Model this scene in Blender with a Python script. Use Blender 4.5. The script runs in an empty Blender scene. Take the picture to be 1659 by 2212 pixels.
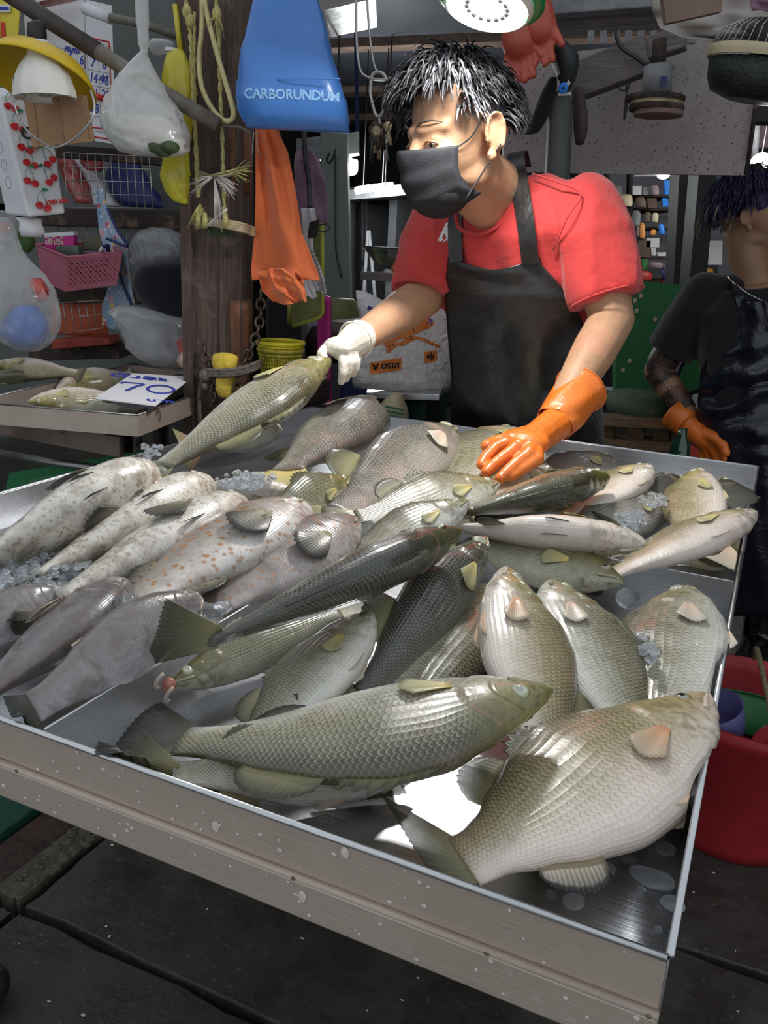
import bpy, bmesh, math, random
from mathutils import Vector, Matrix, noise
random.seed(7)
S = bpy.context.scene
COL = S.collection
PI = math.pi
# ---------------------------------------------------------------- camera
# image frame 1659 x 2212, focal length in pixels 1828
FPX, CX, CY, CAMZ = 1827.8, 829.5, 1106.0, 1.22
RW = Matrix(((0.90539631, 0.16591983, -0.39080448),
             (0.42178719, -0.24634091, 0.87258909),
             (0.04850871, -0.95487526, -0.29301901)))     # world <- camera (right, down, forward)
cam_d = bpy.data.cameras.new('camera')
cam = bpy.data.objects.new('camera', cam_d); COL.objects.link(cam)
cam_d.sensor_fit = 'VERTICAL'; cam_d.sensor_height = 36.0; cam_d.sensor_width = 27.0
cam_d.lens = 36.0 * FPX / 2212.0
cam_d.clip_start = 0.02; cam_d.clip_end = 100
ax, ay, az = RW @ Vector((1, 0, 0)), RW @ Vector((0, -1, 0)), RW @ Vector((0, 0, -1))
cam.matrix_world = Matrix(((ax.x, ay.x, az.x, 0), (ax.y, ay.y, az.y, 0), (ax.z, ay.z, az.z, CAMZ), (0, 0, 0, 1)))
S.camera = cam
# ---------------------------------------------------------------- world, exposure
W = bpy.data.worlds.new('world'); S.world = W; W.use_nodes = True
W.node_tree.nodes['Background'].inputs[0].default_value = (0.86, 0.93, 1.0, 1)
W.node_tree.nodes['Background'].inputs[1].default_value = 0.70
S.view_settings.view_transform = 'Standard'; S.view_settings.look = 'None'
S.view_settings.exposure = 0.0; S.view_settings.gamma = 1.0
S.view_settings.use_curve_mapping = False

def light(name, kind, loc, power, color=(1, 1, 1), size=0.1, rot=None, spot=None):
    d = bpy.data.lights.new(name, kind); d.energy = power; d.color = color
    if kind == 'AREA': d.shape = 'DISK'; d.size = size
    else: d.shadow_soft_size = size
    if spot: d.spot_size = spot; d.spot_blend = 0.6
    o = bpy.data.objects.new(name, d); COL.objects.link(o); o.location = loc
    if rot: o.rotation_euler = rot
    return o
# ---------------------------------------------------------------- helpers
def P(px, py, z=None, y=None, x=None):
    """point of the place on the sight line of a photo pixel, at a known height z, depth y or x"""
    r = RW @ Vector((px - CX, py - CY, FPX))
    if z is not None: t = (z - CAMZ) / r.z
    elif y is not None: t = y / r.y
    else: t = x / r.x
    return Vector((r.x * t, r.y * t, CAMZ + r.z * t))
def PX(w):
    q = RW.transposed() @ (Vector(w) - Vector((0, 0, CAMZ))); return CX + FPX * q.x / q.z, CY + FPX * q.y / q.z
def V(*a): return Vector(a)
def lerp(a, b, t): return a + (b - a) * t
def interp(tab, u):
    if u <= tab[0][0]: return tab[0][1]
    for (a, va), (b, vb) in zip(tab, tab[1:]):
        if u <= b:
            t = (u - a) / (b - a); t = t * t * (3 - 2 * t) * .5 + t * .5
            return va + (vb - va) * t
    return tab[-1][1]
def spline(pts, n):
    """Catmull-Rom through points, n samples per segment"""
    pts = [Vector(p) for p in pts]
    q = [pts[0] * 2 - pts[1]] + pts + [pts[-1] * 2 - pts[-2]]
    out = []
    for i in range(1, len(q) - 2):
        a, b, c, d = q[i - 1], q[i], q[i + 1], q[i + 2]
        for k in range(n):
            t = k / n
            out.append(.5 * ((2 * b) + (c - a) * t + (2 * a - 5 * b + 4 * c - d) * t * t + (3 * b - a - 3 * c + d) * t ** 3))
    out.append(pts[-1]); return out
def basis(d, up=Vector((0, 0, 1))):
    d = d.normalized()
    s = d.cross(up)
    if s.length < 1e-4: s = d.cross(Vector((0, 1, 0)))
    s.normalize(); u = s.cross(d).normalized()
    return s, u, d

class MB:
    def __init__(self): self.v = []; self.f = []; self.uv = None
    def add(self, vs, fs):
        n = len(self.v); self.v += [Vector(p) for p in vs]; self.f += [tuple(i + n for i in f) for f in fs]; return self
    def box(self, c, s, rot=None):
        c = Vector(c); M = rot if rot is not None else Matrix.Identity(3)
        vs = [c + M @ Vector((sx * s[0] / 2, sy * s[1] / 2, sz * s[2] / 2)) for sx in (-1, 1) for sy in (-1, 1) for sz in (-1, 1)]
        return self.add(vs, [(0, 1, 3, 2), (4, 6, 7, 5), (0, 4, 5, 1), (2, 3, 7, 6), (0, 2, 6, 4), (1, 5, 7, 3)])
    def bar(self, a, b, w, h, up=Vector((0, 0, 1))):
        """box section from a to b, w across, h along up"""
        a, b = Vector(a), Vector(b); s, u, d = basis(b - a, up)
        vs = [p + s * (sx * w / 2) + u * (sz * h / 2) for p in (a, b) for sx in (-1, 1) for sz in (-1, 1)]
        return self.add(vs, [(0, 1, 3, 2), (4, 6, 7, 5), (0, 4, 5, 1), (2, 3, 7, 6), (0, 2, 6, 4), (1, 5, 7, 3)])
    def rings(self, rs, closed=True, caps=True):
        n = len(rs[0]); vs = [p for r in rs for p in r]; fs = []
        for i in range(len(rs) - 1):
            for j in range(n if closed else n - 1):
                a, b = i * n + j, i * n + (j + 1) % n
                fs.append((a, b, b + n, a + n))
        if caps and closed:
            fs.append(tuple(range(n))[::-1]); fs.append(tuple(range((len(rs) - 1) * n, len(rs) * n)))
        return self.add(vs, fs)
    def tube(self, pts, r, seg=8, caps=True, flat=1.0, loop=False):
        pts = [Vector(p) for p in pts]; rs = []; n = len(pts)
        u = None
        for i, p in enumerate(pts):
            if loop: d = pts[(i + 1) % n] - pts[i - 1]
            else: d = pts[min(i + 1, n - 1)] - pts[max(i - 1, 0)]
            if d.length < 1e-9: d = Vector((0, 0, 1))
            d.normalize()
            if u is None: s, u, _ = basis(d)
            else:
                u = (u - d * u.dot(d))
                if u.length < 1e-5: u = basis(d)[1]
                u.normalize()
            s = d.cross(u)
            rr = r(i / (n - 1)) if callable(r) else (r[i] if isinstance(r, (list, tuple)) else r)
            rs.append([p + s * (rr * math.cos(2 * PI * k / seg)) + u * (rr * flat * math.sin(2 * PI * k / seg)) for k in range(seg)])
        if loop:
            vs = [p for q in rs for p in q]; fs = []
            for i in range(n):
                for k in range(seg):
                    a, b = i * seg + k, i * seg + (k + 1) % seg
                    c = ((i + 1) % n) * seg
                    fs.append((a, b, c + (k + 1) % seg, c + k))
            return self.add(vs, fs)
        return self.rings(rs, True, caps)
    def lathe(self, prof, c, axis=Vector((0, 0, 1)), seg=32, caps=False, squash=1.0):
        """profile of (radius, height) around an axis"""
        c = Vector(c); s, u, d = basis(axis, Vector((0, 1, .01)))
        rs = [[c + d * h + s * (r * math.cos(2 * PI * k / seg)) + u * (r * squash * math.sin(2 * PI * k / seg)) for k in range(seg)] for r, h in prof]
        return self.rings(rs, True, caps)
    def sphere(self, c, r, seg=16, rot=None):
        c = Vector(c); r = Vector(r) if not isinstance(r, (int, float)) else Vector((r, r, r))
        M = rot if rot is not None else Matrix.Identity(3); rs = []
        n = max(6, seg // 2)
        for i in range(n + 1):
            a = PI * (0.02 + 0.96 * i / n)
            rs.append([c + M @ Vector((r.x * math.sin(a) * math.cos(2 * PI * k / seg), r.y * math.sin(a) * math.sin(2 * PI * k / seg), r.z * math.cos(a))) for k in range(seg)])
        return self.rings(rs[::-1], True, True)
    def grid(self, fn, nu, nv):
        vs = [fn(i / nu, j / nv) for i in range(nu + 1) for j in range(nv + 1)]
        fs = [(i * (nv + 1) + j, (i + 1) * (nv + 1) + j, (i + 1) * (nv + 1) + j + 1, i * (nv + 1) + j + 1) for i in range(nu) for j in range(nv)]
        self.add(vs, fs)
        self.uv = [(i / nu, j / nv) for i in range(nu + 1) for j in range(nv + 1)] if len(self.v) == len(vs) else None
        return self
    def prism(self, poly, ext):
        """flat outline (3-D points) given thickness by the vector ext"""
        n = len(poly); ext = Vector(ext); poly = [Vector(p) for p in poly]
        vs = poly + [p + ext for p in poly]
        fs = [tuple(range(n))[::-1], tuple(range(n, 2 * n))] + [(i, (i + 1) % n, n + (i + 1) % n, n + i) for i in range(n)]
        return self.add(vs, fs)
    def capsule(self, a, b, ra, rb, seg=14):
        """tapered limb with round ends"""
        a, b = Vector(a), Vector(b); s, u, d = basis(b - a); rs = []
        for k in range(5):
            t = -PI / 2 * (1 - k / 4 * .98); rs.append((a + d * (ra * math.sin(t)), ra * math.cos(t)))
        for k in range(5):
            t = PI / 2 * (.0 + k / 4 * .98); rs.append((b + d * (rb * math.sin(t)), rb * math.cos(t)))
        return self.rings([[c + s * (r * math.cos(2 * PI * k / seg)) + u * (r * math.sin(2 * PI * k / seg)) for k in range(seg)] for c, r in rs])
    def mesh(self, name):
        me = bpy.data.meshes.new(name); me.from_pydata([tuple(p) for p in self.v], [], self.f)
        bm = bmesh.new(); bm.from_mesh(me)
        bmesh.ops.recalc_face_normals(bm, faces=bm.faces); bm.to_mesh(me); bm.free()
        if self.uv and len(self.uv) == len(self.v):
            l = me.uv_layers.new(name='UVMap')
            for lp in me.loops: l.data[lp.index].uv = self.uv[lp.vertex_index]
        return me
    def build(self, name, mat, parent=None, smooth=True, bevel=0, sub=0, solid=0, label=None, cat=None, group=None, kind=None, origin=None, angle=None, remesh=0, smooth_it=0):
        me = self.mesh(name)
        if remesh: me = remeshed(me, remesh, smooth_it)
        o = bpy.data.objects.new(name, me); COL.objects.link(o)
        if mat: me.materials.append(M[mat] if isinstance(mat, str) else mat)
        if parent is not None:
            o.parent = parent
            w = parent_loc(parent)
            for v in me.vertices: v.co -= w
        else:
            if origin is None:
                xs = [v.co for v in me.vertices]
                origin = Vector((sum(p.x for p in xs), sum(p.y for p in xs), 0)) / len(xs); origin.z = min(p.z for p in xs)
            origin = Vector(origin)
            for v in me.vertices: v.co -= origin
            o.location = origin
        if smooth:
            for p in me.polygons: p.use_smooth = True
            if angle: me.set_sharp_from_angle(angle=math.radians(angle))
        if solid:
            m = o.modifiers.new('solid', 'SOLIDIFY'); m.thickness = solid; m.offset = 0
        if bevel:
            m = o.modifiers.new('bevel', 'BEVEL'); m.width = bevel; m.segments = 2; m.limit_method = 'ANGLE'
            if smooth and not angle: me.set_sharp_from_angle(angle=math.radians(40))
        if sub:
            m = o.modifiers.new('sub', 'SUBSURF'); m.levels = sub; m.render_levels = sub
        tag(o, label, cat, group, kind); return o
def parent_loc(p):
    w = Vector((0, 0, 0))
    while p is not None: w += Vector(p.location); p = p.parent
    return w
def tag(o, label=None, cat=None, group=None, kind=None):
    if label: o['label'] = label
    if cat: o['category'] = cat
    if group: o['group'] = group
    if kind: o['kind'] = kind
    return o
def thing(name, loc, label, cat, group=None, kind=None):
    o = bpy.data.objects.new(name, None); COL.objects.link(o); o.location = loc; o.empty_display_size = .05
    return tag(o, label, cat, group, kind)
TS = bpy.data.scenes.new('bench')        # an empty bench where single meshes are evaluated, then removed
def side_graph():
    vl = TS.view_layers[0]; vl.update(); return vl.depsgraph
def remeshed(me, voxel, it=0):
    o = bpy.data.objects.new('tmp', me); TS.collection.objects.link(o)
    m = o.modifiers.new('r', 'REMESH'); m.mode = 'VOXEL'; m.voxel_size = voxel
    if it:
        s = o.modifiers.new('s', 'SMOOTH'); s.factor = .5; s.iterations = it
    dg = side_graph()
    n = bpy.data.meshes.new_from_object(o.evaluated_get(dg))
    bpy.data.objects.remove(o); n.name = me.name
    return n
def copy_tree(o, parent=None):
    c = o.copy(); COL.objects.link(c); c.parent = parent
    for ch in list(o.children): copy_tree(ch, c)
    return c
def text_mesh(body, size, mat, name, parent, origin, right, up, align='CENTER', depth=.0004, bold=0, shear=0, xs=1.0):
    """flat lettering as a mesh lying on the plane of the vectors right and up"""
    c = bpy.data.curves.new('txt', 'FONT'); c.body = body; c.size = size; c.align_x = align; c.align_y = 'CENTER'
    c.extrude = depth; c.offset = bold; c.shear = shear; c.resolution_u = 3
    o = bpy.data.objects.new('tmp', c); TS.collection.objects.link(o)
    dg = side_graph()
    me = bpy.data.meshes.new_from_object(o.evaluated_get(dg)); bpy.data.objects.remove(o)
    right, up = Vector(right).normalized(), Vector(up).normalized(); n = right.cross(up)
    w = parent_loc(parent) if parent is not None else Vector((0, 0, 0))
    for v in me.vertices:
        v.co = Vector(origin) + right * (v.co.x * xs) + up * v.co.y + n * v.co.z - w
    me.name = name; me.materials.clear(); me.materials.append(M[mat])
    t = bpy.data.objects.new(name, me); COL.objects.link(t); t.parent = parent
    return t
# ---------------------------------------------------------------- materials
M = {}
class NT:
    """short-hand for node graphs"""
    def __init__(self, name):
        self.m = bpy.data.materials.new(name); self.m.use_nodes = True; M[name] = self.m
        self.t = self.m.node_tree; self.b = self.t.nodes['Principled BSDF']
    def n(self, kind, **kw):
        x = self.t.nodes.new(kind)
        for k, v in kw.items():
            if k.startswith('i_'):
                key = k[2:]; x.inputs[int(key) if key.isdigit() else key].default_value = v
            else: setattr(x, k, v)
        return x
    def l(self, a, b): self.t.links.new(a, b)
    def s(self, **kw):
        names = dict(col='Base Color', rough='Roughness', metal='Metallic', spec='Specular IOR Level', trans='Transmission Weight', ior='IOR', alpha='Alpha', coat='Coat Weight', coatr='Coat Roughness', em='Emission Color', ems='Emission Strength', sss='Subsurface Weight', sssr='Subsurface Radius', ssss='Subsurface Scale', sheen='Sheen Weight')
        for k, v in kw.items():
            if k in ('col', 'em') and len(v) == 3: v = (*v, 1)
            self.b.inputs[names[k]].default_value = v
        return self
    def math(self, op, a, b=None, clamp=False):
        x = self.n('ShaderNodeMath', operation=op, use_clamp=clamp)
        for i, q in enumerate((a, b)):
            if q is None: continue
            if isinstance(q, (int, float)): x.inputs[i].default_value = q
            else: self.l(q, x.inputs[i])
        return x.outputs[0]
    def mix(self, f, a, b, mode='MIX'):
        x = self.n('ShaderNodeMix', data_type='RGBA', blend_type=mode)
        for i, q in ((0, f), (6, a), (7, b)):
            if isinstance(q, (int, float)): x.inputs[i].default_value = q
            elif isinstance(q, (tuple, list)): x.inputs[i].default_value = (*q[:3], 1)
            else: self.l(q, x.inputs[i])
        return x.outputs[2]
    def ramp(self, f, stops):
        x = self.n('ShaderNodeValToRGB'); e = x.color_ramp.elements
        while len(e) < len(stops): e.new(.5)
        for k, (p, c) in enumerate(stops):
            e[k].position = p; e[k].color = (*c, 1) if not isinstance(c, (int, float)) else (c, c, c, 1)
        self.l(f, x.inputs[0]); return x.outputs[0]
    def coord(self, which='Object', scale=None):
        o = self.n('ShaderNodeTexCoord').outputs[which]
        if scale is not None:
            mp = self.n('ShaderNodeMapping'); mp.inputs['Scale'].default_value = scale if not isinstance(scale, (int, float)) else (scale,) * 3
            self.l(o, mp.inputs[0]); o = mp.outputs[0]
        return o
    def noise(self, vec, scale, detail=4, rough=.55, dist=0):
        x = self.n('ShaderNodeTexNoise', i_Scale=scale, i_Detail=detail, i_Roughness=rough, i_Distortion=dist)
        if vec is not None: self.l(vec, x.inputs[0])
        return x.outputs[0]
    def voro(self, vec, scale, feature='F1', rnd=1.0):
        x = self.n('ShaderNodeTexVoronoi', feature=feature, i_Scale=scale, i_Randomness=rnd)
        if vec is not None: self.l(vec, x.inputs[0])
        return x.outputs[0]
    def col(self, c): self.l(c, self.b.inputs['Base Color']); return self
    def rough(self, c): self.l(c, self.b.inputs['Roughness']); return self
    def bump(self, h, strength=.3, dist=.01):
        x = self.n('ShaderNodeBump', i_Strength=strength, i_Distance=dist)
        self.l(h, x.inputs['Height']); self.l(x.outputs[0], self.b.inputs['Normal']); self.l(x.outputs[0], self.b.inputs['Coat Normal']); return self

def plain(name, col, rough=.5, metal=0, var=.18, scale=12, bump=0, bscale=80, **kw):
    """one colour with grime-like variation and a little relief"""
    t = NT(name).s(rough=rough, metal=metal, **kw)
    v = t.coord('Object'); nz = t.noise(v, scale, 5)
    c = Vector(col)
    t.col(t.ramp(nz, [(.3, tuple(c * (1 - var))), (.7, tuple(c * (1 + var)))]))
    if bump: t.bump(t.noise(v, bscale, 4), bump, .004)
    return t
def plastic_film(name, col, alpha=.35, rough=.12, dens=1.0):
    """thin wrinkled translucent plastic sheet"""
    t = NT(name).s(rough=rough, spec=.7)
    v = t.coord('Object', (1, 1, .3))
    nz = t.noise(v, 34, 2, .5, 1.6)
    t.bump(nz, .35, .010)
    t.s(col=col)
    fr = t.n('ShaderNodeLayerWeight', i_Blend=.35).outputs['Facing']
    a = t.math('ADD', t.math('MULTIPLY', fr, .55 * dens), alpha, True)
    t.l(a, t.b.inputs['Alpha'])
    return t
# ---------------------------------------------------------------- fish materials
def fish_mat(name, back, side, belly, scale=1.0, spots=None, mott=None, edges=(.28, .5, .72), wet=.5, pink=.0, nu=62, nv=23, edge=.55, head=None, gill=.255, gcol=(.42, .22, .15)):
    t = NT(name).s(rough=.34, spec=.6, coat=wet, coatr=.09)
    uv = t.n('ShaderNodeUVMap').outputs[0]
    sep = t.n('ShaderNodeSeparateXYZ'); t.l(uv, sep.inputs[0]); u, v = sep.outputs[0], sep.outputs[1]
    ob = t.coord('Object'); rnd = t.n('ShaderNodeObjectInfo').outputs['Random']
    nz = t.noise(ob, 26, 5, .6); nzf = t.noise(ob, 160, 3, .6)
    vv = t.math('ADD', v, t.math('MULTIPLY', t.math('SUBTRACT', nz, .5), .22))
    c = t.ramp(vv, [(0.0, back), (edges[0], back), (edges[1], side), (edges[2], belly), (1.0, belly)])
    # olive gold cheek over the head
    hm = t.ramp(u, [(.14, 1.0), (.30, 0.0)])
    if head: c = t.mix(t.math('MULTIPLY', hm, t.math('MULTIPLY', t.ramp(vv, [(.45, 1.0), (.75, 0.1)]), .75)), c, head)
    if pink:
        c = t.mix(t.math('MULTIPLY', t.ramp(t.noise(ob, 11, 3), [(.5, 0.0), (.72, 1.0)]), pink), c, (.72, .42, .38))
    if mott:
        mz = t.noise(ob, mott[1], 5, .65, .6)
        c = t.mix(t.math('MULTIPLY', t.ramp(mz, [(.47, 0.0), (.62, 1.0)]), t.ramp(v, [(.3, mott[2]), (.9, mott[2] * .55)])), c, mott[0])
    if spots:
        d = t.voro(ob, spots[1]); sm = t.ramp(d, [(.22, 1.0), (.36, 0.0)])
        c = t.mix(t.math('MULTIPLY', sm, t.ramp(v, [(.6, spots[2]), (.95, spots[2] * .6)])), c, spots[0])
    # overlapping scale lattice in rows along the flank
    jt = t.noise(ob, 14, 2)
    a = t.math('MULTIPLY', t.math('ADD', u, t.math('MULTIPLY', jt, .05)), nu); b = t.math('MULTIPLY', t.math('ADD', v, t.math('MULTIPLY', t.noise(ob, 9, 2), .12)), nv)
    strip = t.math('FLOOR', b); fy = t.math('SUBTRACT', t.math('FRACT', b), .5)
    saw = t.math('FRACT', t.math('ADD', t.math('ADD', a, t.math('MULTIPLY', t.math('MODULO', strip, 2), .5)), t.math('MULTIPLY', t.math('MULTIPLY', fy, fy), 1.6)))
    sc = saw
    mask = t.math('MULTIPLY', t.ramp(u, [(.21, 0.0), (.29, 1.0)]), t.ramp(v, [(.04, .3), (.15, 1.0)]))
    dark = t.math('MULTIPLY', t.math('MULTIPLY', t.ramp(sc, [(.0, 1.0), (.16, .75), (.42, 0.0)]), mask), t.math('MULTIPLY', t.ramp(v, [(.1, 1.0), (.5, .8), (.8, .22)]), edge * scale))
    c = t.mix(dark, c, tuple(Vector(back) * .42))
    c = t.mix(t.math('MULTIPLY', t.math('MULTIPLY', t.ramp(sc, [(.55, 0.0), (.9, 1.0)]), mask), .22 * scale), c, (.86, .85, .78))
    c = t.mix(.25, c, t.ramp(nzf, [(.3, tuple(Vector(side) * .5)), (.75, tuple(Vector(belly) * 1.1))]), 'OVERLAY')
    # gill cover edge, cheek arc and the line of the mouth
    xx = t.math('COSINE', t.math('MULTIPLY', v, PI)); dx = t.math('SUBTRACT', xx, .15)
    ge = t.math('SUBTRACT', gill, t.math('MULTIPLY', t.math('MULTIPLY', dx, dx), .10))
    def line(d, w, amt, colr, c): return t.mix(t.math('MULTIPLY', t.ramp(t.math('ABSOLUTE', d), [(0.0, 1.0), (w, 0.0)]), amt), c, colr)
    c = line(t.math('SUBTRACT', u, ge), .007, .5, gcol, c)
    ck = t.math('SUBTRACT', gill - .085, t.math('MULTIPLY', t.math('MULTIPLY', dx, dx), .09))
    ml = t.math('ADD', t.math('ADD', xx, .18), t.math('MULTIPLY', u, 3.2))
    mm_ = t.math('MULTIPLY', t.ramp(t.math('ABSOLUTE', ml), [(0.0, 1.0), (.09, 0.0)]), t.ramp(u, [(.095, .85), (.115, 0.0)]))
    c = t.mix(t.math('MULTIPLY', mm_, .6), c, (.36, .20, .15))
    groove = t.math('ADD', t.ramp(t.math('ABSOLUTE', t.math('SUBTRACT', u, ck)), [(0.0, .6), (.006, 0.0)]), mm_)
    hp = t.math('MULTIPLY', t.ramp(u, [(.2, 1.0), (.27, 0.0)]), t.ramp(t.noise(ob, 55, 4, .65, 1.0), [(.48, 0.0), (.62, .5)]))
    c = t.mix(hp, c, tuple(Vector(back) * .8))
    hs = t.n('ShaderNodeHueSaturation'); t.l(c, hs.inputs['Color'])
    t.l(t.math('ADD', .88, t.math('MULTIPLY', rnd, .24)), hs.inputs['Value'])
    t.col(hs.outputs[0])
    h = t.math('ADD', t.math('MULTIPLY', t.math('MULTIPLY', sc, mask), .8 * scale), t.math('MULTIPLY', nzf, .35))
    h = t.math('SUBTRACT', h, t.math('MULTIPLY', groove, 1.5))
    t.bump(h, .34 if scale > .5 else .5, .0018)
    t.rough(t.ramp(nz, [(.3, .22), (.7, .42)]))
    return t
OLV = (.20, .19, .10)
fish_mat('skin_silver', (.070, .064, .030), (.265, .245, .155), (.76, .74, .67), edges=(.16, .45, .78), pink=.12, head=(.27, .25, .09), edge=.7)
fish_mat('skin_pale', (.125, .105, .034), (.345, .295, .15), (.78, .69, .62), pink=.35, edges=(.18, .44, .72), head=(.40, .36, .12), edge=.55)
fish_mat('skin_olive', (.070, .066, .026), (.20, .19, .085), (.55, .54, .42), pink=.08, edges=(.2, .5, .8), head=(.20, .18, .05), edge=.65)
fish_mat('skin_dark', (.055, .056, .042), (.105, .108, .082), (.26, .26, .22), edges=(.3, .62, .92), head=(.10, .095, .04), edge=.6)
fish_mat('skin_charcoal', (.060, .062, .044), (.105, .108, .078), (.17, .17, .13), edges=(.3, .62, .92), head=(.13, .12, .05), edge=.6)
fish_mat('skin_grey', (.075, .070, .055), (.20, .188, .155), (.50, .47, .42), pink=.2, edges=(.18, .46, .78), head=(.28, .24, .15), edge=.6)
fish_mat('skin_grouper_pale', (.30, .23, .14), (.56, .49, .38), (.80, .76, .69), scale=.32, mott=((.15, .10, .05), 46, .8), spots=((.26, .16, .06), 150, .7), edges=(.1, .32, .55), nu=60, nv=46, pink=.22, head=(.60, .54, .34), gill=.30)
fish_mat('skin_grouper_spot', (.22, .18, .15), (.42, .37, .32), (.74, .70, .66), scale=.35, mott=((.17, .12, .09), 30, .55), spots=((.42, .17, .035), 95, .95), edges=(.2, .5, .75), nu=60, nv=46, pink=.2, gill=.30)
fish_mat('skin_grouper_brown', (.17, .14, .125), (.29, .245, .225), (.55, .50, .48), scale=.35, mott=((.09, .07, .06), 26, .6), spots=((.36, .16, .05), 105, .7), edges=(.3, .6, .85), nu=60, nv=46, gill=.30)
fish_mat('skin_grouper_grey', (.165, .15, .145), (.34, .315, .32), (.56, .54, .57), scale=.22, mott=((.13, .085, .07), 30, .8), edges=(.25, .55, .85), nu=70, nv=50, wet=.8, gill=.30)

def fin_mat(name, base, tip, pat=None):
    t = NT(name).s(rough=.42, spec=.45, coat=.12)
    uv = t.n('ShaderNodeUVMap').outputs[0]
    sep = t.n('ShaderNodeSeparateXYZ'); t.l(uv, sep.inputs[0]); u, v = sep.outputs[0], sep.outputs[1]
    ob = t.coord('Object'); nz = t.noise(ob, 60, 3)
    c = t.ramp(t.math('ADD', v, t.math('MULTIPLY', t.math('SUBTRACT', nz, .5), .3)), [(.12, base), (.85, tip)])
    ray = t.math('ABSOLUTE', t.math('SINE', t.math('MULTIPLY', u, 15 * PI)))
    c = t.mix(t.math('MULTIPLY', t.ramp(ray, [(.02, 1.0), (.28, 0.0)]), .28), c, tuple(Vector(base) * 1.35))
    if pat:
        d = t.voro(ob, 130); c = t.mix(t.math('MULTIPLY', t.ramp(d, [(.25, 1.0), (.42, 0.0)]), t.ramp(v, [(.3, .9), (.7, 0.0)])), c, pat)
    t.col(c); t.bump(ray, .15, .0006)
    t.l(t.ramp(v, [(.2, 1.0), (1.0, .70)]), t.b.inputs['Alpha'])
    return t
fin_mat('fin_olive', (.27, .25, .13), (.075, .075, .045))
fin_mat('fin_dark', (.13, .13, .095), (.022, .023, .022))
fin_mat('fin_black', (.33, .27, .17), (.016, .016, .022))
fin_mat('fin_yellow', (.62, .50, .18), (.50, .47, .27))
fin_mat('fin_orange', (.68, .36, .20), (.62, .50, .35))
fin_mat('fin_cream', (.66, .48, .35), (.68, .62, .50))
fin_mat('fin_spot', (.30, .26, .17), (.05, .05, .042), (.05, .04, .03))
fin_mat('fin_red', (.36, .16, .12), (.25, .22, .12))
def eye_mat(name, pupil, iris, ring):
    t = NT(name).s(rough=.08, spec=.8, coat=1.0)
    uv = t.n('ShaderNodeUVMap').outputs[0]; sep = t.n('ShaderNodeSeparateXYZ'); t.l(uv, sep.inputs[0])
    t.col(t.ramp(sep.outputs[0], [(.0, pupil), (.36, pupil), (.42, iris), (.66, iris), (.8, ring), (1.0, tuple(Vector(ring) * .5))]))
    return t
eye_mat('eye_pale', (.36, .37, .30), (.55, .56, .42), (.42, .40, .20))
eye_mat('eye_dark', (.012, .012, .014), (.30, .30, .22), (.30, .27, .14))
plain('mouth_flesh', (.45, .17, .12), .3, var=.3, scale=60, coat=.6)
plain('jaw_skin', (.34, .30, .17), .3, var=.25, scale=80, coat=.5)
plain('lip_cream', (.66, .55, .46), .3, var=.2, scale=50, coat=.5)

BARRA = dict(
    top=[(0, .005), (.03, .021), (.08, .040), (.16, .070), (.24, .106), (.34, .150), (.46, .163), (.6, .142), (.74, .104), (.86, .066), (.94, .053), (1, .054)],
    bot=[(0, .008), (.03, .030), (.08, .058), (.16, .092), (.26, .118), (.4, .138), (.54, .136), (.68, .108), (.8, .074), (.9, .053), (1, .052)],
    wid=[(0, .008), (.03, .026), (.08, .044), (.18, .064), (.3, .076), (.45, .078), (.6, .064), (.75, .044), (.88, .027), (1, .014)], gill=.255, eye=(.100, .013, .0225))
GROUP = dict(
    top=[(0, .008), (.03, .036), (.08, .062), (.16, .096), (.26, .130), (.38, .146), (.52, .142), (.68, .114), (.82, .078), (.93, .060), (1, .060)],
    bot=[(0, .012), (.03, .046), (.08, .074), (.16, .102), (.28, .126), (.42, .136), (.56, .128), (.7, .100), (.83, .070), (.93, .057), (1, .056)],
    wid=[(0, .012), (.03, .040), (.08, .062), (.18, .084), (.3, .092), (.45, .088), (.6, .070), (.76, .046), (.9, .027), (1, .016)], gill=.30, eye=(.12, .040, .015))

def settle(o, on):
    """soft bodies rest against pan, walls and rim of the table"""
    if not on: return o
    w = parent_loc(o)
    for v in o.data.vertices:
        p = v.co + w
        if p.z < PAN + .0025: p.z = PAN + .0025
        if p.z < RIM + .006:
            if p.y < Y0 + .005:
                if o.name.startswith('body'): p.y = Y0 + .005
                else: p.z = RIM + .006
            if p.x > X1 - .005: p.x = X1 - .005
            if p.y > Y1 - .005: p.y = Y1 - .005
        v.co = p - w
    return o
def fan(fn_base, fn_tip, n, m, jag=.0, ridge=0, nrm=None):
    """fin surface: rays from a base line to a tip line"""
    b = MB(); vs = []; uv = []
    for i in range(n + 1):
        s = i / n; a, c = fn_base(s), fn_tip(s)
        if jag and i % 2: c = a + (c - a) * (1 - jag)
        for j in range(m + 1):
            q = a + (c - a) * (j / m)
            vs.append(q); uv.append((s, j / m))
    fs = [(i * (m + 1) + j, (i + 1) * (m + 1) + j, (i + 1) * (m + 1) + j + 1, i * (m + 1) + j + 1) for i in range(n) for j in range(m)]
    b.add(vs, fs); b.uv = uv; return b

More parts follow.
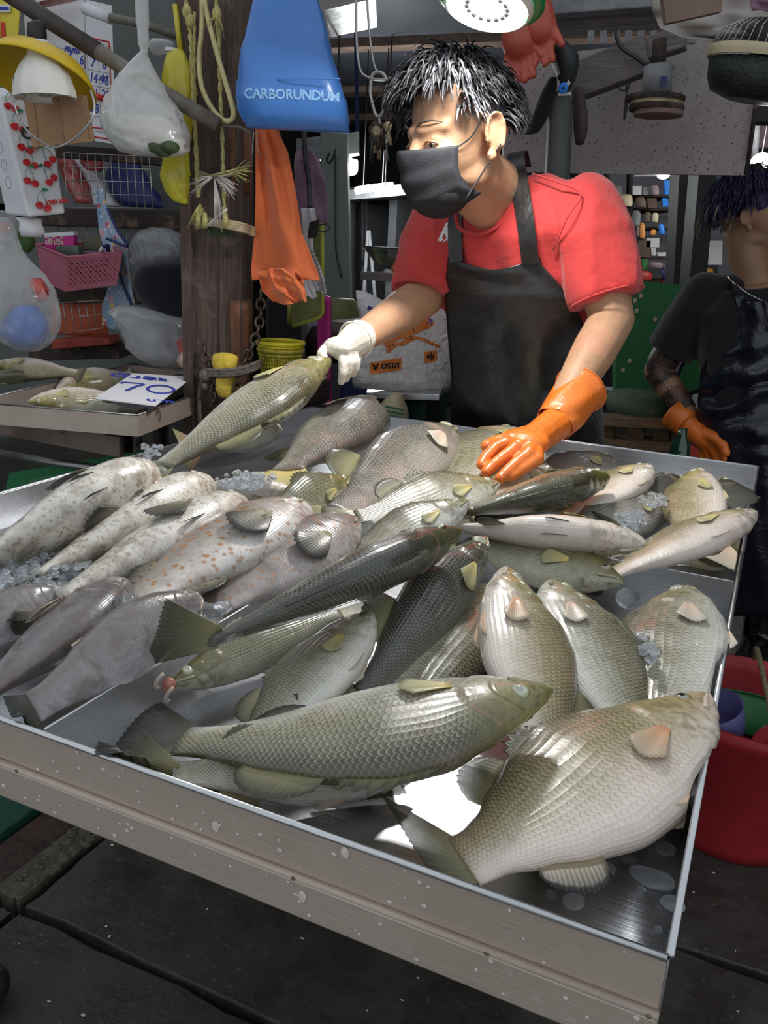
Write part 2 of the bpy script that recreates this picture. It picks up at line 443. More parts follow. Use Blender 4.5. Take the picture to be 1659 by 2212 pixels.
def fish(head, tail, phi, skin, kind=BARRA, mid=None, hz=1.0, wz=1.0, name='barramundi', label='', group=None, tailfin=1.0, tailroll=0, fins='dsaPpv', eye='eye_pale',
         fin='fin_olive', tfin=None, afin=None, pfin='fin_yellow', vfin='fin_cream', open_mouth=0, cat='fish', phi2=None, spread=1.0, dspread=.75, tdir=None, on_table=True):
    """a whole fish: snout at head, end of the tail stalk at tail, dorsal edge turned by phi about the spine
    (0 = back to the left of the heading, 90 = back up, 180 = back to the right)"""
    H, T_ = Vector(head), Vector(tail)
    Lc = (H - T_).length
    if mid is None: C = (H + T_) / 2
    else: C = Vector(mid)
    ctrl = C * 2 - (H + T_) / 2
    def pos(u): return H * (1 - u) ** 2 + ctrl * (2 * u * (1 - u)) + T_ * u * u
    L = sum((pos((i + 1) / 20) - pos(i / 20)).length for i in range(20))
    def frame(u):
        d = (pos(max(u - .02, 0)) - pos(min(u + .02, 1))).normalized()
        h = Vector((0, 0, 1)).cross(d).normalized(); z = d.cross(h).normalized()
        ph = math.radians(phi if phi2 is None else lerp(phi, phi2, u))
        D = h * math.cos(ph) + z * math.sin(ph)
        return d, D, d.cross(D).normalized()
    origin = Vector((C.x, C.y, min(H.z, T_.z) - .05))
    root = thing(name, origin, label, cat, group)
    gill = kind['gill']
    us = sorted(set([0, .006, .015, .03, .045] + [.06 + .02 * i for i in range(9)] + [gill - .02, gill - .006, gill + .004, gill + .02] + [gill + .04 + (1 - gill - .04) * i / 30 for i in range(31)]))
    nth = 40; b = MB(); uv = []
    def surf(u, th, extra=0):
        d, D, Sd = frame(u); c = pos(u)
        tp, bt, w = interp(kind['top'], u) * L * hz, interp(kind['bot'], u) * L * hz, interp(kind['wid'], u) * L * wz
        x, s = math.cos(th), math.sin(th)
        e = abs(s) ** .86 * (1 if s >= 0 else -1)
        # gill cover: the plate ends in a curved edge and stands proud of the flank
        ge = gill - .10 * (x - .15) ** 2
        g = 0
        if u < ge: g = .008 * L * min(1, max(0, (u - (ge - .12)) / .12)) * min(1, abs(s) * 1.6)
        # line between the jaws
        ml = .30 - 1.1 * u * 1.2
        if .004 < u < .10 * (1 if kind is BARRA else 1.25):
            dm = abs(-x - (.18 + u * 3.2)); g -= .0065 * L * max(0, 1 - dm / .14)
        r = D * ((tp if x > 0 else bt) * x + (tp - bt) * 0) + Sd * ((w + g + extra) * e)
        return c + r
    for u in us:
        for k in range(nth):
            th = 2 * PI * k / nth
            b.v.append(surf(u, th)); uv.append((u, abs(((k / nth + .5) % 1) - .5) * 2))
    for i in range(len(us) - 1):
        for k in range(nth):
            a, c = i * nth + k, i * nth + (k + 1) % nth
            b.f.append((a, c, c + nth, a + nth))
    b.f.append(tuple(range(nth))); b.f.append(tuple(range((len(us) - 1) * nth, len(us) * nth)))
    b.uv = uv
    b.build('body', skin, root)
    # eyes: a domed disc with pupil, iris and rim
    eu, eh, er = kind['eye']
    if 'e' not in fins:
        for s in (1, -1):
            d, D, Sd = frame(eu); hgt = interp(kind['top'], eu) * L * hz; w = interp(kind['wid'], eu) * L * wz
            x = min(.8, eh * 1.25 * L * hz / hgt); w2 = w * math.sqrt(1 - x * x) ** .86
            c = pos(eu) + D * (x * hgt) + Sd * (s * (w2 - .001 * L)); nn = (Sd * s + D * .25).normalized()
            s1, u1, _ = basis(nn, d); r = er * L * 1.12; bb = MB(); vs = []; q = []
            prof = [(0, .30), (.3, .28), (.5, .23), (.7, .16), (.85, .07), (1, -.05), (1.12, -.2)]
            for rr, zz in prof:
                for k in range(14):
                    vs.append(c + nn * (zz * r) + (s1 * math.cos(2 * PI * k / 14) + u1 * math.sin(2 * PI * k / 14)) * (rr * r)); q.append((rr / 1.12, 0))
            bb.rings([vs[i * 14:(i + 1) * 14] for i in range(len(prof))], True, False); bb.uv = q
            bb.build('eye', eye, root)
    th_ = .0006 * max(.7, L / .4)
    up_z = Vector((0, 0, 1))
    # tail fin, fanned
    d, D, Sd = frame(1.0); base = pos(1.0)
    tl = .20 * L * tailfin
    tr = math.radians(tailroll); D2 = D * math.cos(tr) + Sd * math.sin(tr); S2 = d.cross(D2)
    pk = .050 * L * hz
    if 't' not in fins:
        def tb(s): return base + d * (.02 * L) + D2 * ((s - .5) * 2 * pk)
        def tt(s):
            a = (s - .5) * 2; ang = a * .62 * spread
            bk = d if tdir is None else -(Vector(tdir).normalized())
            return base - bk * (tl * math.cos(ang) * (1.0 - .06 * a * a)) + D2 * (tl * math.sin(ang) * 1.05 + a * pk * .8) + S2 * (tl * .10 * math.sin(a * 3 + 1))
        fan(tb, tt, 40, 8, .03, .0005, lambda s: S2).build('tail_fin', tfin or fin, root, solid=th_)
    def edge_pt(u, dorsal, drop=.92):
        dd, DD, SS = frame(u)
        return pos(u) + DD * ((interp(kind['top'], u) if dorsal else -interp(kind['bot'], u)) * L * hz * drop), dd, DD, SS
    def median(u0, u1, h0, hmid, h1, dorsal, nm, mat, lean, jag, n=16):
        def bf(s): return edge_pt(lerp(u0, u1, s), dorsal)[0]
        def tf(s):
            p, dd, DD, SS = edge_pt(lerp(u0, u1, s), dorsal)
            hh = (h0 * (1 - s) + h1 * s + (hmid - (h0 + h1) / 2) * math.sin(PI * s) ** .8) * L * dspread
            return p + DD * ((1 if dorsal else -1) * hh) - dd * (hh * lean) + SS * (hh * .12)
        fan(bf, tf, n, 4, jag, .0006, lambda s: frame(lerp(u0, u1, s))[2]).build(nm, mat, root, solid=th_)
    if kind is BARRA:
        if 'd' in fins: median(.33, .58, .035, .085, .02, True, 'spiny_dorsal_fin', fin, .8, .35, 14)
        if 's' in fins: median(.60, .80, .07, .125, .05, True, 'soft_dorsal_fin', fin, .55, .05)
        if 'a' in fins: median(.66, .82, .09, .125, .05, False, 'anal_fin', afin or fin, .6, .05, 12)
    else:
        if 'd' in fins: median(.30, .60, .03, .06, .05, True, 'spiny_dorsal_fin', fin, .7, .3, 18)
        if 's' in fins: median(.60, .88, .06, .10, .05, True, 'soft_dorsal_fin', fin, .6, .06)
        if 'a' in fins: median(.68, .86, .06, .12, .06, False, 'anal_fin', afin or fin, .6, .05, 12)
    # paired fins: P pectoral (both sides), v pelvic pair
    for s in (1, -1):
        if 'P' in fins:
            u0 = gill + .012; th0 = 1.78 if kind is BARRA else 1.95; ln = .145 if kind is BARRA else .23; fw = .62 if kind is BARRA else 1.05; lift = .012 if kind is BARRA else .035
            def pf(q, r, s=s):
                rr_ = r * (1 - .22 * (2 * q - 1) ** 2 - (.04 if int(q * 18) % 2 and r > .95 else 0)); a = (q - .5) * fw + .12
                hh = max(.03, (interp(kind['top'], u0) + interp(kind['bot'], u0)) * .5 * hz)
                return surf(u0 + rr_ * ln * math.cos(a), s * (th0 + (q - .5) * .16 + rr_ * ln * math.sin(a) / hh), (.003 + lift * r + .004 * math.sin(q * 9) * r) * L)
            pm = MB().grid(pf, 18, 6); pm.build('pectoral_fin', pfin, root, solid=th_)
        if 'v' in fins:
            u0 = gill + .08; pb = surf(u0, s * (PI - .32)); d0, D0, S0 = frame(u0); ln = .125 * L
            def bf(q, pb=pb): return pb + d0 * (.03 * L * (q - .5))
            def tf(q, pb=pb, s=s):
                a = .06 + q * .30
                return pb + (-d0 * math.cos(a) - D0 * math.sin(a)) * (ln * (1 - .3 * q)) + S0 * (s * ln * .06)
            fan(bf, tf, 8, 4, .05, .0004, lambda q: S0).build('pelvic_fin', vfin, root, solid=th_)
    # upper jaw bone and lip, standing proud along the mouth
    if True:
        for s in (1, -1):
            pts = [surf(u, s * (PI - math.acos(min(1, .20 + u * 3.0))), .0035 * L) for u in (.012, .03, .055, .08, .105)]
            MB().tube(spline(pts, 3), lambda q: .0085 * L * (.45 + .75 * q) * (1 if q < .97 else .5), 8, True, .8).build('jaw_bone', 'jaw_skin' if skin not in ('skin_pale','skin_grouper_pale') else 'lip_cream', root)
    if open_mouth:
        d, D, Sd = frame(.03); c = pos(0.0) + d * (.002 * L)
        gp = .05 * L * open_mouth
        for nm, sg, mt in (('upper_lip', 1, 'lip_cream'), ('lower_lip', -1, 'lip_cream')):
            pts = [c + Sd * (.05 * L * math.sin(a)) + d * (.035 * L * (math.cos(a)) - .01 * L) + D * (sg * gp) for a in [(-1.25 + 2.5 * k / 8) for k in range(9)]]
            MB().tube(pts, .009 * L, 8).build(nm, mt, root)
        Mx = Matrix((tuple(d), tuple(D), tuple(Sd))).transposed()
        MB().sphere(c - d * (.014 * L), (.028 * L, gp * .9, .042 * L), 16, Mx).build('mouth_cavity', 'mouth_flesh', root)
    if on_table:
        for ch in root.children: settle(ch, True)
    return root
# ---------------------------------------------------------------- steel
def steel(name, col=(.62, .62, .63), rough=.28, streak=(1, 30, 30), dirt=.5, dcol=(.20, .16, .13), metal=1.0):
    t = NT(name).s(metal=metal, rough=rough)
    v = t.coord('Object'); big = t.noise(v, 9, 6, .65); st = t.noise(t.coord('Object', streak), 14, 4, .6)
    sm = t.math('MULTIPLY', t.ramp(big, [(.48, 0.0), (.74, 1.0)]), dirt)
    c = t.mix(sm, col, dcol)
    drops = t.voro(v, 46); dm = t.ramp(drops, [(.10, 1.0), (.16, 0.0)])
    c = t.mix(t.math('MULTIPLY', dm, .25 * dirt), c, (.75, .72, .68))
    t.col(c)
    t.rough(t.math('ADD', t.math('MULTIPLY', t.math('ADD', big, st), .22), rough - .18, True))
    t.bump(t.math('ADD', st, t.math('MULTIPLY', big, 1.5)), .12, .004)
    return t
steel('steel_tray', (.66, .67, .69), .30, dirt=.3, dcol=(.40, .40, .40))
steel('steel_rim', (.50, .50, .50), .30, dirt=.4, dcol=(.3, .28, .26)); steel('steel_front', (.50, .41, .345), .42, dirt=.45, dcol=(.36, .28, .23), metal=.35)  # table front: grimy steel, with front light and reflections put into its base colour
steel('steel_ledge', (.66, .62, .58), .34, (30, 30, 1), dirt=.6, dcol=(.30, .20, .12))
steel('steel_dull', (.38, .36, .36), .42, dirt=.7, dcol=(.12, .09, .075))
plain('weld_rust', (.20, .14, .10), .6, .4, .4, 200, .6)

RIM, PAN = .860, .806
X0, X1, Y0, Y1 = -.985, 0.0, .410, 1.750
table = thing('display_table', ((X0 + X1) / 2, (Y0 + Y1) / 2, 0), 'long stainless steel fish display table with raised rim and inner dividers', 'table')
def wall(nm, a, b, mat='steel_tray', th=.003, top=RIM, bot=PAN - .004):
    a, b = Vector(a), Vector(b)
    m = MB(); m.bar((a.x, a.y, (top + bot) / 2), (b.x, b.y, (top + bot) / 2), th, top - bot); return m.build(nm, mat, table, bevel=.0008)
pan = MB().grid(lambda u, v: V(lerp(X0, X1, u), lerp(Y0, Y1, v), PAN + .0016 * noise.noise(Vector((u * 5, v * 7, 3)))), 24, 32)
pan.build('tray_pan', 'steel_tray', table, solid=.003)
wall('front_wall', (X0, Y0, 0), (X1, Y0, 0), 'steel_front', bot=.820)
wall('right_wall', (X1, Y0, 0), (X1, Y1, 0)); wall('back_wall', (X0, Y1, 0), (X1, Y1, 0)); wall('left_wall', (X0, Y0, 0), (X0, Y1, 0))
wall('divider', (-.463, Y0 + .006, 0), (-.463, 1.06, 0), th=.0025, top=RIM - .002)
wall('divider', (-.463, 1.06, 0), (X1 - .003, 1.06, 0), th=.0025, top=RIM - .002)
MB().tube([V(-.165, 1.0575, PAN), V(-.165, 1.0575, RIM - .004)], .0018, 6).build('weld_seam', 'steel_dull', table)
for nm, a, b in (('rim', (X0, Y0 - .002, RIM), (X1, Y0 - .002, RIM)), ('rim', (X1 + .001, Y0, RIM), (X1 + .001, Y1, RIM)), ('rim', (X0, Y1 + .001, RIM), (X1, Y1 + .001, RIM)), ('rim', (X0 - .001, Y0, RIM), (X0 - .001, Y1, RIM))):
    MB().tube([Vector(a), (Vector(a) + Vector(b)) / 2, Vector(b)], .0024, 10).build(nm, 'steel_tray', table)
# lower frame band, a little proud of the tray wall, with a rounded bright ledge and weld beads
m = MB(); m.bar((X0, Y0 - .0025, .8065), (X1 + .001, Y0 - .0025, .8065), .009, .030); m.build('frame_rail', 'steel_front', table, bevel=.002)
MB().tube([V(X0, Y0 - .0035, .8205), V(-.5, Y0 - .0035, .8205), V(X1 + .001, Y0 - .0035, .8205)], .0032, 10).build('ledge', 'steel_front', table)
m = MB(); m.bar((X1 - .012, Y0 + .02, .787), (X1 - .012, Y1, .787), .026, .030); m.build('frame_rail', 'steel_dull', table, bevel=.004)
m = MB(); m.bar((X0 + .012, Y0 + .02, .787), (X0 + .012, Y1, .787), .026, .030); m.build('frame_rail', 'steel_dull', table, bevel=.004)
m = MB(); m.bar((X0, Y1 - .012, .787), (X1, Y1 - .012, .787), .026, .030); m.build('frame_rail', 'steel_dull', table, bevel=.004)
for x in (-.482, -.233, -.0985, -.004):
    MB().sphere((x, Y0 - .005, .8208), (.0030, .0022, .0020), 8).build('weld_bead', 'weld_rust', table)
for x, y in ((X0 + .03, Y0 + .24), (X1 - .03, Y0 + .24), (X0 + .03, Y1 - .03), (X1 - .03, Y1 - .30)):
    m = MB(); m.bar((x, y, 0.002), (x, y, .80), .035, .035, V(0, 1, 0)); m.build('leg', 'steel_dull', table, bevel=.003)
# dried scales and flecks stuck on the front of the table
plain('scale_fleck', (.62, .56, .50), .35, var=.2, scale=300)
m = MB(); rr = random.Random(5)
for i in range(70):
    x = rr.uniform(-.53, -.01); zz = rr.choice([rr.uniform(.826, .855), rr.uniform(.796, .818)]); s = rr.uniform(.0006, .0017)
    yy = Y0 - .0015 - .0003 if zz > .825 else Y0 - .0072
    m.sphere((x, yy, zz), (s * rr.uniform(.8, 1.8), .0004, s), 6)
m.build('fleck', 'scale_fleck', table, kind='stuff')
for x, zz in ((-.2255, .8105), (-.198, .852), (-.298, .835)):
    MB().sphere((x, Y0 - (.0075 if zz < .82 else .002), zz), (.0034, .0006, .0046), 10).build('stuck_scale', 'scale_fleck', table)
# ---------------------------------------------------------------- the catch on the table
GB, GG = 'sea bass on the steel table', 'groupers on the steel table'
def bass(h, t, phi, skin, label, mid=None, **kw):
    kw.setdefault('group', GB)
    return fish(P(h[0], h[1], z=h[2]) if len(h) == 3 else P(h[0], h[1], y=h[3]), P(t[0], t[1], z=t[2]), phi, skin, BARRA, mid=P(mid[0], mid[1], z=mid[2]) if mid else None, name='sea_bass', label=label, **kw)
def grouper(h, t, phi, skin, label, mid=None, **kw):
    kw.setdefault('pfin', 'fin_spot'); kw.setdefault('fin', 'fin_spot'); kw.setdefault('vfin', 'fin_dark')
    return fish(P(*h[:2], z=h[2]), P(*t[:2], z=t[2]), phi, skin, GROUP, mid=P(mid[0], mid[1], z=mid[2]) if mid else None, name='grouper', label=label, group=GG, **kw)
# front compartment
bass((1528, 1500, .866), (1000, 1862, .836), 2, 'skin_pale', 'big pink-bellied sea bass with black anal fin in the front corner of the table', hz=1.45, mid=(1282, 1700, .852), afin='fin_black', pfin='fin_orange', vfin='fin_orange', fins='dsaPv', eye='eye_dark', tdir=(-1, .12, .10), tailfin=.85)
bass((1193, 1490, .905), (395, 1600, .856), 178, 'skin_silver', 'long silver sea bass lying belly-up across the others, yellow pectoral and black tail', mid=(800, 1582, .878), hz=1.34, tfin='fin_dark', afin='fin_black', open_mouth=0, fins='dsaPm')
bass((900, 1668, .826), (372, 1672, .856), 45, 'skin_silver', 'white-sided sea bass pinned underneath, its olive tail hanging over the front rim', hz=.9, tailroll=50, tdir=(-1, -.18, .0))
bass((802, 1322, .886), (520, 1640, .828), -12, 'skin_silver', 'broad pale sea bass with a slit mouth and yellow pectoral, under the dark long one', hz=1.42, fins='dsaPv', vfin='fin_cream')
bass((1047, 1160, .905), (785, 1505, .845), 38, 'skin_dark', 'charcoal sea bass with a reddish anal fin, snout beside the divider', hz=.74, fins='saP', afin='fin_red')
bass((1060, 1270, .850), (800, 1600, .826), 184, 'skin_silver', 'half-hidden silver sea bass squeezed between charcoal one and white-bellied one', hz=1.1, fins='dsP', pfin='fin_yellow')
bass((1092, 1226, .912), (1195, 1690, .830), 192, 'skin_pale', 'white-bellied sea bass pointing to the divider with an orange pectoral fin', hz=1.15, pfin='fin_orange', vfin='fin_orange', fins='dsPv')
bass((1190, 1255, .885), (1400, 1640, .826), 186, 'skin_silver', 'grey-backed sea bass with coarse scales between the white-bellied one and the right wall', wz=1.15, hz=1.45, pfin='fin_cream', fins='dsP')
bass((1478, 1272, .868), (1412, 1640, .826), -6, 'skin_silver', 'broad sea bass with splayed cream pelvic fins against the right wall', wz=1.2, hz=1.32, fins='dsPv', pfin='fin_cream')
bass((360, 1484, .842), (730, 1320, .850), 150, 'skin_olive', 'dark mottled sea bass gaping with a red open mouth below a fanned tail', hz=.85, open_mouth=.75, fins='d')
bass((997, 1146, .942), (462, 1384, .905), 142, 'skin_charcoal', 'long dark green sea bass on top of the pile with a wide fanned tail', hz=.92, fin='fin_dark', tfin='fin_olive', spread=.9, tailfin=1.0, fins='s', tailroll=-25, tdir=(-1, -.12, -.12))
bass((1013, 1082, .925), (735, 1225, .862), 22, 'skin_silver', 'silver sea bass resting on the divider crossing, behind the long dark one', hz=1.3, fin='fin_dark', fins='saP', spread=1.2, wz=1.2)
bass((1347, 1256, .868), (1010, 1165, .846), 28, 'skin_olive', 'olive sea bass tucked along the cross divider with its mouth pointing right', hz=1.25, eye='eye_dark', fins='dsP', open_mouth=0, wz=1.1)
# back compartment
bass((1396, 1174, .905), (1000, 1142, .866), -30, 'skin_pale', 'white sea bass lying along the cross divider with its pale lower jaw turned up', hz=1.4, fins='aPvm', vfin='fin_dark', wz=1.25)
bass((1634, 1106, .915), (1310, 1245, .842), -14, 'skin_pale', 'large pale sea bass with its snout poking over the right rim', hz=1.6, fins='Pvm', vfin='fin_orange', wz=1.2)
bass((1317, 1030, .905), (1000, 1108, .880), 152, 'skin_olive', 'olive-green sea bass stretched over its neighbours in the back section', hz=1.3, fins='dsaPv', vfin='fin_orange', wz=1.25)
bass((1405, 1008, .895), (1215, 1120, .845), -10, 'skin_pale', 'pale-bellied sea bass with a yellow lip and snout against the back rim', hz=1.55, fins='dPv', vfin='fin_yellow', wz=1.2)
bass((1482, 1035, .870), (1350, 1125, .845), 30, 'skin_dark', 'small dark grey sea bass near the back rim', hz=1.45, fins='ds')
bass((1452, 1082, .858), (1230, 1140, .840), 30, 'skin_grey', 'grey sea bass half covered with crushed ice in the back section', hz=1.5, fins='dP', wz=1.2)
bass((1505, 1013, .905), (1500, 1190, .835), -6, 'skin_pale', 'plump sea bass with wrinkled yellowish head in the far right corner', hz=1.4, fins='Pv', vfin='fin_yellow', wz=1.1)
bass((1560, 1035, .870), (1612, 1165, .835), 165, 'skin_dark', 'black-backed sea bass wedged in the far right corner of the table', hz=1.1, fins='d')
bass((1078, 1045, .888), (775, 1122, .860), 30, 'skin_silver', 'silver sea bass just under the fingertips of the orange glove', hz=1.3, fins='dsP', wz=1.2)
bass((1110, 935, .862), (960, 1110, .838), 0, 'skin_silver', 'pale flat-sided sea bass pressed down by the orange glove', hz=1.35, fins='P')
bass((978, 928, .893), (735, 1112, .860), 22, 'skin_grey', 'grey sea bass with fine rows of scales beside the back rim', hz=.86, fins='saP', pfin='fin_cream')
bass((812, 872, .905), (620, 1016, .862), 170, 'skin_grey', 'grey sea bass with a yellow tail next to the one being lifted', hz=1.2, fins='aP', tfin='fin_yellow', wz=1.25)
bass((716, 776, 0, 1.40), (350, 1008, .882), 178, 'skin_silver', 'big sea bass being lifted by its mouth in the white glove', hz=1.05, wz=1.1, pfin='fin_yellow', vfin='fin_orange', fins='dsPvm')
bass((754, 1030, .890), (570, 1135, .850), 60, 'skin_olive', 'olive sea bass between the spotted groupers and the back section', hz=1.3, fins='dP', wz=1.3)
bass((650, 1070, .850), (420, 1052, .845), -45, 'skin_pale', 'white-bellied sea bass heaped with ice beside the grouper heads', hz=1.3, fins='P', pfin='fin_orange', wz=1.3)
bass((1190, 1012, .868), (1005, 1098, .845), 25, 'skin_pale', 'pinkish sea bass peeking out beside the thumb of the orange glove', hz=1.35, fins='P', wz=1.2)
bass((1322, 992, .856), (1140, 1066, .840), 15, 'skin_grey', 'grey-pink sea bass along the back rim behind the orange glove', hz=1.3, fins='P', wz=1.2)
bass((1600, 1080, .832), (1556, 1175, .832), 0, 'skin_silver', 'sea bass in the right corner showing only its pale tail', hz=.8, tfin='fin_cream', fins='', tailfin=1.6, tdir=(-.1, -1, -.05))
bass((610, 925, .850), (430, 965, .862), 60, 'skin_dark', 'dark reddish sea bass behind the lifted fish at the left rim', hz=.8, fins='s', fin='fin_red')
# left compartment
grouper((340, 1014, .935), (-70, 1235, .862), -52, 'skin_grouper_pale', 'cream grouper lying belly-up with a big dark fan of a pectoral fin', hz=1.5, fins='Pv', wz=1.45)
grouper((458, 1042, .905), (70, 1255, .850), -42, 'skin_grouper_pale', 'cream grouper half buried in ice between two other pale groupers', hz=1.2, fins='Pv', wz=1.35)
grouper((530, 1087, .895), (120, 1295, .858), -28, 'skin_grouper_pale', 'pale brown-freckled grouper with greenish pectoral fin beside the orange-spotted one', hz=1.25, fins='Pvd', wz=1.35)
grouper((658, 1094, .905), (285, 1302, .872), -2, 'skin_grouper_spot', 'grouper dotted with orange spots all over its pale flank', hz=1.42, fins='dsPa', tfin='fin_spot', wz=1.2)
grouper((770, 1126, .895), (452, 1315, .858), 14, 'skin_grouper_brown', 'brown grouper with small orange spots next to the long divider', hz=1.35, fins='P', wz=1.2)
grouper((432, 1288, .892), (72, 1530, .864), 62, 'skin_grouper_grey', 'grey slimy grouper lying along the divider at the front', hz=1.15, fins='', pfin='fin_cream', tfin='fin_dark', tailfin=.5, wz=1.15)
grouper((280, 1262, .880), (-60, 1520, .850), 158, 'skin_grouper_grey', 'grey grouper with a white saw-toothed dorsal edge', hz=1.35, fins='dP', fin='fin_cream', pfin='fin_cream', wz=1.35)
grouper((135, 1272, .860), (-150, 1420, .842), 60, 'skin_grouper_grey', 'grey grouper with a staring pale eye under the cream groupers', hz=1.2, fins='P', wz=1.3)
plain('sole_red', (.45, .03, .02), .5)
# ---------------------------------------------------------------- people
from mathutils.bvhtree import BVHTree
def drape(o, target, d, off=.001, back=.4):
    """lay the vertices of a flat print onto the surface of another object, along d"""
    d = Vector(d).normalized()
    me = target.data; w = parent_loc(target); wo = parent_loc(o)
    bvh = BVHTree.FromPolygons([v.co + w for v in me.vertices], [tuple(p.vertices) for p in me.polygons])
    for v in o.data.vertices:
        p = v.co + wo; hit = bvh.ray_cast(p - d * back, d, 2)
        if hit[0] is not None: v.co = hit[0] - d * off - wo
    return o
def displace(me, fn):
    ns = [v.normal.copy() for v in me.vertices]; cs = [v.co.copy() for v in me.vertices]
    for v, n, c in zip(me.vertices, ns, cs): v.co = c + n * fn(c)
def skin_mat(name, col, red=(.52, .16, .10), dark=.0):
    t = NT(name).s(rough=.46, spec=.4, sss=.12, sssr=(1, .4, .2), ssss=.006)
    v = t.coord('Object'); a = t.noise(v, 18, 5, .6); b = t.noise(v, 140, 3, .6)
    c = t.ramp(a, [(.3, tuple(Vector(col) * .78)), (.7, tuple(Vector(col) * 1.15))])
    c = t.mix(t.math('MULTIPLY', t.ramp(t.noise(v, 9, 3), [(.52, 0.0), (.72, 1.0)]), .22), c, red)
    if dark:
        c = t.mix(t.math('MULTIPLY', t.ramp(t.noise(v, 24, 4, .7, 1.5), [(.46, 0.0), (.56, 1.0)]), dark), c, (.012, .011, .012))
    t.col(c); t.bump(b, .22, .002); return t
skin_mat('skin_tan', (.50, .285, .165)); skin_mat('skin_brown', (.33, .185, .105)); skin_mat('skin_inked', (.10, .06, .042), dark=.8)
def cloth_mat(name, col, rough=.8, var=.16, weave=900, fold=.35):
    t = NT(name).s(rough=rough, spec=.25, sheen=.25)
    v = t.coord('Object'); a = t.noise(v, 7, 4); w = t.noise(v, weave, 2)
    t.col(t.ramp(a, [(.3, tuple(Vector(col) * (1 - var))), (.7, tuple(Vector(col) * (1 + var)))]))
    t.bump(t.math('ADD', t.math('MULTIPLY', t.noise(v, 16, 3, .5, 1.5), 1.4), t.math('MULTIPLY', w, .25)), fold, .012); return t
cloth_mat('shirt_red', (.60, .050, .046), .75, .14); cloth_mat('shirt_black', (.012, .012, .014), .8, .3); cloth_mat('trouser_dark', (.020, .020, .024), .85, .3)
def rubber(name, col, rough, bump=.3, sc=9, coat=.1, var=.18):
    t = NT(name).s(rough=rough, spec=.5, coat=coat, coatr=.2)
    v = t.coord('Object'); a = t.noise(v, sc, 5, .6, .8)
    t.col(t.ramp(t.noise(v, 30, 4), [(.3, tuple(Vector(col) * (1 - var))), (.7, tuple(Vector(col) * (1 + var)))]))
    t.rough(t.ramp(a, [(.3, rough * .7), (.75, min(1, rough * 1.35))])); t.bump(a, bump, .01); return t
rubber('apron_leather', (.014, .012, .012), .36, .35, 10, .15, .5); rubber('apron_navy', (.010, .013, .024), .28, .8, 13, .3, .4)
rubber('glove_orange', (.80, .185, .022), .36, .25, 40, .25, .10); rubber('glove_latex', (.80, .74, .62), .45, .25, 60, .1, .08); rubber('boot_black', (.010, .010, .012), .18, .1, 8, .5)
plain('mask_black', (.012, .013, .016), .7, var=.3, scale=40, bump=.25, bscale=500)
def hair_mat(name, col, grey, amt):
    t = NT(name).s(rough=.62, spec=.22)
    v = t.coord('Object'); t.col(t.ramp(t.noise(v, 45, 4), [(.45, col), (.45 + .25 / max(amt, .01), grey)])); return t
hair_mat('hair_black', (.012, .012, .014), (.14, .14, .15), .9); hair_mat('hair_grey', (.05, .05, .055), (.34, .34, .35), 1.6); hair_mat('hair_violet', (.020, .014, .045), (.055, .042, .10), 2.0); hair_mat('hair_bleached', (.09, .08, .06), (.30, .27, .20), 1.5)
plain('eye_white', (.72, .68, .62), .2, var=.08); plain('eye_iris', (.015, .010, .008), .1); plain('brow', (.09, .06, .045), .8)
plain('print_white', (.80, .80, .80), .6, var=.05); plain('silver_chain', (.7, .68, .6), .25, 1.0)

def head_frame(c, face, up):
    f = Vector(face).normalized(); l = Vector(up).cross(f).normalized(); u = f.cross(l)
    c = Vector(c); R3 = Matrix((tuple(f), tuple(l), tuple(u))).transposed()
    return (lambda x, y, z: c + f * x + l * y + u * z), R3
def head_solid(m, Q, R3, k=1.0):
    """skull, face, nose, brows, cheeks, ears added to m; Q maps face-forward / left / up"""
    E = lambda x, y, z, rx, ry, rz: m.sphere(Q(x * k, y * k, z * k), (rx * k, ry * k, rz * k), 22, R3)
    E(-.012, 0, .035, .096, .076, .094); E(.030, 0, -.010, .066, .066, .080); E(.040, 0, -.060, .050, .048, .050); E(.066, 0, -.092, .026, .026, .020)
    for s in (1, -1):
        E(.062, s * .036, -.022, .028, .028, .026); E(.005, s * .040, -.062, .045, .018, .026)
        m.capsule(Q(.088 * k, s * .012 * k, .024 * k), Q(.064 * k, s * .052 * k, .022 * k), .011 * k, .010 * k, 10)
        # eyelids
        E(.076, s * .031, .0055, .0115, .017, .006); E(.074, s * .032, -.0085, .011, .016, .005)
        # ear: shell, rim and lobe
        E(-.014, s * .081, -.004, .020, .006, .031); E(-.006, s * .080, -.037, .011, .007, .012)
        rim = [Q((-.014 - .021 * math.cos(a)) * k, s * (.089 + .004 * math.sin(a)) * k, (-.002 + .032 * math.sin(a)) * k) for a in [(-.9 + 4.6 * i / 12) for i in range(13)]]
        m.tube(rim, .0042 * k, 8)
    m.capsule(Q(.090 * k, 0, .014 * k), Q(.112 * k, 0, -.030 * k), .0085 * k, .013 * k, 12)
    for s in (1, -1): E(.104, s * .012, -.034, .011, .009, .009)
    E(.092, 0, -.058, .016, .026, .007); E(.090, 0, -.068, .015, .022, .007)
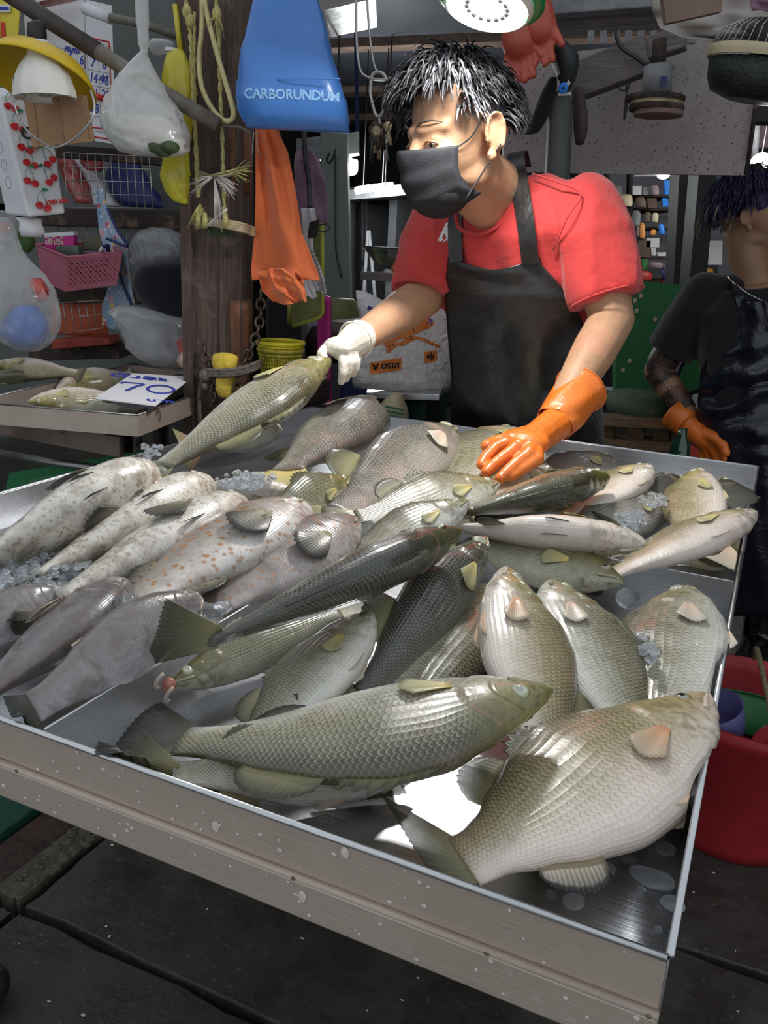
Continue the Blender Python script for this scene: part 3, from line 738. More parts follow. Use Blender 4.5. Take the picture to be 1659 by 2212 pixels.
def locks(name, mat, root, Q, k, seeds, n, length, seed, droop=1.0, r0=.0032, mess=.5, base=(.100, .080, .098), off=(-.014, 0, .038)):
    """hair as many tapering curved locks over a scalp shell"""
    rr = random.Random(seed); m = MB()
    made = 0
    while made < n:
        th, ph = rr.uniform(-PI, PI), math.acos(rr.uniform(-.35, 1))
        w = seeds(th, ph)
        if w <= 0 or rr.random() > w: continue
        made += 1
        nx, ny, nz = math.sin(ph) * math.cos(th), math.sin(ph) * math.sin(th), math.cos(ph)
        p = Vector((off[0] + base[0] * nx, off[1] + base[1] * ny, off[2] + base[2] * nz)); nn = Vector((nx, ny, nz))
        # comb outward from the crown and downward
        crown = Vector((-.4, 0, .9)); d = (nn - crown * nn.dot(crown.normalized()) * .9); 
        if d.length < .05: d = Vector((rr.uniform(-1, 1), rr.uniform(-1, 1), 0))
        d.normalize(); d = (d + Vector((rr.uniform(-1, 1), rr.uniform(-1, 1), rr.uniform(-.4, .8))) * mess + nn * .25).normalized()
        L = length(th, ph) * rr.uniform(.7, 1.25); pts = []; q = p - nn * .004
        for i in range(6):
            pts.append(Q(q.x * k, q.y * k, q.z * k)); q = q + d * (L / 5)
            d = (d + Vector((0, 0, -.30 * droop)) + nn * -.10 + Vector((rr.uniform(-1, 1), rr.uniform(-1, 1), rr.uniform(-1, 1))) * .12).normalized()
        m.tube(pts, [r0 * k * a for a in (.8, 1.15, 1.1, .9, .6, .12)], 5, True, .55)
    return m.build(name, mat, root)
def hand(m, wrist, palm, fingers, r=.0105, pr=(.022, .030)):
    """wrist, palm and five fingers as tapering chains; each finger a list of joints from its knuckle to its tip"""
    m.capsule(wrist, palm, pr[0], pr[1] * .8)
    for i, fg in enumerate(fingers):
        rad = r * (1.05 if i else 1.18) * (.86 if i == len(fingers) - 1 else 1)
        m.capsule(palm if i else lerp(wrist, palm, .55), fg[0], pr[1] * .62, rad * 1.18, 12)
        for a, b, q in zip(fg, fg[1:], range(9)): m.capsule(a, b, rad * (1 - .07 * q), rad * (.93 - .07 * q), 12)
def torso(m, rows, right, grow=0):
    """rings of (centre, half width, half depth) from pelvis to shoulders"""
    rs = []
    for i, (c, a, b) in enumerate(rows):
        d = (rows[min(i + 1, len(rows) - 1)][0] - rows[max(i - 1, 0)][0]).normalized()
        r = (right - d * right.dot(d)).normalized(); f = d.cross(r)
        ring = []
        for k in range(28):
            t = 2 * PI * k / 28; x, y = math.cos(t), math.sin(t)
            e = 1 / (abs(x) ** 2.6 + abs(y) ** 2.6) ** (1 / 2.6)
            ring.append(c + r * ((a + grow) * x * e) + f * ((b + grow) * y * e))
        rs.append(ring)
    m.rings(rs)

# ---- the fish seller
SL, SR, NK = P(1262, 462, y=1.73), P(948, 500, y=1.76), P(1092, 430, y=1.73)
EL, WL, CL = P(1322, 690, y=1.70), P(1200, 905, y=1.48), P(1252, 846, y=1.56)
ER, WR = P(917, 640, y=1.70), P(772, 735, y=1.44)
RT = (SL - SR).normalized()
HC = P(992, 300, y=1.56)
left_ = -(RW @ Vector((1, 0, 0))); toward = -(RW @ Vector((0, 0, 1))); dwn = Vector((0, 0, -1))
QH, RH = head_frame(HC, left_ * .80 + toward * .52 + dwn * .34, Vector((0, 0, 1)) + left_ * .10)
rows = [(P(1140, 960, y=1.97), .165, .115), (P(1136, 860, y=1.93), .155, .108), (P(1132, 760, y=1.88), .135, .105), (P(1126, 650, y=1.83), .148, .110), (P(1114, 550, y=1.78), .165, .112), (P(1104, 480, y=1.75), .165, .095), (P(1098, 440, y=1.74), .10, .07)]
m = MB(); head_solid(m, QH, RH, 1.0)
m.capsule(NK, QH(-.02, 0, -.06), .060, .054, 18); m.capsule(P(1070, 470, y=1.70), QH(.01, 0, -.075), .042, .04, 14)
torso(m, rows, RT)
for s, e, w, hd in ((SL, EL, WL, CL), (SR, ER, WR, None)):
    m.capsule(s, e, .054, .043, 16); m.capsule(e, lerp(e, w, .35), .043, .042, 16); m.capsule(lerp(e, w, .35), w, .042, .027, 16)
m.capsule(WR, P(752, 746, y=1.43), .022, .014); m.capsule(WL, P(1170, 930, y=1.43), .022, .014)
hips = [P(1085, 960, y=1.97), P(1195, 960, y=1.97)]
for h in hips:
    kn = V(h.x, h.y - .02, .45); an = V(h.x, h.y + .03, .06)
    m.capsule(h, kn, .088, .058); m.capsule(kn, an, .058, .040); m.capsule(an, an + V(0, -.13, -.02), .040, .034)
seller = m.build('person', 'skin_tan', None, remesh=.0048, smooth_it=3, origin=(HC.x, 1.97, 0),
                 label='man in red t-shirt, black apron and face mask leaning over the fish table', cat='person')
for s in (1, -1):
    MB().sphere(QH(.0745, s * .0315, -.001), (.0125, .0125, .0125), 16, RH).build('eye', 'eye_white', seller)
    MB().sphere(QH(.0835, s * .030 + .0015, -.0025), (.0045, .006, .006), 12, RH).build('iris', 'eye_iris', seller)
    MB().tube([QH(.096, s * .012, .030), QH(.093, s * .026, .036), QH(.084, s * .042, .036), QH(.070, s * .055, .029)], [.001, .0024, .0022, .0006], 6).build('eyebrow', 'brow', seller)
    MB().tube(spline([QH(.0885, s * .017, .000), QH(.0905, s * .030, .0045), QH(.086, s * .042, .0015), QH(.080, s * .048, -.003)], 3), .0022, 6).build('eyelid', 'skin_tan', seller)
# hair: fringe over the brow, sides over the ears, grey at the temple
def seed_a(th, ph):
    z = math.cos(ph)
    if z > .45: return 1
    f = math.cos(th)
    if f > .55: return 0
    if f > .2: return .8 if z > .05 else 0
    if f > -.35 and z < .12: return 0
    return 1 if z > -.22 else 0
cap = MB().sphere(QH(-.024, 0, .050), (.090, .079, .090), 24, RH)
cap.build('scalp_hair', 'hair_black', seller)
def hlen(th, ph): return .078 if math.cos(th) > .3 else .042
locks('hair', 'hair_black', seller, QH, 1.0, seed_a, 1500, hlen, 3, droop=1.1, mess=.32, r0=.0026)
locks('temple_hair', 'hair_grey', seller, QH, 1.0, lambda th, ph: 1 if .12 < math.cos(th) < .55 and -.05 < math.cos(ph) < .4 else 0, 70, lambda th, ph: .035, 13, droop=.9, mess=.3, r0=.0016)
# face mask with pleats, loops and folded lower edge
def mask_fn(u, v):
    a = (u - .5) * 2; z = lerp(-.012, -.118, v); wdt = lerp(.067, .060, v)
    y = a * (wdt + .004); x = .122 - .066 * abs(a) ** 2.2 - (.012 * (v - .35) ** 2 * 4) + .012 * math.exp(-(a / .25) ** 2) * (1 - v)
    x += .0022 * math.sin(v * 19) * (1 - abs(a) * .6)
    if v > .75: x -= (v - .75) * .10
    z += .022 * abs(a) ** 3 * v - (1 - abs(a)) * .006 * v
    return QH(x + .004, y, z + (.010 * (1 - abs(a)) if v < .1 else 0))
mask = MB().grid(mask_fn, 26, 22).build('face_mask', 'mask_black', seller, solid=.0016)
cup = MB(); cup.sphere(QH(.058, 0, -.082), (.056, .058, .046), 22, RH); cup.build('mask_fold', 'mask_black', mask)
for s in (1, -1):
    MB().tube(spline([QH(.064, s * .064, -.018), QH(.030, s * .076, -.002), QH(.004, s * .082, .026), QH(-.016, s * .086, .030)], 4), .0016, 6).build('ear_loop', 'mask_black', mask)
    MB().tube(spline([QH(.052, s * .066, -.100), QH(.022, s * .070, -.072), QH(-.004, s * .080, -.042), QH(-.024, s * .086, -.022)], 4), .0016, 6).build('ear_loop', 'mask_black', mask)
# t-shirt
m = MB(); torso(m, [(c, a, b) for c, a, b in rows[2:-1]] + [(P(1100, 445, y=1.75), .125, .075)], RT, .016)
for s, e in ((SL, EL), (SR, ER)):
    q = .80 if s is SL else .98
    m.capsule(lerp(s, e, -.02), lerp(s, e, .25), .070, .078, 20)
    d = (e - s).normalized(); s1, u1, _ = basis(d)
    rs = [[lerp(s, e, t) + s1 * (r * math.cos(2 * PI * k / 26)) + u1 * (r * math.sin(2 * PI * k / 26)) for k in range(26)] for t, r in ((0, .066), (.25, .074), (.55, .073), (q, .068))]
    m.rings(rs)
m.capsule(lerp(SL, NK, .0), lerp(SL, NK, .72), .066, .052, 18); m.capsule(SR, lerp(SR, NK, .70), .064, .052, 18)
shirt = m.build('t_shirt', 'shirt_red', seller, remesh=.0055, smooth_it=4)
wsp = parent_loc(seller)
def folds(co):
    p = co + wsp
    n = noise.noise(Vector((p.x * 9, p.y * 5, p.z * 6 + p.x * 9))); n2 = noise.noise(Vector((p.x * 22 + p.z * 8, p.y * 14, p.z * 12)))
    ridge = (1 - abs(n)) ** 3
    return .0115 * (ridge - .35) + .0055 * n2
displace(shirt.data, folds)
for nm, pts, r in (('collar', [(984, 462, 1.668), (994, 494, 1.650), (1034, 506, 1.640), (1076, 488, 1.645), (1104, 452, 1.664), (1113, 418, 1.70), (1112, 388, 1.75)], .0052),):
    MB().tube(spline([P(a, b, y=c) for a, b, c in pts], 5), r, 8, True, .6).build(nm, 'shirt_red', seller)
for s, e, q, rr_ in ((SL, EL, .80, .0705), (SR, ER, .97, .0705)):
    d = (e - s).normalized(); s1, u1, _ = basis(d); c = lerp(s, e, q)
    MB().tube([c + (s1 * math.cos(2 * PI * k / 24) + u1 * math.sin(2 * PI * k / 24)) * rr_ for k in range(24)], .0026, 6, loop=True).build('sleeve_hem', 'shirt_red', seller)
# shoulder seam
MB().tube(spline([P(1150, 375, y=1.672), P(1210, 395, y=1.655), P(1255, 420, y=1.655), P(1225, 470, y=1.632), P(1195, 540, y=1.655)], 4), .0018, 5).build('shoulder_seam', 'shirt_red', seller)
t1 = text_mesh('Ki', .046, 'print_white', 'chest_print', seller, P(948, 499, y=1.62), RT, V(0, .0, 1), shear=.3, bold=.0015)
drape(t1, shirt, V(0, 1, 0), .0015)
m = MB(); 
for dx in (0, 9, 18, 26): m.prism([P(936 + dx, 514, y=1.62), P(941 + dx, 514, y=1.62), P(936 + dx, 520, y=1.62), P(931 + dx, 520, y=1.62)], V(0, .0004, 0))
drape(m.build('chest_print_bar', 'print_white', seller, smooth=False), shirt, V(0, 1, 0), .0015)
m = MB(); m.prism([P(957, 566, y=1.62), P(968, 560, y=1.62), P(970, 576, y=1.62), P(962, 580, y=1.62), P(968, 592, y=1.62), P(958, 590, y=1.62)], V(0, .0004, 0))
drape(m.build('chest_print_mark', 'print_white', seller, smooth=False), shirt, V(0, 1, 0), .0015)
# trousers and boots
m = MB()
m.sphere((hips[0] + hips[1]) / 2 + V(0, 0, -.01), (.185, .135, .13), 20); torso(m, rows[:3], RT, .016)
for h in hips:
    kn = V(h.x, h.y - .02, .45); an = V(h.x, h.y + .03, .10)
    m.capsule(h, kn, .105, .078); m.capsule(kn, an, .078, .066)
m.build('trousers', 'trouser_dark', seller, remesh=.009, smooth_it=3)
for h in hips:
    an = V(h.x, h.y + .03, .05); m = MB(); m.capsule(an + V(0, 0, .25), an, .066, .055); m.capsule(an, an + V(0, -.15, -.005), .054, .045)
    m.build('rubber_boot', 'boot_black', seller, remesh=.008, smooth_it=2)
# apron: bib, skirt and straps
ap = [  # photo row: y, left, right, depth left / middle / right
    (556, 968, 1166, 1.660, 1.638, 1.655), (574, 967, 1172, 1.662, 1.640, 1.658), (600, 964, 1196, 1.668, 1.645, 1.665), (640, 962, 1228, 1.680, 1.655, 1.685), (690, 965, 1256, 1.70, 1.668, 1.715),
    (750, 970, 1272, 1.735, 1.690, 1.745), (810, 975, 1268, 1.765, 1.712, 1.775), (870, 976, 1272, 1.800, 1.740, 1.800), (930, 974, 1296, 1.830, 1.775, 1.82), (1000, 972, 1310, 1.85, 1.800, 1.84), (1120, 972, 1316, 1.86, 1.81, 1.85), (1240, 974, 1318, 1.86, 1.81, 1.85)]
def apron_fn(u, v):
    r = v * (len(ap) - 1); i = min(int(r), len(ap) - 2); t = r - i
    A = [lerp(a, b, t) for a, b in zip(ap[i], ap[i + 1])]
    px = lerp(A[1], A[2], u); dip = 26 * math.sin(PI * u) ** 1.3 * max(0, 1 - v * 3.2)
    w = 4 * u * (1 - u); dep = lerp(lerp(A[3], A[5], u), A[4], w)
    k = max(0, v - .25)
    dep += .011 * k * math.sin(u * 9 + v * 9) + .007 * noise.noise(Vector((u * 4, v * 9, 1))) + .010 * k * noise.noise(Vector((u * 7 - v * 5, v * 3, 4)))
    return P(px, A[0] + dip, y=dep)
apron = MB().grid(apron_fn, 46, 60).build('apron', 'apron_leather', seller, solid=.0025)
def ribbon(nm, mat, root, ctr, wid, th=.003, n=6, side=None):
    pts = spline(ctr, n); m = MB(); rs = []
    for i, p in enumerate(pts):
        d = pts[min(i + 1, len(pts) - 1)] - pts[max(i - 1, 0)]; d.normalize()
        s = (side - d * side.dot(d)).normalized() if side is not None else basis(d)[0]; nn = s.cross(d)
        w = wid(i / (len(pts) - 1)) if callable(wid) else wid
        rs.append([p - s * w / 2 - nn * th / 2, p + s * w / 2 - nn * th / 2, p + s * w / 2 + nn * th / 2, p - s * w / 2 + nn * th / 2])
    return m.rings(rs).build(nm, mat, root, angle=40)
ribbon('strap', 'apron_leather', apron, [P(1146, 570, y=1.642), P(1138, 500, y=1.628), P(1128, 430, y=1.645), P(1118, 372, y=1.668), P(1114, 338, y=1.715), P(1122, 330, y=1.79), P(1130, 360, y=1.84)], .034, side=RT)
ribbon('strap', 'apron_leather', apron, [P(985, 566, y=1.648), P(983, 520, y=1.650), P(984, 470, y=1.668), P(990, 430, y=1.70), P(1000, 410, y=1.77)], .030, side=RT)
# orange glove pressing on the fish
m = MB()
g = lambda x, y, d: P(x, y, y=d)
pal = g(1148, 955, 1.375)
hand(m, g(1205, 912, 1.475), pal, [
    [g(1100, 948, 1.40), g(1068, 956, 1.38), g(1052, 964, 1.36)],
    [g(1106, 950, 1.345), g(1068, 970, 1.325), g(1048, 990, 1.30), g(1040, 1004, 1.285)],
    [g(1120, 964, 1.330), g(1085, 990, 1.300), g(1060, 1010, 1.280), g(1050, 1020, 1.268)],
    [g(1142, 980, 1.320), g(1112, 1004, 1.290), g(1090, 1024, 1.268), g(1080, 1034, 1.258)],
    [g(1160, 992, 1.320), g(1132, 1012, 1.295), g(1112, 1024, 1.280), g(1104, 1030, 1.272)]], r=.0112, pr=(.031, .034))
m.sphere(lerp(pal, g(1118, 956, 1.35), .45), (.042, .040, .024), 18)
glove = m.build('glove', 'glove_orange', seller, remesh=.0026, smooth_it=3, label='orange rubber glove')
cu = [g(1196, 918, 1.468), g(1206, 906, 1.482), g(1218, 892, 1.50), g(1234, 868, 1.53), g(1246, 852, 1.552), g(1254, 842, 1.566)]
rs = []
for i, c in enumerate(cu):
    d = (cu[-1] - cu[0]).normalized(); s1, u1, _ = basis(d); r = (.034, .037, .039, .041, .044, .049)[i]
    rs.append([c + (s1 * math.cos(2 * PI * k / 36) + u1 * math.sin(2 * PI * k / 36)) * (r + .0022 * math.sin(k * 1.1 + i * 1.7) * (i < 5)) for k in range(36)])
cuffo = MB().rings(rs, True, False).build('cuff', 'glove_orange', glove, solid=.002, sub=1)
MB().tube(rs[-1], .0017, 6, loop=True).build('cuff_rim', 'glove_orange', glove)
# white glove gripping the fish by its jaw
m = MB()
hand(m, g(774, 730, 1.445), g(744, 752, 1.42), [
    [g(722, 748, 1.415), g(702, 754, 1.40), g(694, 764, 1.385), g(700, 774, 1.385)],
    [g(738, 762, 1.405), g(741, 784, 1.398), g(740, 806, 1.395), g(737, 824, 1.398)],
    [g(752, 763, 1.412), g(756, 784, 1.408), g(752, 804, 1.408), g(748, 818, 1.415)],
    [g(763, 762, 1.420), g(769, 780, 1.418), g(768, 796, 1.420), g(762, 808, 1.428)],
    [g(768, 756, 1.432), g(774, 774, 1.432), g(772, 788, 1.436), g(767, 798, 1.442)]], r=.0088, pr=(.034, .033))
m.sphere(g(735, 750, 1.418), (.034, .030, .020), 16)
wg = m.build('glove', 'glove_latex', seller, remesh=.0021, smooth_it=2, label='white latex glove')
d = (g(774, 730, 1.445) - g(800, 712, 1.487)).normalized(); s1, u1, _ = basis(d)
MB().tube([g(768, 735, 1.44) + (s1 * math.cos(2 * PI * k / 24) + u1 * math.sin(2 * PI * k / 24)) * .0355 for k in range(24)], .002, 6, loop=True).build('cuff_rim', 'glove_latex', wg)

# ---- the helper at the edge of the picture
Y2 = 2.80
hc2 = P(1622, 468, y=Y2); rt2 = RW @ Vector((1, 0, 0)); tw2 = -(RW @ Vector((0, 0, 1)))
Q2, R2 = head_frame(hc2, rt2 * .93 + tw2 * .32 + dwn * .08, Vector((0, 0, 1)))
sR2, sL2 = P(1522, 640, y=Y2 - .02), P(1760, 650, y=Y2 + .08)
eR2, wR2 = P(1420, 800, y=Y2 + .0), P(1492, 902, y=Y2 - .06)
r2 = (sL2 - sR2).normalized()
rows2 = [(P(1650, 1010, y=Y2), .165, .12), (P(1648, 930, y=Y2), .150, .11), (P(1645, 830, y=Y2), .150, .11), (P(1643, 740, y=Y2), .165, .115), (P(1640, 660, y=Y2), .165, .10), (P(1640, 615, y=Y2), .09, .065)]
m = MB(); head_solid(m, Q2, R2, .96)
m.capsule(P(1632, 615, y=Y2), Q2(-.02, 0, -.05), .054, .050, 16)
torso(m, rows2, r2)
m.capsule(sR2, eR2, .056, .042); m.capsule(eR2, lerp(eR2, wR2, .4), .042, .041); m.capsule(lerp(eR2, wR2, .4), wR2, .041, .028); m.capsule(wR2, P(1505, 930, y=Y2 - .08), .024, .016)
eL2 = P(1830, 800, y=Y2); m.capsule(sL2, eL2, .056, .042); m.capsule(eL2, P(1800, 920, y=Y2 - .1), .042, .028)
hp2 = [V(rows2[0][0].x - .085, Y2, rows2[0][0].z), V(rows2[0][0].x + .085, Y2, rows2[0][0].z)]
for h in hp2: m.capsule(h, V(h.x, Y2, .40), .085, .058); m.capsule(V(h.x, Y2, .40), V(h.x, Y2 + .02, .06), .058, .040); m.capsule(V(h.x, Y2 + .02, .06), V(h.x - .03, Y2 - .12, .04), .040, .033)
helper = m.build('person', 'skin_brown', None, remesh=.006, smooth_it=3, origin=(hc2.x, Y2, 0), label='person with dyed violet hair in a black t-shirt and navy rubber apron', cat='person')
for s in (1, -1):
    MB().sphere(Q2(.072, s * .030, -.001), .0118, 14).build('eye', 'eye_white', helper)
    MB().sphere(Q2(.0815, s * .030, -.001), .0052, 10).build('iris', 'eye_iris', helper)
    MB().tube([Q2(.093, s * .012, .030), Q2(.088, s * .030, .035), Q2(.070, s * .050, .028)], .003, 6).build('eyebrow', 'brow', helper)
MB().sphere(Q2(-.016, 0, .045), (.093, .078, .090), 24, R2).build('scalp_hair', 'hair_violet', helper)
def seed_b(th, ph):
    z = math.cos(ph); f = math.cos(th)
    if z > .35: return 1
    if f > .25: return 0
    return 1 if z > (-.1 if f > -.3 else -.34) else 0
locks('hair', 'hair_violet', helper, Q2, .96, seed_b, 760, lambda th, ph: .030 if math.cos(th) > .1 else .060, 9, droop=1.5, mess=.18)
locks('nape_hair', 'hair_bleached', helper, Q2, .96, lambda th, ph: 1 if math.cos(th) < -.35 and -.34 < math.cos(ph) < .1 else 0, 40, lambda th, ph: .085, 19, droop=2.0, mess=.25)
locks('crown_streak', 'hair_bleached', helper, Q2, .96, lambda th, ph: 1 if math.cos(ph) > .86 else 0, 50, lambda th, ph: .04, 29, droop=.8, mess=.5, r0=.003)
m = MB(); torso(m, rows2[:-1] + [(P(1640, 622, y=Y2), .11, .075)], r2, .014)
m.capsule(sR2, lerp(sR2, eR2, .3), .072, .075, 18); m.capsule(sR2, lerp(sR2, P(1640, 620, y=Y2), .6), .066, .05); m.capsule(sL2, lerp(sL2, eL2, .7), .072, .07, 18)
d = (eR2 - sR2).normalized(); s1, u1, _ = basis(d)
m.rings([[lerp(sR2, eR2, t) + (s1 * math.cos(2 * PI * k / 24) + u1 * math.sin(2 * PI * k / 24)) * r for k in range(24)] for t, r in ((0, .066), (.4, .076), (.74, .074))])
m.build('t_shirt', 'shirt_black', helper, remesh=.007, smooth_it=3)
MB().tube(spline([eR2 + (wR2 - eR2) * .02, lerp(eR2, wR2, .5), lerp(eR2, wR2, .86)], 8), lambda t: lerp(.0435, .0335, t), 20, False).build('tattoo_sleeve', 'skin_inked', helper, label='dark tattooed forearm skin')
MB().tube(spline([lerp(sR2, eR2, .72), lerp(sR2, eR2, .9), eR2 + (wR2 - eR2) * .06], 8), lambda t: lerp(.0475, .0445, t), 20, False).build('tattoo_sleeve', 'skin_inked', helper)
ap2 = [(650, 1592, 1690), (690, 1572, 1720), (740, 1545, 1745), (800, 1515, 1765), (860, 1508, 1775), (930, 1508, 1780), (1000, 1512, 1785), (1100, 1535, 1790), (1230, 1560, 1790), (1330, 1575, 1790)]
def apron2(u, v):
    r = v * (len(ap2) - 1); i = min(int(r), len(ap2) - 2); t = r - i; A = [lerp(a, b, t) for a, b in zip(ap2[i], ap2[i + 1])]
    w = 4 * u * (1 - u); dep = Y2 - .085 - .075 * w + .014 * math.sin(v * 60 + u * 7 + 3 * noise.noise(Vector((u * 4, v * 8, 2)))) * max(0, 1 - abs(v - .45) * 3.2) + .018 * noise.noise(Vector((u * 5, v * 6, 7)))
    return P(lerp(A[1], A[2], u), A[0], y=dep)
apr2 = MB().grid(apron2, 36, 80).build('apron', 'apron_navy', helper, solid=.003)
ribbon('strap', 'apron_navy', apr2, [P(1606, 662, y=Y2 - .12), P(1598, 630, y=Y2 - .10), P(1590, 605, y=Y2 - .04), P(1592, 598, y=Y2 + .03)], .035, side=rt2)
ribbon('waist_tie', 'apron_navy', apr2, [P(1512, 842, y=Y2 - .08), P(1490, 850, y=Y2 - .02), P(1464, 848, y=Y2 + .02), P(1462, 820, y=Y2 + .05), P(1482, 770, y=Y2 + .08)], .012, side=V(0, 0, 1))
m = MB(); h2 = lambda x, y, d: P(x, y, y=Y2 + d)
hand(m, h2(1480, 912, -.07), h2(1520, 948, -.10), [
    [h2(1545, 946, -.13), h2(1562, 962, -.15), h2(1568, 978, -.16)], [h2(1548, 958, -.12), h2(1560, 975, -.13), h2(1566, 992, -.13)], [h2(1536, 965, -.11), h2(1546, 982, -.12), h2(1548, 996, -.12)],
    [h2(1524, 968, -.10), h2(1530, 984, -.10), h2(1530, 996, -.10)], [h2(1512, 966, -.09), h2(1516, 980, -.09), h2(1516, 990, -.09)]], r=.0135, pr=(.034, .042))
gl2 = m.build('glove', 'glove_orange', helper, remesh=.004, smooth_it=3, label='orange rubber glove')
cu = [h2(1486, 918, -.075), h2(1470, 905, -.06), h2(1458, 893, -.05)]; dd = (cu[2] - cu[0]).normalized(); s1, u1, _ = basis(dd)
MB().rings([[c + (s1 * math.cos(2 * PI * k / 24) + u1 * math.sin(2 * PI * k / 24)) * r for k in range(24)] for c, r in zip(cu, (.041, .044, .050))], True, False).build('cuff', 'glove_orange', gl2, solid=.003)
MB().tube(spline([P(1570, 598, y=Y2 - .06), P(1592, 616, y=Y2 - .12), P(1612, 632, y=Y2 - .125), P(1650, 652, y=Y2 - .13)], 5), .002, 6).build('necklace', 'silver_chain', helper)
m = MB(); m.sphere((hp2[0] + hp2[1]) / 2, (.19, .14, .13), 18)
for h in hp2: m.capsule(h, V(h.x, Y2, .40), .10, .080); m.capsule(V(h.x, Y2, .40), V(h.x, Y2, .26), .080, .074)
m.build('trousers', 'trouser_dark', helper, remesh=.01, smooth_it=2)
for h in hp2:
    m = MB(); m.capsule(V(h.x, Y2 + .01, .30), V(h.x, Y2 + .02, .07), .074, .060); m.capsule(V(h.x, Y2 + .02, .06), V(h.x - .03, Y2 - .16, .05), .058, .048)
    b = m.build('rubber_boot', 'boot_black', helper, remesh=.008, smooth_it=2)
    MB().tube([V(h.x, Y2 + .06, .014), V(h.x - .02, Y2 - .08, .014), V(h.x - .035, Y2 - .19, .014)], .052, 12, True, .26).build('sole', 'sole_red', b)
# ---------------------------------------------------------------- the stall on the left and the post
def mpp(px, py, y): return (RW.transposed() @ (P(px, py, y=y) - V(0, 0, CAMZ))).z / FPX
CR = Vector((.905, .42, 0)).normalized()       # sideways in the stall, as the visitor stands
CF = Vector((-.42, .905, 0)).normalized()
def loft(rows, y, n=28, wr=.0, seed=1, dy=None, sq=2.2, freq=3.0, m=None, caps=True):
    """rows of (photo x, photo y, half width in photo pixels, half depth in metres[, depth]) -> closed soft body"""
    m = m or MB(); rs = []
    for i, r in enumerate(rows):
        yy = r[4] if len(r) > 4 else y
        c = P(r[0], r[1], y=yy); a = r[2] * mpp(r[0], r[1], yy); b = r[3]; ring = []
        for k in range(n):
            t = 2 * PI * k / n; x, z = math.cos(t), math.sin(t); e = 1 / (abs(x) ** sq + abs(z) ** sq) ** (1 / sq)
            w = 1 + wr * (noise.noise(Vector((x * freq, z * freq, i * .55 + seed * 7))) + .5 * noise.noise(Vector((x * freq * 2.6, z * freq * 2.6, i * .9 + seed * 3))))
            ring.append(c + CR * (a * x * e * w) + CF * (b * z * e * w))
        rs.append(ring)
    return m.rings(rs, True, caps)
def dense(rows, k=4):
    """smooth in-between rows"""
    out = []
    n = len(rows[0])
    q = [rows[0]] + list(rows) + [rows[-1]]
    for i in range(1, len(q) - 2):
        a, b, c, d = q[i - 1], q[i], q[i + 1], q[i + 2]
        for j in range(k):
            t = j / k; out.append(tuple(.5 * (2 * b[z] + (c[z] - a[z]) * t + (2 * a[z] - 5 * b[z] + 4 * c[z] - d[z]) * t * t + (3 * b[z] - a[z] - 3 * c[z] + d[z]) * t ** 3) for z in range(n)))
    out.append(tuple(rows[-1])); return out
def flat(outline, y, th=.002, m=None):
    """a flat piece seen from the front: outline in photo pixels at depth y (or per-point depth)"""
    m = m or MB(); return m.prism([P(p[0], p[1], y=p[2] if len(p) > 2 else y) for p in outline], CF * th)
def wood(name, a, b, scale=(40, 40, 3), rough=.75, wear=(.30, .20, .14)):
    t = NT(name).s(rough=rough)
    g = t.noise(t.coord('Object', scale), 3.0, 6, .65, .6); w = t.noise(t.coord('Object'), 14, 6, .7)
    c = t.ramp(g, [(.3, a), (.7, b)]); c = t.mix(t.math('MULTIPLY', t.ramp(w, [(.55, 0.0), (.72, 1.0)]), .7), c, wear)
    sp = t.voro(t.coord('Object'), 120); c = t.mix(t.math('MULTIPLY', t.ramp(sp, [(.06, 1.0), (.12, 0.0)]), .5), c, (.45, .42, .40))
    t.col(c); t.bump(t.math('ADD', g, t.math('MULTIPLY', w, .6)), .55, .01); return t
wood('post_wood', (.045, .028, .022), (.14, .090, .070), wear=(.22, .17, .15)); wood('post_worn', (.10, .045, .025), (.32, .13, .06), wear=(.5, .24, .13))
wood('beam_dark', (.018, .011, .008), (.055, .034, .026), (4, 40, 40)); wood('beam_grey', (.10, .085, .08), (.22, .19, .18), (4, 40, 40)); wood('plank_green', (.05, .09, .05), (.10, .15, .08))
plain('chain_iron', (.10, .075, .06), .45, .8, .5, 60, .4, 120); plain('rope_brown', (.16, .13, .105), .85, var=.4, scale=90, bump=.6, bscale=300)
plain('rope_yellow', (.52, .46, .17), .75, var=.3, scale=120, bump=.5, bscale=400); plain('twine_white', (.66, .60, .55), .6, var=.25, scale=90); plain('band_rust', (.42, .33, .20), .5, .3, .5, 40, .4)
plain('foam_yellow', (.66, .46, .06), .9, var=.22, scale=25, bump=.5, bscale=160); plain('moss_cloth', (.05, .07, .03), .95, var=.4, scale=60)
plain('hose_clear', (.55, .47, .20), .12, var=.3, scale=20, coat=.8); plain('wire_grey', (.50, .48, .46), .35, .6, .15); plain('wire_dark', (.02, .02, .022), .4)
plastic_film('film_clear', (.80, .80, .80), .20, .10); plastic_film('film_milky', (.80, .79, .77), .42, .18); plastic_film('film_yellow', (.72, .62, .05), .80, .22, .3); plastic_film('film_grey', (.30, .30, .31), .66, .16, .4)
plain('water_murky', (.50, .49, .42), .1, var=.15, alpha=.8)
def bag_blue():
    t = NT('film_blue').s(rough=.28, spec=.6, sss=.0)
    v = t.coord('Object'); t.col(t.ramp(t.noise(v, 8, 4), [(.3, (.055, .195, .56)), (.7, (.068, .22, .61))])); t.bump(t.noise(v, 9, 3, .5, 1.2), .22, .012)
bag_blue()
cloth_mat('cloth_orange', (.70, .155, .045), .6, .14, 700, .3); cloth_mat('cloth_black', (.008, .009, .012), .85, .3); cloth_mat('cloth_mauve', (.23, .13, .19), .85)
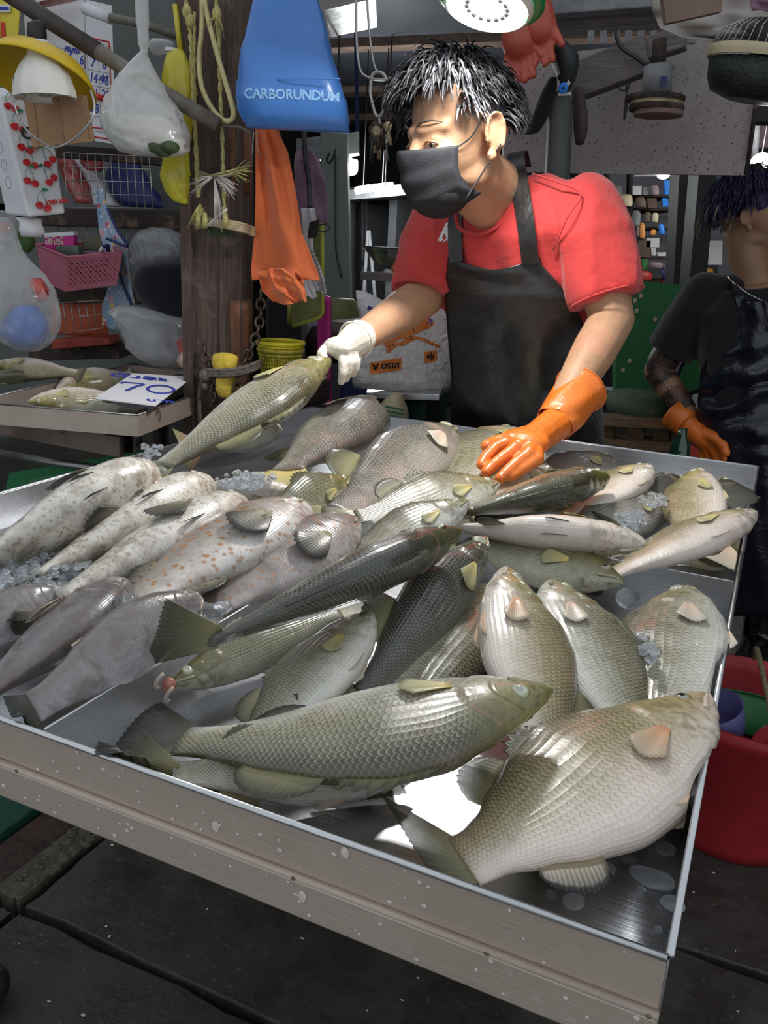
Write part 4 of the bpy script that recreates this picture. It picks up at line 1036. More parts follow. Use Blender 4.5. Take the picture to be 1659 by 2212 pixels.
plain('paper_white', (.72, .71, .74), .8, var=.05, scale=8); plain('print_red', (.62, .035, .03), .7, var=.1); plain('print_blue', (.03, .05, .36), .7, var=.1); plain('print_grey', (.32, .31, .34), .7)
plain('cardboard', (.40, .235, .13), .9, var=.1, scale=20, bump=.25, bscale=120); plain('lamp_yellow', (.72, .48, .012), .4, var=.06); plain('lamp_white', (.80, .77, .70), .38, var=.05); plain('plastic_black', (.018, .017, .018), .5, var=.3, scale=40, bump=.2)
plain('pink_plastic', (.52, .145, .20), .42, var=.08); plain('cherry_red', (.55, .012, .02), .35, var=.2, scale=60); plain('leaf_green', (.02, .18, .09), .5); plain('magenta', (.52, .02, .24), .5); plain('glass_green', (.10, .14, .12), .1, var=.3); plain('navy', (.02, .03, .14), .5); plain('grey_olive', (.10, .09, .06), .4); plain('sign_yellow', (.72, .58, .05), .6, var=.1)
plain('blue_cloth', (.02, .13, .50), .5, var=.35, scale=18, bump=.6, bscale=40); plain('orange_plastic', (.55, .10, .03), .5, var=.25, scale=15); plain('red_board', (.30, .035, .02), .55, var=.4, scale=20)
plain('tarp_green', (.015, .16, .055), .55, var=.15, scale=9); plain('flesh_red', (.42, .07, .06), .3, var=.5, scale=45, coat=.6, bump=.5, bscale=90); plain('fillet_cream', (.55, .40, .30), .35, var=.3, scale=60, coat=.5)
plain('yellow_basket', (.60, .52, .02), .45, var=.2, scale=14); plain('yellow_grimy', (.34, .30, .03), .6, var=.45, scale=40)
plain('board_green', (.16, .17, .05), .65, var=.4, scale=14, bump=.3); plain('board_edge', (.34, .36, .05), .6, var=.3, scale=14)
def floral():
    t = NT('cloth_floral').s(rough=.8); v = t.coord('Object')
    c = t.ramp(t.noise(v, 9, 3), [(.35, (.22, .36, .55)), (.65, (.50, .60, .72))])
    for sc, thr, col in ((26, .30, (.68, .42, .50)), (41, .24, (.62, .10, .12)), (34, .22, (.75, .62, .20)), (60, .2, (.85, .84, .86))):
        c = t.mix(t.ramp(t.voro(v, sc), [(thr, 1.0), (thr + .06, 0.0)]), c, col)
    t.col(c)
floral()
# --- left tray, its rail, its fish and the price card
ZL = .88
LA, LM, LC, LD, LE = P(297, 897, z=ZL), P(432, 849, z=ZL), P(446, 808, z=ZL), P(280, 787, z=ZL), P(-60, 868, z=ZL)
steel('steel_front2', (.33, .30, .285), .4, dirt=.6, dcol=(.18, .15, .13), metal=.5)
tray = thing('fish_tray', ((LA + LD) / 2).to_3d() * 1.0 - V(0, 0, ZL - .80), 'square steel tray of white fish with a price card, on the next stall', 'tray')
tray.location.z = .83
cen = (LA + LC + LD + LE) / 4; vert = [LA, LM, LC, LD, LE]; dz = V(0, 0, .044)
MB().prism([p - dz for p in vert], V(0, 0, .003)).build('tray_pan', 'steel_dull', tray, smooth=False)
for a, b in ((LA, LM), (LM, LC), (LC, LD), (LD, LE), (LE, LA)):
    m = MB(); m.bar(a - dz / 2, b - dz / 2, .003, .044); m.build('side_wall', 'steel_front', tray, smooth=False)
    MB().tube([a, b], .0022, 8).build('rim', 'steel_dull', tray)
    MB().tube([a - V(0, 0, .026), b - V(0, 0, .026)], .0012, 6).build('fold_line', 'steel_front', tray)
steel('rail_brown', (.20, .15, .125), .45, dirt=.7, dcol=(.07, .04, .03), metal=.4)
stand = thing('stall_table', (LE.x, LE.y + .3, 0), 'low steel bench carrying the square fish tray', 'table')
RA, RB = P(-80, 902, y=LA.y + .01), P(262, 966, y=LA.y + .012)
m = MB(); m.bar(RA - V(0, 0, .0), RB, .012, .046); m.build('front_rail', 'rail_brown', stand, bevel=.002)
for t in (.12, .42, .66): MB().sphere(lerp(RA, RB, t) + V(0, -.006, .013), (.010, .003, .005), 8).build('rust_patch', 'weld_rust', stand)
MB().tube([P(-40, 972, y=LA.y + .06), P(120, 1000, y=LA.y + .06), P(215, 1012, y=LA.y + .06)], .009, 10).build('pipe_rail', 'steel_dull', stand)
m = MB(); top = [p - V(0, 0, .049) for p in (LA + V(-.03, .02, 0), LM, LC, LD + V(0, .45, 0), LE + V(0, .45, 0), LE + V(0, .02, 0))]; m.prism(top, V(0, 0, .004)); m.build('bench_top', 'steel_dull', stand, smooth=False)
for q in (LA + V(-.35, .35, 0), LE + V(.05, .35, 0), LC + V(-.12, -.05, 0), LD + V(-.25, .3, 0)):
    m = MB(); m.bar((q.x, q.y, 0), (q.x, q.y, ZL - .05), .03, .03, V(0, 1, 0)); m.build('leg', 'beam_dark', stand)
gb = MB(); gb.prism([P(10, 1065, y=1.44), P(20, 1022, y=1.44), P(300, 975, y=1.50), P(360, 985, y=1.5), P(360, 1060, y=1.5), P(200, 1120, y=1.44)], V(0, .01, 0))
gb.build('green_board', 'tarp_green', None, smooth=False, label='bright green plastic board leaning under the square fish tray', cat='board')
LG = 'pale fish on the next stall'
def lfish(h, t, phi, label, skin='skin_pale', z=.862, **kw):
    return fish(P(h[0], h[1], z=z), P(t[0], t[1], z=z), phi, skin, BARRA, name='sea_bass', label=label, group=LG, on_table=False, tailfin=.5, fins=kw.pop('fins', 'P'), **kw)
lfish((60, 868), (262, 856), -58, 'white-bellied fish in the square tray, beside the corner of the price card', hz=1.0, wz=1.2, z=.872)
lfish((118, 880), (300, 890), -25, 'olive-backed fish along the front edge of the square tray', 'skin_silver', hz=.9, z=.866)
lfish((70, 884), (250, 893), 60, 'thin dark fish at the very front of the square tray', 'skin_dark', hz=.55, z=.850, fins='')
lfish((120, 848), (285, 812), -50, 'dull white fish at the back of the square tray', hz=1.0, wz=1.2, z=.866)
lfish((330, 862), (410, 815), 30, 'brownish fish under the price card in the square tray', 'skin_olive', hz=.9, z=.856)
lfish((-15, 788), (165, 806), -50, 'white fish on the bench behind the square tray', hz=.85, z=.905)
lfish((-60, 818), (120, 812), 40, 'dark olive fish beside the square tray', 'skin_olive', hz=.8, z=.885)
lfish((-70, 780), (60, 800), 10, 'shadowed fish under the white one on the bench', 'skin_grey', hz=.8, z=.885, fins='')
c0, c1, c2, c3 = P(288, 808, z=.925), P(416, 816, z=.912), P(336, 878, z=.895), P(205, 862, z=.905)
card = thing('price_card', (c0 + c2) / 2, 'white price card with blue handwriting lying on the tray fish', 'sign')
MB().prism([c3, c2, c1, c0], V(0, 0, .002)).build('card', 'paper_white', card, smooth=False)
rg = ((c1 - c0) + (c2 - c3)).normalized(); upv = ((c0 - c3) + (c1 - c2)).normalized(); nn = rg.cross(upv).normalized(); upv = nn.cross(rg); mid = (c0 + c1 + c2 + c3) / 4 + nn * .003
H_ = ((c0 - c3).length + (c1 - c2).length) / 2
text_mesh('ตัวละ', .046, 'print_blue', 'price_lettering', card, mid + upv * H_ * .31 - rg * .012, rg, upv, bold=.0012, xs=1.35)
text_mesh('บาท', .028, 'print_blue', 'price_lettering', card, mid - upv * H_ * .38 + rg * .026, rg, upv, bold=.0010, xs=1.3)
def stroke(pts, r, nm='price_stroke'): MB().tube(spline([mid + rg * a + upv * b for a, b in pts], 6), r, 6, True, .35).build(nm, 'print_blue', card)
stroke([(-.052, .014), (-.044, .026), (-.004, .024), (-.020, .0), (-.042, -.040)], .0036)
stroke([(.032 + .028 * math.cos(a) + .006 * math.sin(a), -.006 + .034 * math.sin(a)) for a in [.9 + 2 * PI * i / 12 for i in range(13)]], .0034)
# --- timber post with chain, ropes and pads
YP = 1.66
pA, pB = P(474, 1150, y=YP), P(455, -60, y=YP); pA.z = 0; pB = V(pA.x - .02, YP + .03, 2.5)
post = thing('timber_post', (pA.x, pA.y, 0), 'weathered square timber post wrapped with ropes and rusty chain', 'post', kind=None)
def pp(px, py, off=0): return P(px, py, y=YP - .068 + off)
ax_ = (pB - pA).normalized(); s_ = CR
def post_ring(z): c = pA + ax_ * (z / ax_.z); return c
prof = [(-.072, -.05), (-.045, -.064), (-.04, -.056), (.012, -.056), (.018, -.066), (.030, -.066), (.034, -.060), (.066, -.058), (.074, -.048), (.074, .06), (-.072, .06)]
rs = [[post_ring(z) + CR * a + CF * b for a, b in prof] for z in [0, .4, .8, 1.0, 1.2, 1.4, 1.6, 1.8, 2.1, 2.5]]
MB().rings(rs).build('timber', 'post_wood', post, angle=30)
MB().rings([[post_ring(z) + CR * a + CF * b for a, b in ((.040, -.064), (.078, -.054), (.080, .0), (.050, -.0))] for z in [.85, .9, .97, 1.04, 1.1]]).build('worn_edge', 'post_worn', post)
MB().rings([[post_ring(z) + CR * a + CF * b for a, b in ((.040, -.062), (.078, -.052), (.079, .0), (.050, -.0))] for z in [1.33, 1.4, 1.46]]).build('worn_edge', 'post_worn', post)
def chain(pts, r=.0033, ln=.024, wd=.0092, nm='chain_link'):
    """separate oval links along a line, each turned a quarter"""
    q = spline(pts, 12); d = [0]
    for a, b in zip(q, q[1:]): d.append(d[-1] + (b - a).length)
    n = int(d[-1] / (ln * .74)); k = 0
    for i in range(n):
        t = (i + .5) / n * d[-1]
        while d[k + 1] < t: k += 1
        c = lerp(q[k], q[k + 1], (t - d[k]) / max(1e-6, d[k + 1] - d[k])); tg = (q[min(k + 2, len(q) - 1)] - q[max(k - 1, 0)]).normalized()
        s1, u1, _ = basis(tg, V(.3, -1, .2)); a = s1 * .94 + u1 * .35 if i % 2 else u1 * .94 - s1 * .35
        MB().tube([c + tg * (ln / 2 * math.sin(w)) + a * (wd * math.cos(w)) for w in [2 * PI * j / 14 for j in range(14)]], r, 7, loop=True).build(nm, 'chain_iron', post)
chain([pp(563, 628, .03), pp(562, 690, .02), pp(548, 740, 0), pp(530, 778, -.005), pp(516, 808, -.008)])
chain([pp(440, 745, .0), pp(446, 775, -.005), pp(458, 800, -.008)])
chain([pp(462, 812, -.012), pp(465, 850, -.012), pp(466, 890, -.010), pp(468, 990, -.006)])
chain([pp(513, 812, -.012), pp(513, 850, -.012), pp(512, 890, -.010), pp(508, 990, -.006)])
m = MB(); loft(dense([(484, 762, 10, .008), (486, 768, 26, .016), (486, 785, 28, .020), (486, 800, 22, .018), (488, 806, 14, .015), (487, 815, 20, .018), (488, 840, 22, .017), (489, 856, 16, .012), (489, 860, 6, .006)], 3), YP - .078, 24, .05, 4, m=m); m.build('foam_pad', 'foam_yellow', post)
MB().tube(spline([pp(484, 764, -.022), pp(481, 778, -.026), pp(488, 792, -.026), pp(480, 800, -.024)], 4), .0016, 5).build('pad_crease', 'foam_yellow', post)
for dy_, dx in ((0, 0), (-6, .002), (5, -.002)):
    MB().tube(spline([pp(430, 815 + dy_, .05), pp(445, 806 + dy_, -.016), pp(480, 807 + dy_, -.030), pp(520, 802 + dy_, -.022), pp(548, 793 + dy_, -.006), pp(562, 786 + dy_, .04)], 5), .0050, 8).build('tie_rope', 'rope_brown', post)
MB().sphere(pp(444, 812, -.02), (.017, .012, .014), 12).build('rope_knot', 'rope_brown', post); MB().sphere(pp(444, 835, -.02), (.009, .009, .010), 10).build('rope_knot', 'rope_brown', post)
MB().tube(spline([pp(440, 815, -.02), pp(432, 850, -.012), pp(432, 900, -.008), pp(436, 960, 0)], 5), .0055, 8).build('hanging_rope', 'rope_brown', post)
def laid_rope(pts, r, mat, nm):
    """two twisted strands"""
    q = spline(pts, 14); m = MB()
    for ph in (0, PI):
        st = []
        for i, p in enumerate(q):
            tg = (q[min(i + 1, len(q) - 1)] - q[max(i - 1, 0)]).normalized(); s1, u1, _ = basis(tg, V(0, 1, .1)); a = i * .95 + ph
            st.append(p + (s1 * math.cos(a) + u1 * math.sin(a)) * r * .55)
        m.tube(st, r * .75, 5)
    return m.build(nm, mat, post)
laid_rope([pp(400, -10, -.01), pp(410, 60, -.01), pp(416, 160, -.008), pp(421, 280, -.004), pp(427, 400, -.004), pp(428, 425, -.006)], .0042, 'rope_yellow', 'yellow_rope')
laid_rope([pp(420, 25, -.008), pp(420, 160, -.006), pp(424, 300, -.002), pp(432, 420, -.004)], .0028, 'rope_yellow', 'yellow_rope')
laid_rope([pp(466, -10, -.012), pp(472, 70, -.012), pp(476, 200, -.012), pp(482, 350, -.012), pp(485, 470, -.012)], .0036, 'rope_yellow', 'yellow_rope')
for a, b in ((404, 25), (410, 45), (468, 30)): MB().sphere(pp(a, b, -.012), (.010, .009, .014), 10).build('rope_knot', 'rope_yellow', post)
rr = random.Random(3)
def tassel(c, n, ln, mat, nm, spread=.5, dirv=V(0, 0, -1)):
    m = MB()
    for i in range(n):
        d = (dirv + V(rr.uniform(-1, 1), rr.uniform(-.6, .1), rr.uniform(-1, 1)) * spread).normalized(); L = ln * rr.uniform(.6, 1.2)
        m.tube([c, c + d * L * .5 + V(0, 0, -.002), c + d * L + V(0, 0, -.008)], [.0012, .001, .0004], 4)
    return m.build(nm, mat, post)
tassel(pp(470, 30, -.014), 14, .035, 'rope_yellow', 'frayed_end', .7); tassel(pp(432, 440, -.014), 40, .045, 'rope_yellow', 'frayed_end', .55); tassel(pp(500, 375, -.014), 18, .05, 'rope_yellow', 'frayed_end', .5, V(1, 0, .2))
tassel(pp(463, 380, -.016), 30, .06, 'twine_white', 'twine_fibres', .35, V(1, -.1, -.35)); tassel(pp(463, 380, -.016), 16, .06, 'twine_white', 'twine_fibres', .3, V(-1, -.1, -.3)); tassel(pp(463, 382, -.016), 14, .09, 'twine_white', 'twine_fibres', .15, V(.25, -.1, -1))
for k in range(4):
    MB().tube(spline([pp(414, 362 + k * 2, .03), pp(440, 372 + k * 3, -.012), pp(470, 382 - k * 2, -.018), pp(505, 376 - k * 3, -.014), pp(545, 345 + k * 4, .02)], 5), .0022, 5).build('hemp_band', 'rope_yellow' if k % 2 else 'rope_brown', post)
for k in range(4):
    MB().tube(spline([pp(414, 466 + k * 5, .02), pp(430, 472 + k * 4, -.012), pp(470, 476 + k * 4, -.018), pp(515, 482 + k * 5, -.012), pp(552, 494 + k * 5, .02)], 5), .0042, 6).build('metal_band' if k == 1 else 'wire_band', 'band_rust', post)
for x in (428, 442, 486): MB().tube([pp(x, 462, -.02), pp(x + 1, 478, -.026), pp(x, 492, -.02)], .006, 7).build('lashing', 'rope_yellow', post)
MB().tube(spline([pp(445, 490, -.02), pp(490, 452, -.024)], 4), .003, 6).build('twine', 'twine_white', post)
m = MB(); m.prism([pp(440, 488, -.002), pp(500, 492, -.002), pp(505, 508, -.001), pp(470, 512, -.001), pp(446, 506, -.001)], CF * .006); m.build('moss_patch', 'moss_cloth', post, smooth=False)
MB().tube(spline([pp(436, -20, -.016), pp(436, 60, -.018), pp(430, 130, -.020), pp(437, 190, -.022), pp(462, 240, -.024), pp(490, 262, -.024), pp(504, 250, -.022), pp(498, 215, -.020), pp(470, 120, -.018), pp(445, 20, -.016), pp(440, -20, -.016)], 6), .0055, 10).build('hose_loop', 'hose_clear', None, label='loop of clear yellowed hose hanging against the timber post', cat='hose')
m = MB(); m.bar(pp(505, 240, -.002), pp(545, 255, .0), .004, .004)
MB().tube(spline([pp(450, 268, -.02), pp(490, 272, -.024), pp(520, 276, -.016), pp(545, 292, -.01)], 4), .0035, 6).build('twig_hook', 'rope_brown', post)
# --- blue carrier bag
YB = 1.52
rows_ = dense([(618, -60, 62, .025), (620, 0, 70, .035), (622, 60, 84, .045), (622, 120, 98, .055), (627, 180, 110, .060), (631, 222, 119, .055), (637, 256, 117, .040), (643, 276, 112, .018), (644, 282, 109, .008)], 4)
bag = MB(); loft(rows_, YB, 64, .03, 5, sq=4.0, freq=2.2, m=bag); bagb = bag.build('carrier_bag', 'film_blue', None, label='blue plastic carrier bag printed CARBORUNDUM hanging on the post', cat='bag')
o1, o2 = P(627, 200, y=YB - .07), (P(720, 194, y=YB - .07) - P(535, 204, y=YB - .07)).normalized()
plain('bag_print', (.30, .56, .90), .5)
t_ = text_mesh('CARBORUNDUM', .0225, 'bag_print', 'lettering', bagb, o1, o2, V(.0, 0, 1), bold=.0006, xs=1.12); drape(t_, bagb, CF, .0012)
MB().tube(spline([P(512, 178, y=YB - .045), P(560, 172, y=YB - .058), P(640, 172, y=YB - .060), P(735, 170, y=YB - .040)], 8), .0012, 5).build('crease', 'film_blue', bagb)
# --- orange cloth, papers, cutting board, mauve cloth, cable
YO = 1.60
def sheet(nm, mat, rows, y, amp, label=None, cat=None, seed=1, freq=5, th=.002, parent=None, nu=40, nv=48, kind=None):
    """hanging sheet: rows of (photo y, left x, right x) with vertical folds"""
    def fn(u, v):
        r = v * (len(rows) - 1); i = min(int(r), len(rows) - 2); t = r - i; t = t * t * (3 - 2 * t) * .4 + t * .6
        A = [lerp(a, b, t) for a, b in zip(rows[i], rows[i + 1])]
        d = y + amp * (math.sin(u * freq + 2 * noise.noise(Vector((u * 2, v * 2, seed)))) * (.3 + .7 * v) + .8 * noise.noise(Vector((u * 4, v * 4, seed * 3))))
        if len(rows[0]) > 3: d += A[3]
        return P(lerp(A[1], A[2], u), A[0] + 4 * math.sin(u * 6 + seed) * v, y=d)
    return MB().grid(fn, nu, nv).build(nm, mat, parent, solid=th, label=label, cat=cat, kind=kind)
oc = sheet('orange_cloth', 'cloth_orange', [(280, 552, 600), (330, 552, 622), (420, 552, 640), (500, 550, 652), (580, 542, 684), (602, 545, 692)], YO, .018, 'long orange cloth hanging below the blue bag beside the post', 'cloth', 2, 8)
sheet('cloth_fold', 'cloth_orange', [(585, 556, 640), (605, 560, 655), (630, 566, 655), (655, 590, 652)], YO - .015, .016, seed=5, freq=9, parent=oc, nu=24, nv=20)
sheet('cloth_fold', 'cloth_orange', [(580, 580, 612), (600, 585, 640), (625, 600, 660), (650, 640, 662)], YO - .03, .010, seed=8, freq=6, parent=oc, nu=20, nv=20)
for i, (dx) in enumerate((0, 7)): MB().tube([P(548 + dx, 285, y=YO - .02), P(546 + dx * 1.4, 320, y=YO - .03), P(543 + dx * 3, 340, y=YO - .02)], .0012, 5).build('tie_wire', 'wire_grey', oc)
pap = thing('paper_strip', P(680, 640, y=1.74), 'long curling white receipt papers clipped beside the orange cloth', 'paper')
sheet('paper', 'paper_white', [(450, 650, 680), (480, 652, 684), (500, 654, 676), (540, 656, 676), (570, 660, 690), (600, 664, 700), (632, 680, 706)], 1.74, .010, parent=pap, seed=3, th=.001)
sheet('paper', 'paper_white', [(600, 655, 670), (640, 660, 684), (642, 660, 684)], 1.72, .004, parent=pap, seed=4, th=.001)
for k in range(9): MB().tube([P(664 + k * 3, 545 + k * 10, y=1.728), P(680 + k * 3, 541 + k * 10, y=1.728)], .0009, 4).build('print_line', 'print_grey', pap)
flat([(668, 480), (690, 474), (684, 512), (664, 516)], 1.71, .008).build('clip', 'plastic_black', pap, smooth=False); MB().tube(spline([P(690, 486, y=1.71), P(708, 484, y=1.71), P(712, 494, y=1.71), P(700, 501, y=1.71), P(688, 499, y=1.71)], 4), .0016, 5).build('clip_loop', 'wire_dark', pap)
cbd = thing('cutting_board', P(660, 700, y=1.80), 'grimy olive plastic cutting board hanging behind the orange cloth', 'board')
flat([(628, 490), (696, 480), (698, 676), (690, 684), (634, 704), (622, 700)], 1.80, .014).build('board', 'board_green', cbd, smooth=False, bevel=.004)
MB().tube([P(x, y, y=1.797) for x, y in ((696, 482), (698, 676), (690, 686), (634, 705), (623, 698), (625, 650))], .0045, 6).build('board_rim', 'board_edge', cbd)
mv = sheet('mauve_cloth', 'cloth_mauve', [(325, 640, 672), (350, 636, 690), (400, 636, 704), (460, 640, 706), (492, 650, 704)], 1.95, .012, 'mauve cloth with pale edge hanging behind the black cable', 'cloth', 6); q_ = P(656, 328, y=1.95); MB().tube([q_, V(q_.x, q_.y, 2.45)], .002, 5).build('hanging_cord', 'wire_dark', mv)
MB().tube(spline([P(656, 275, y=1.78), P(660, 340, y=1.78), P(668, 400, y=1.78), P(670, 452, y=1.76)], 6), .006, 8).build('power_cable', 'wire_dark', None, label='black cable hanging beside the white papers', cat='cable')
flat([(686, 640), (714, 640), (716, 1500), (676, 1500)], 1.95, .05).build('magenta_tub', 'magenta', None, smooth=True, bevel=.01, label='magenta plastic tub behind the cutting board', cat='tub')
# --- two stacked yellow mesh baskets
def mesh_basket(c, r0, r1, h, mat, label, parent=None, nv=46, nh=8, nm='mesh_basket'):
    t = thing(nm, c, label, 'basket', 'yellow mesh baskets'); c = Vector(c)
    m = MB()
    for k in range(nv):
        a = 2 * PI * k / nv; d = V(math.cos(a), math.sin(a), 0); m.tube([c + d * r0, c + d * r1 + V(0, 0, h)], .0016, 4)
    for j in range(1, nh): r = lerp(r0, r1, j / nh); m.tube([c + V(r * math.cos(a), r * math.sin(a), h * j / nh) for a in [2 * PI * k / 40 for k in range(40)]], .0016, 4, loop=True)
    m.build('mesh_side', mat, t, kind='stuff')
    for z, r, q in ((h, r1, .005), (h * .86, lerp(r0, r1, .86), .003), (0, r0, .003)): MB().tube([c + V(r * math.cos(a), r * math.sin(a), z) for a in [2 * PI * k / 48 for k in range(48)]], q, 8, loop=True).build('hoop', mat, t)
    MB().lathe([(0.001, .001), (r0, .001)], c, seg=32).build('base', mat, t, solid=.002)
    return t
bc = P(605, 826, y=1.70)
mesh_basket(bc, .040, .051, .076, 'yellow_grimy', 'lower yellow mesh basket, grimy, stacked under the other one'); mesh_basket(bc + V(0, 0, .040), .041, .053, .052, 'yellow_basket', 'upper clean yellow mesh basket beside the post')
bs = MB(); bs.box(bc + V(-.005, .05, -.03), (.11, .22, .05)); bs.build('wooden_crate_top', 'beam_dark', None, smooth=False, bevel=.004, label='dark wooden ledge under the yellow baskets', cat='ledge')
legm = MB(); legm.box(V(bc.x - .005, bc.y + .06, (bc.z - .055) / 2), (.10, .2, bc.z - .055)); legm.build('ledge_box', 'cloth_black', None, smooth=False, bevel=.01, label='black box standing under the wooden ledge', cat='box')
# --- pole across, lamp, cardboard
plain('pole_dark', (.055, .043, .038), .6, var=.3, scale=30, bump=.3); plain('pole_grey', (.17, .15, .125), .6, var=.25, scale=30, bump=.3)
pole = thing('bamboo_pole', P(207, 108, y=1.475), 'long grey-brown pole slanting from the ceiling to the post', 'pole')
MB().tube([P(-40, -52, y=1.41), P(100, 40, y=1.45), P(210, 110, y=1.475)], .0170, 16).build('pole_upper', 'pole_dark', pole)
MB().tube([P(205, 107, y=1.474), P(340, 192, y=1.51), P(472, 270, y=1.56)], .0150, 16).build('pole_lower', 'pole_grey', pole)
YL = 1.40; lc = P(86, 172, y=YL); k_ = mpp(88, 150, YL)
lamp = thing('pendant_lamp', lc, 'unlit white fluted lamp under a wide yellow shade', 'lamp')
la = (V(0, 0, 1) + CR * .16 + CF * .42).normalized()
MB().lathe([(.012, .036), (.05, .031), (.085, .014), (.107, -.014), (.110, -.022)], lc + V(0, .0, .018) + CF * .015, la, 48).build('yellow_shade', 'lamp_yellow', lamp, solid=.003)
def flute(prof, n=48):
    m = MB(); rs = []; ax = (V(0, 0, 1) + CR * -.06).normalized(); s1, u1, d1 = basis(ax, V(0, 1, .01)); c = P(92, 160, y=YL - .03)
    for r, h in prof:
        rs.append([c + d1 * h + (s1 * math.cos(2 * PI * k / n) + u1 * math.sin(2 * PI * k / n)) * (r * (1 - .035 * abs(math.sin(k * 12 / n * PI)) * (1 if h < .03 else 0))) for k in range(n)])
    return m.rings(rs, True, False)
flute([(.017, .058), (.019, .046), (.026, .030), (.042, .012), (.052, -.006), (.056, -.022), (.059, -.030), (.060, -.042), (.056, -.043)]).build('bulb_housing', 'lamp_white', lamp, angle=50, solid=.002)
MB().tube([P(96, 195, y=YL - .03), P(97, 207, y=YL - .03)], .012, 10).build('bulb', 'wire_grey', lamp)
MB().tube([P(82, 100, y=YL), P(80, 75, y=YL), P(79, 52, y=YL), P(78, 47, y=YL)], [.017, .0185, .017, .010], 14).build('socket', 'plastic_black', lamp)
MB().tube([P(36, 212, y=YL - .03), P(52, 206, y=YL - .03)], .004, 6).build('hook', 'wire_grey', lamp)
MB().tube(spline([P(28, 168, y=YL - .06), P(30, 220, y=YL - .06), P(48, 268, y=YL - .05), P(80, 300, y=YL - .04), P(120, 318, y=YL - .06), P(165, 296, y=YL - .06), P(198, 258, y=YL - .06), P(204, 225, y=YL - .05), P(196, 195, y=YL - .02)], 6), .0022, 6).build('lamp_cord', 'wire_grey', lamp)
box_ = thing('cardboard_flap', P(128, 315, y=YL + .02), 'brown corrugated cardboard piece tied under the yellow lamp', 'cardboard')
flat([(50, 212), (185, 205), (204, 303), (198, 306), (70, 318)], YL + .02, .005).build('sheet', 'cardboard', box_, smooth=False)
for a, b in (((72, 212), (83, 312)), ((125, 211), (139, 311)), ((176, 207), (194, 300))): MB().tube([P(*a, y=YL + .019), P(*b, y=YL + .019)], .0012, 5).build('crease', 'cardboard', box_)
# --- tissue pack printed with cherries
YT = 1.50; tp = thing('tissue_pack', P(75, 505, y=YT), 'white paper towel pack printed with red cherries', 'pack')
tw, ta, tb_ = [], [(-35, 190), (52, 190), (62, 460), (18, 470)], [(52, 190), (105, 300), (142, 450), (62, 460)]
fr = [P(-50, 200, y=YT), P(40, 215, y=YT - .02), P(63, 466, y=YT - .02), (P(0, 456, y=YT))]; 
mm = MB(); top4 = [P(-52, 196, y=YT + .0), P(-4, 204, y=YT - .03), P(100, 190, y=YT + .06), P(20, 186, y=YT + .09)]; bot4 = [P(12, 464, y=YT + .0), P(62, 470, y=YT - .03), P(142, 462, y=YT + .05), P(80, 452, y=YT + .09)]
def quad_rows(a, b, n=8): return [[lerp(p, q, i / n) for p, q in zip(a, b)] for i in range(n + 1)]
rs = []
for i, r in enumerate(quad_rows(top4, bot4, 14)):
    ring = []
    for j in range(4):
        for t in range(6):
            p = lerp(r[j], r[(j + 1) % 4], t / 6); p = p + (p - (r[0] + r[1] + r[2] + r[3]) / 4).normalized() * (.004 * noise.noise(Vector((i * .6, j * 2 + t * .4, 2)))); ring.append(p)
    rs.append(ring)
tbody = mm.rings(rs).build('wrapper', 'paper_white', tp, bevel=.006)
m = MB(); loft([(60, 470, 26, .03), (66, 482, 22, .028), (70, 500, 26, .030), (66, 512, 18, .02)], YT + .02, 20, .25, 9, m=m); m.build('loose_tissue', 'paper_white', tp)
def on_face(s, t, right=True):
    a, b, c, d = (top4[1], top4[2], bot4[2], bot4[1]) if right else (top4[0], top4[1], bot4[1], bot4[0])
    return lerp(lerp(a, b, s), lerp(d, c, s), t)
def face_axes(right=True):
    r = (on_face(1, .5, right) - on_face(0, .5, right)).normalized(); u = (on_face(.5, 0, right) - on_face(.5, 1, right)).normalized(); n = r.cross(u).normalized(); return r, n.cross(r), n
fr_, fu_, fn_ = face_axes(True)
if fn_.y > 0: fn_ = -fn_
def cherries(px, py, flip=1, sc=1.0):
    """a pair of cherries with stalks and a leaf, as flat print on the pack"""
    best = min(((PX(on_face(s / 24, t / 48))[0] - px) ** 2 + (PX(on_face(s / 24, t / 48))[1] - py) ** 2, s / 24, t / 48) for s in range(25) for t in range(49))
    c = on_face(best[1], best[2]) + fn_ * .005
    q = lambda x, y: c + fr_ * (x * sc * flip) + fu_ * (y * sc)
    for x, y in ((0, 0), (.017, -.010)):
        MB().add([q(x, y) + fn_ * .001] + [q(x + .0098 * math.cos(a), y + .0088 * math.sin(a) + .002 * abs(math.cos(a))) for a in [2 * PI * k / 14 for k in range(14)]], [(0, k + 1, (k + 1) % 14 + 1) for k in range(14)]).build('cherry_print', 'cherry_red', tbody, smooth=False, solid=.0004)
        MB().tube(spline([q(x, y + .009), q(x + .002, y + .022), q(.016, .034)], 4), .0007, 4).build('stalk_print', 'leaf_green', tbody)
    MB().add([q(.016, .034), q(.022, .040), q(.034, .036), q(.028, .030)], [(0, 1, 2, 3)]).build('leaf_print', 'leaf_green', tbody, smooth=False, solid=.0004)
for a in ((16, 228, 1, .85), (30, 278, 1, .9), (46, 318, 1, .9), (58, 352, 1, .85), (112, 346, -1, .85), (58, 390, 1, .85), (116, 384, -1, .85), (86, 448, 1, .9)): cherries(*a)
text_mesh('Cute', .036, 'plastic_black', 'lettering', tbody, on_face(.62, .34) + fn_ * .006, fr_, fu_, bold=.0008); text_mesh('cute', .014, 'print_red', 'lettering', tbody, on_face(.45, .46) + fn_ * .006, fr_, fu_)
text_mesh('1280 แผ่น', .013, 'print_red', 'lettering', tbody, on_face(.80, .90) + fn_ * .007, fr_, fu_, bold=.0006)
lr, lu, ln_ = face_axes(False)
if ln_.y > 0: ln_ = -ln_
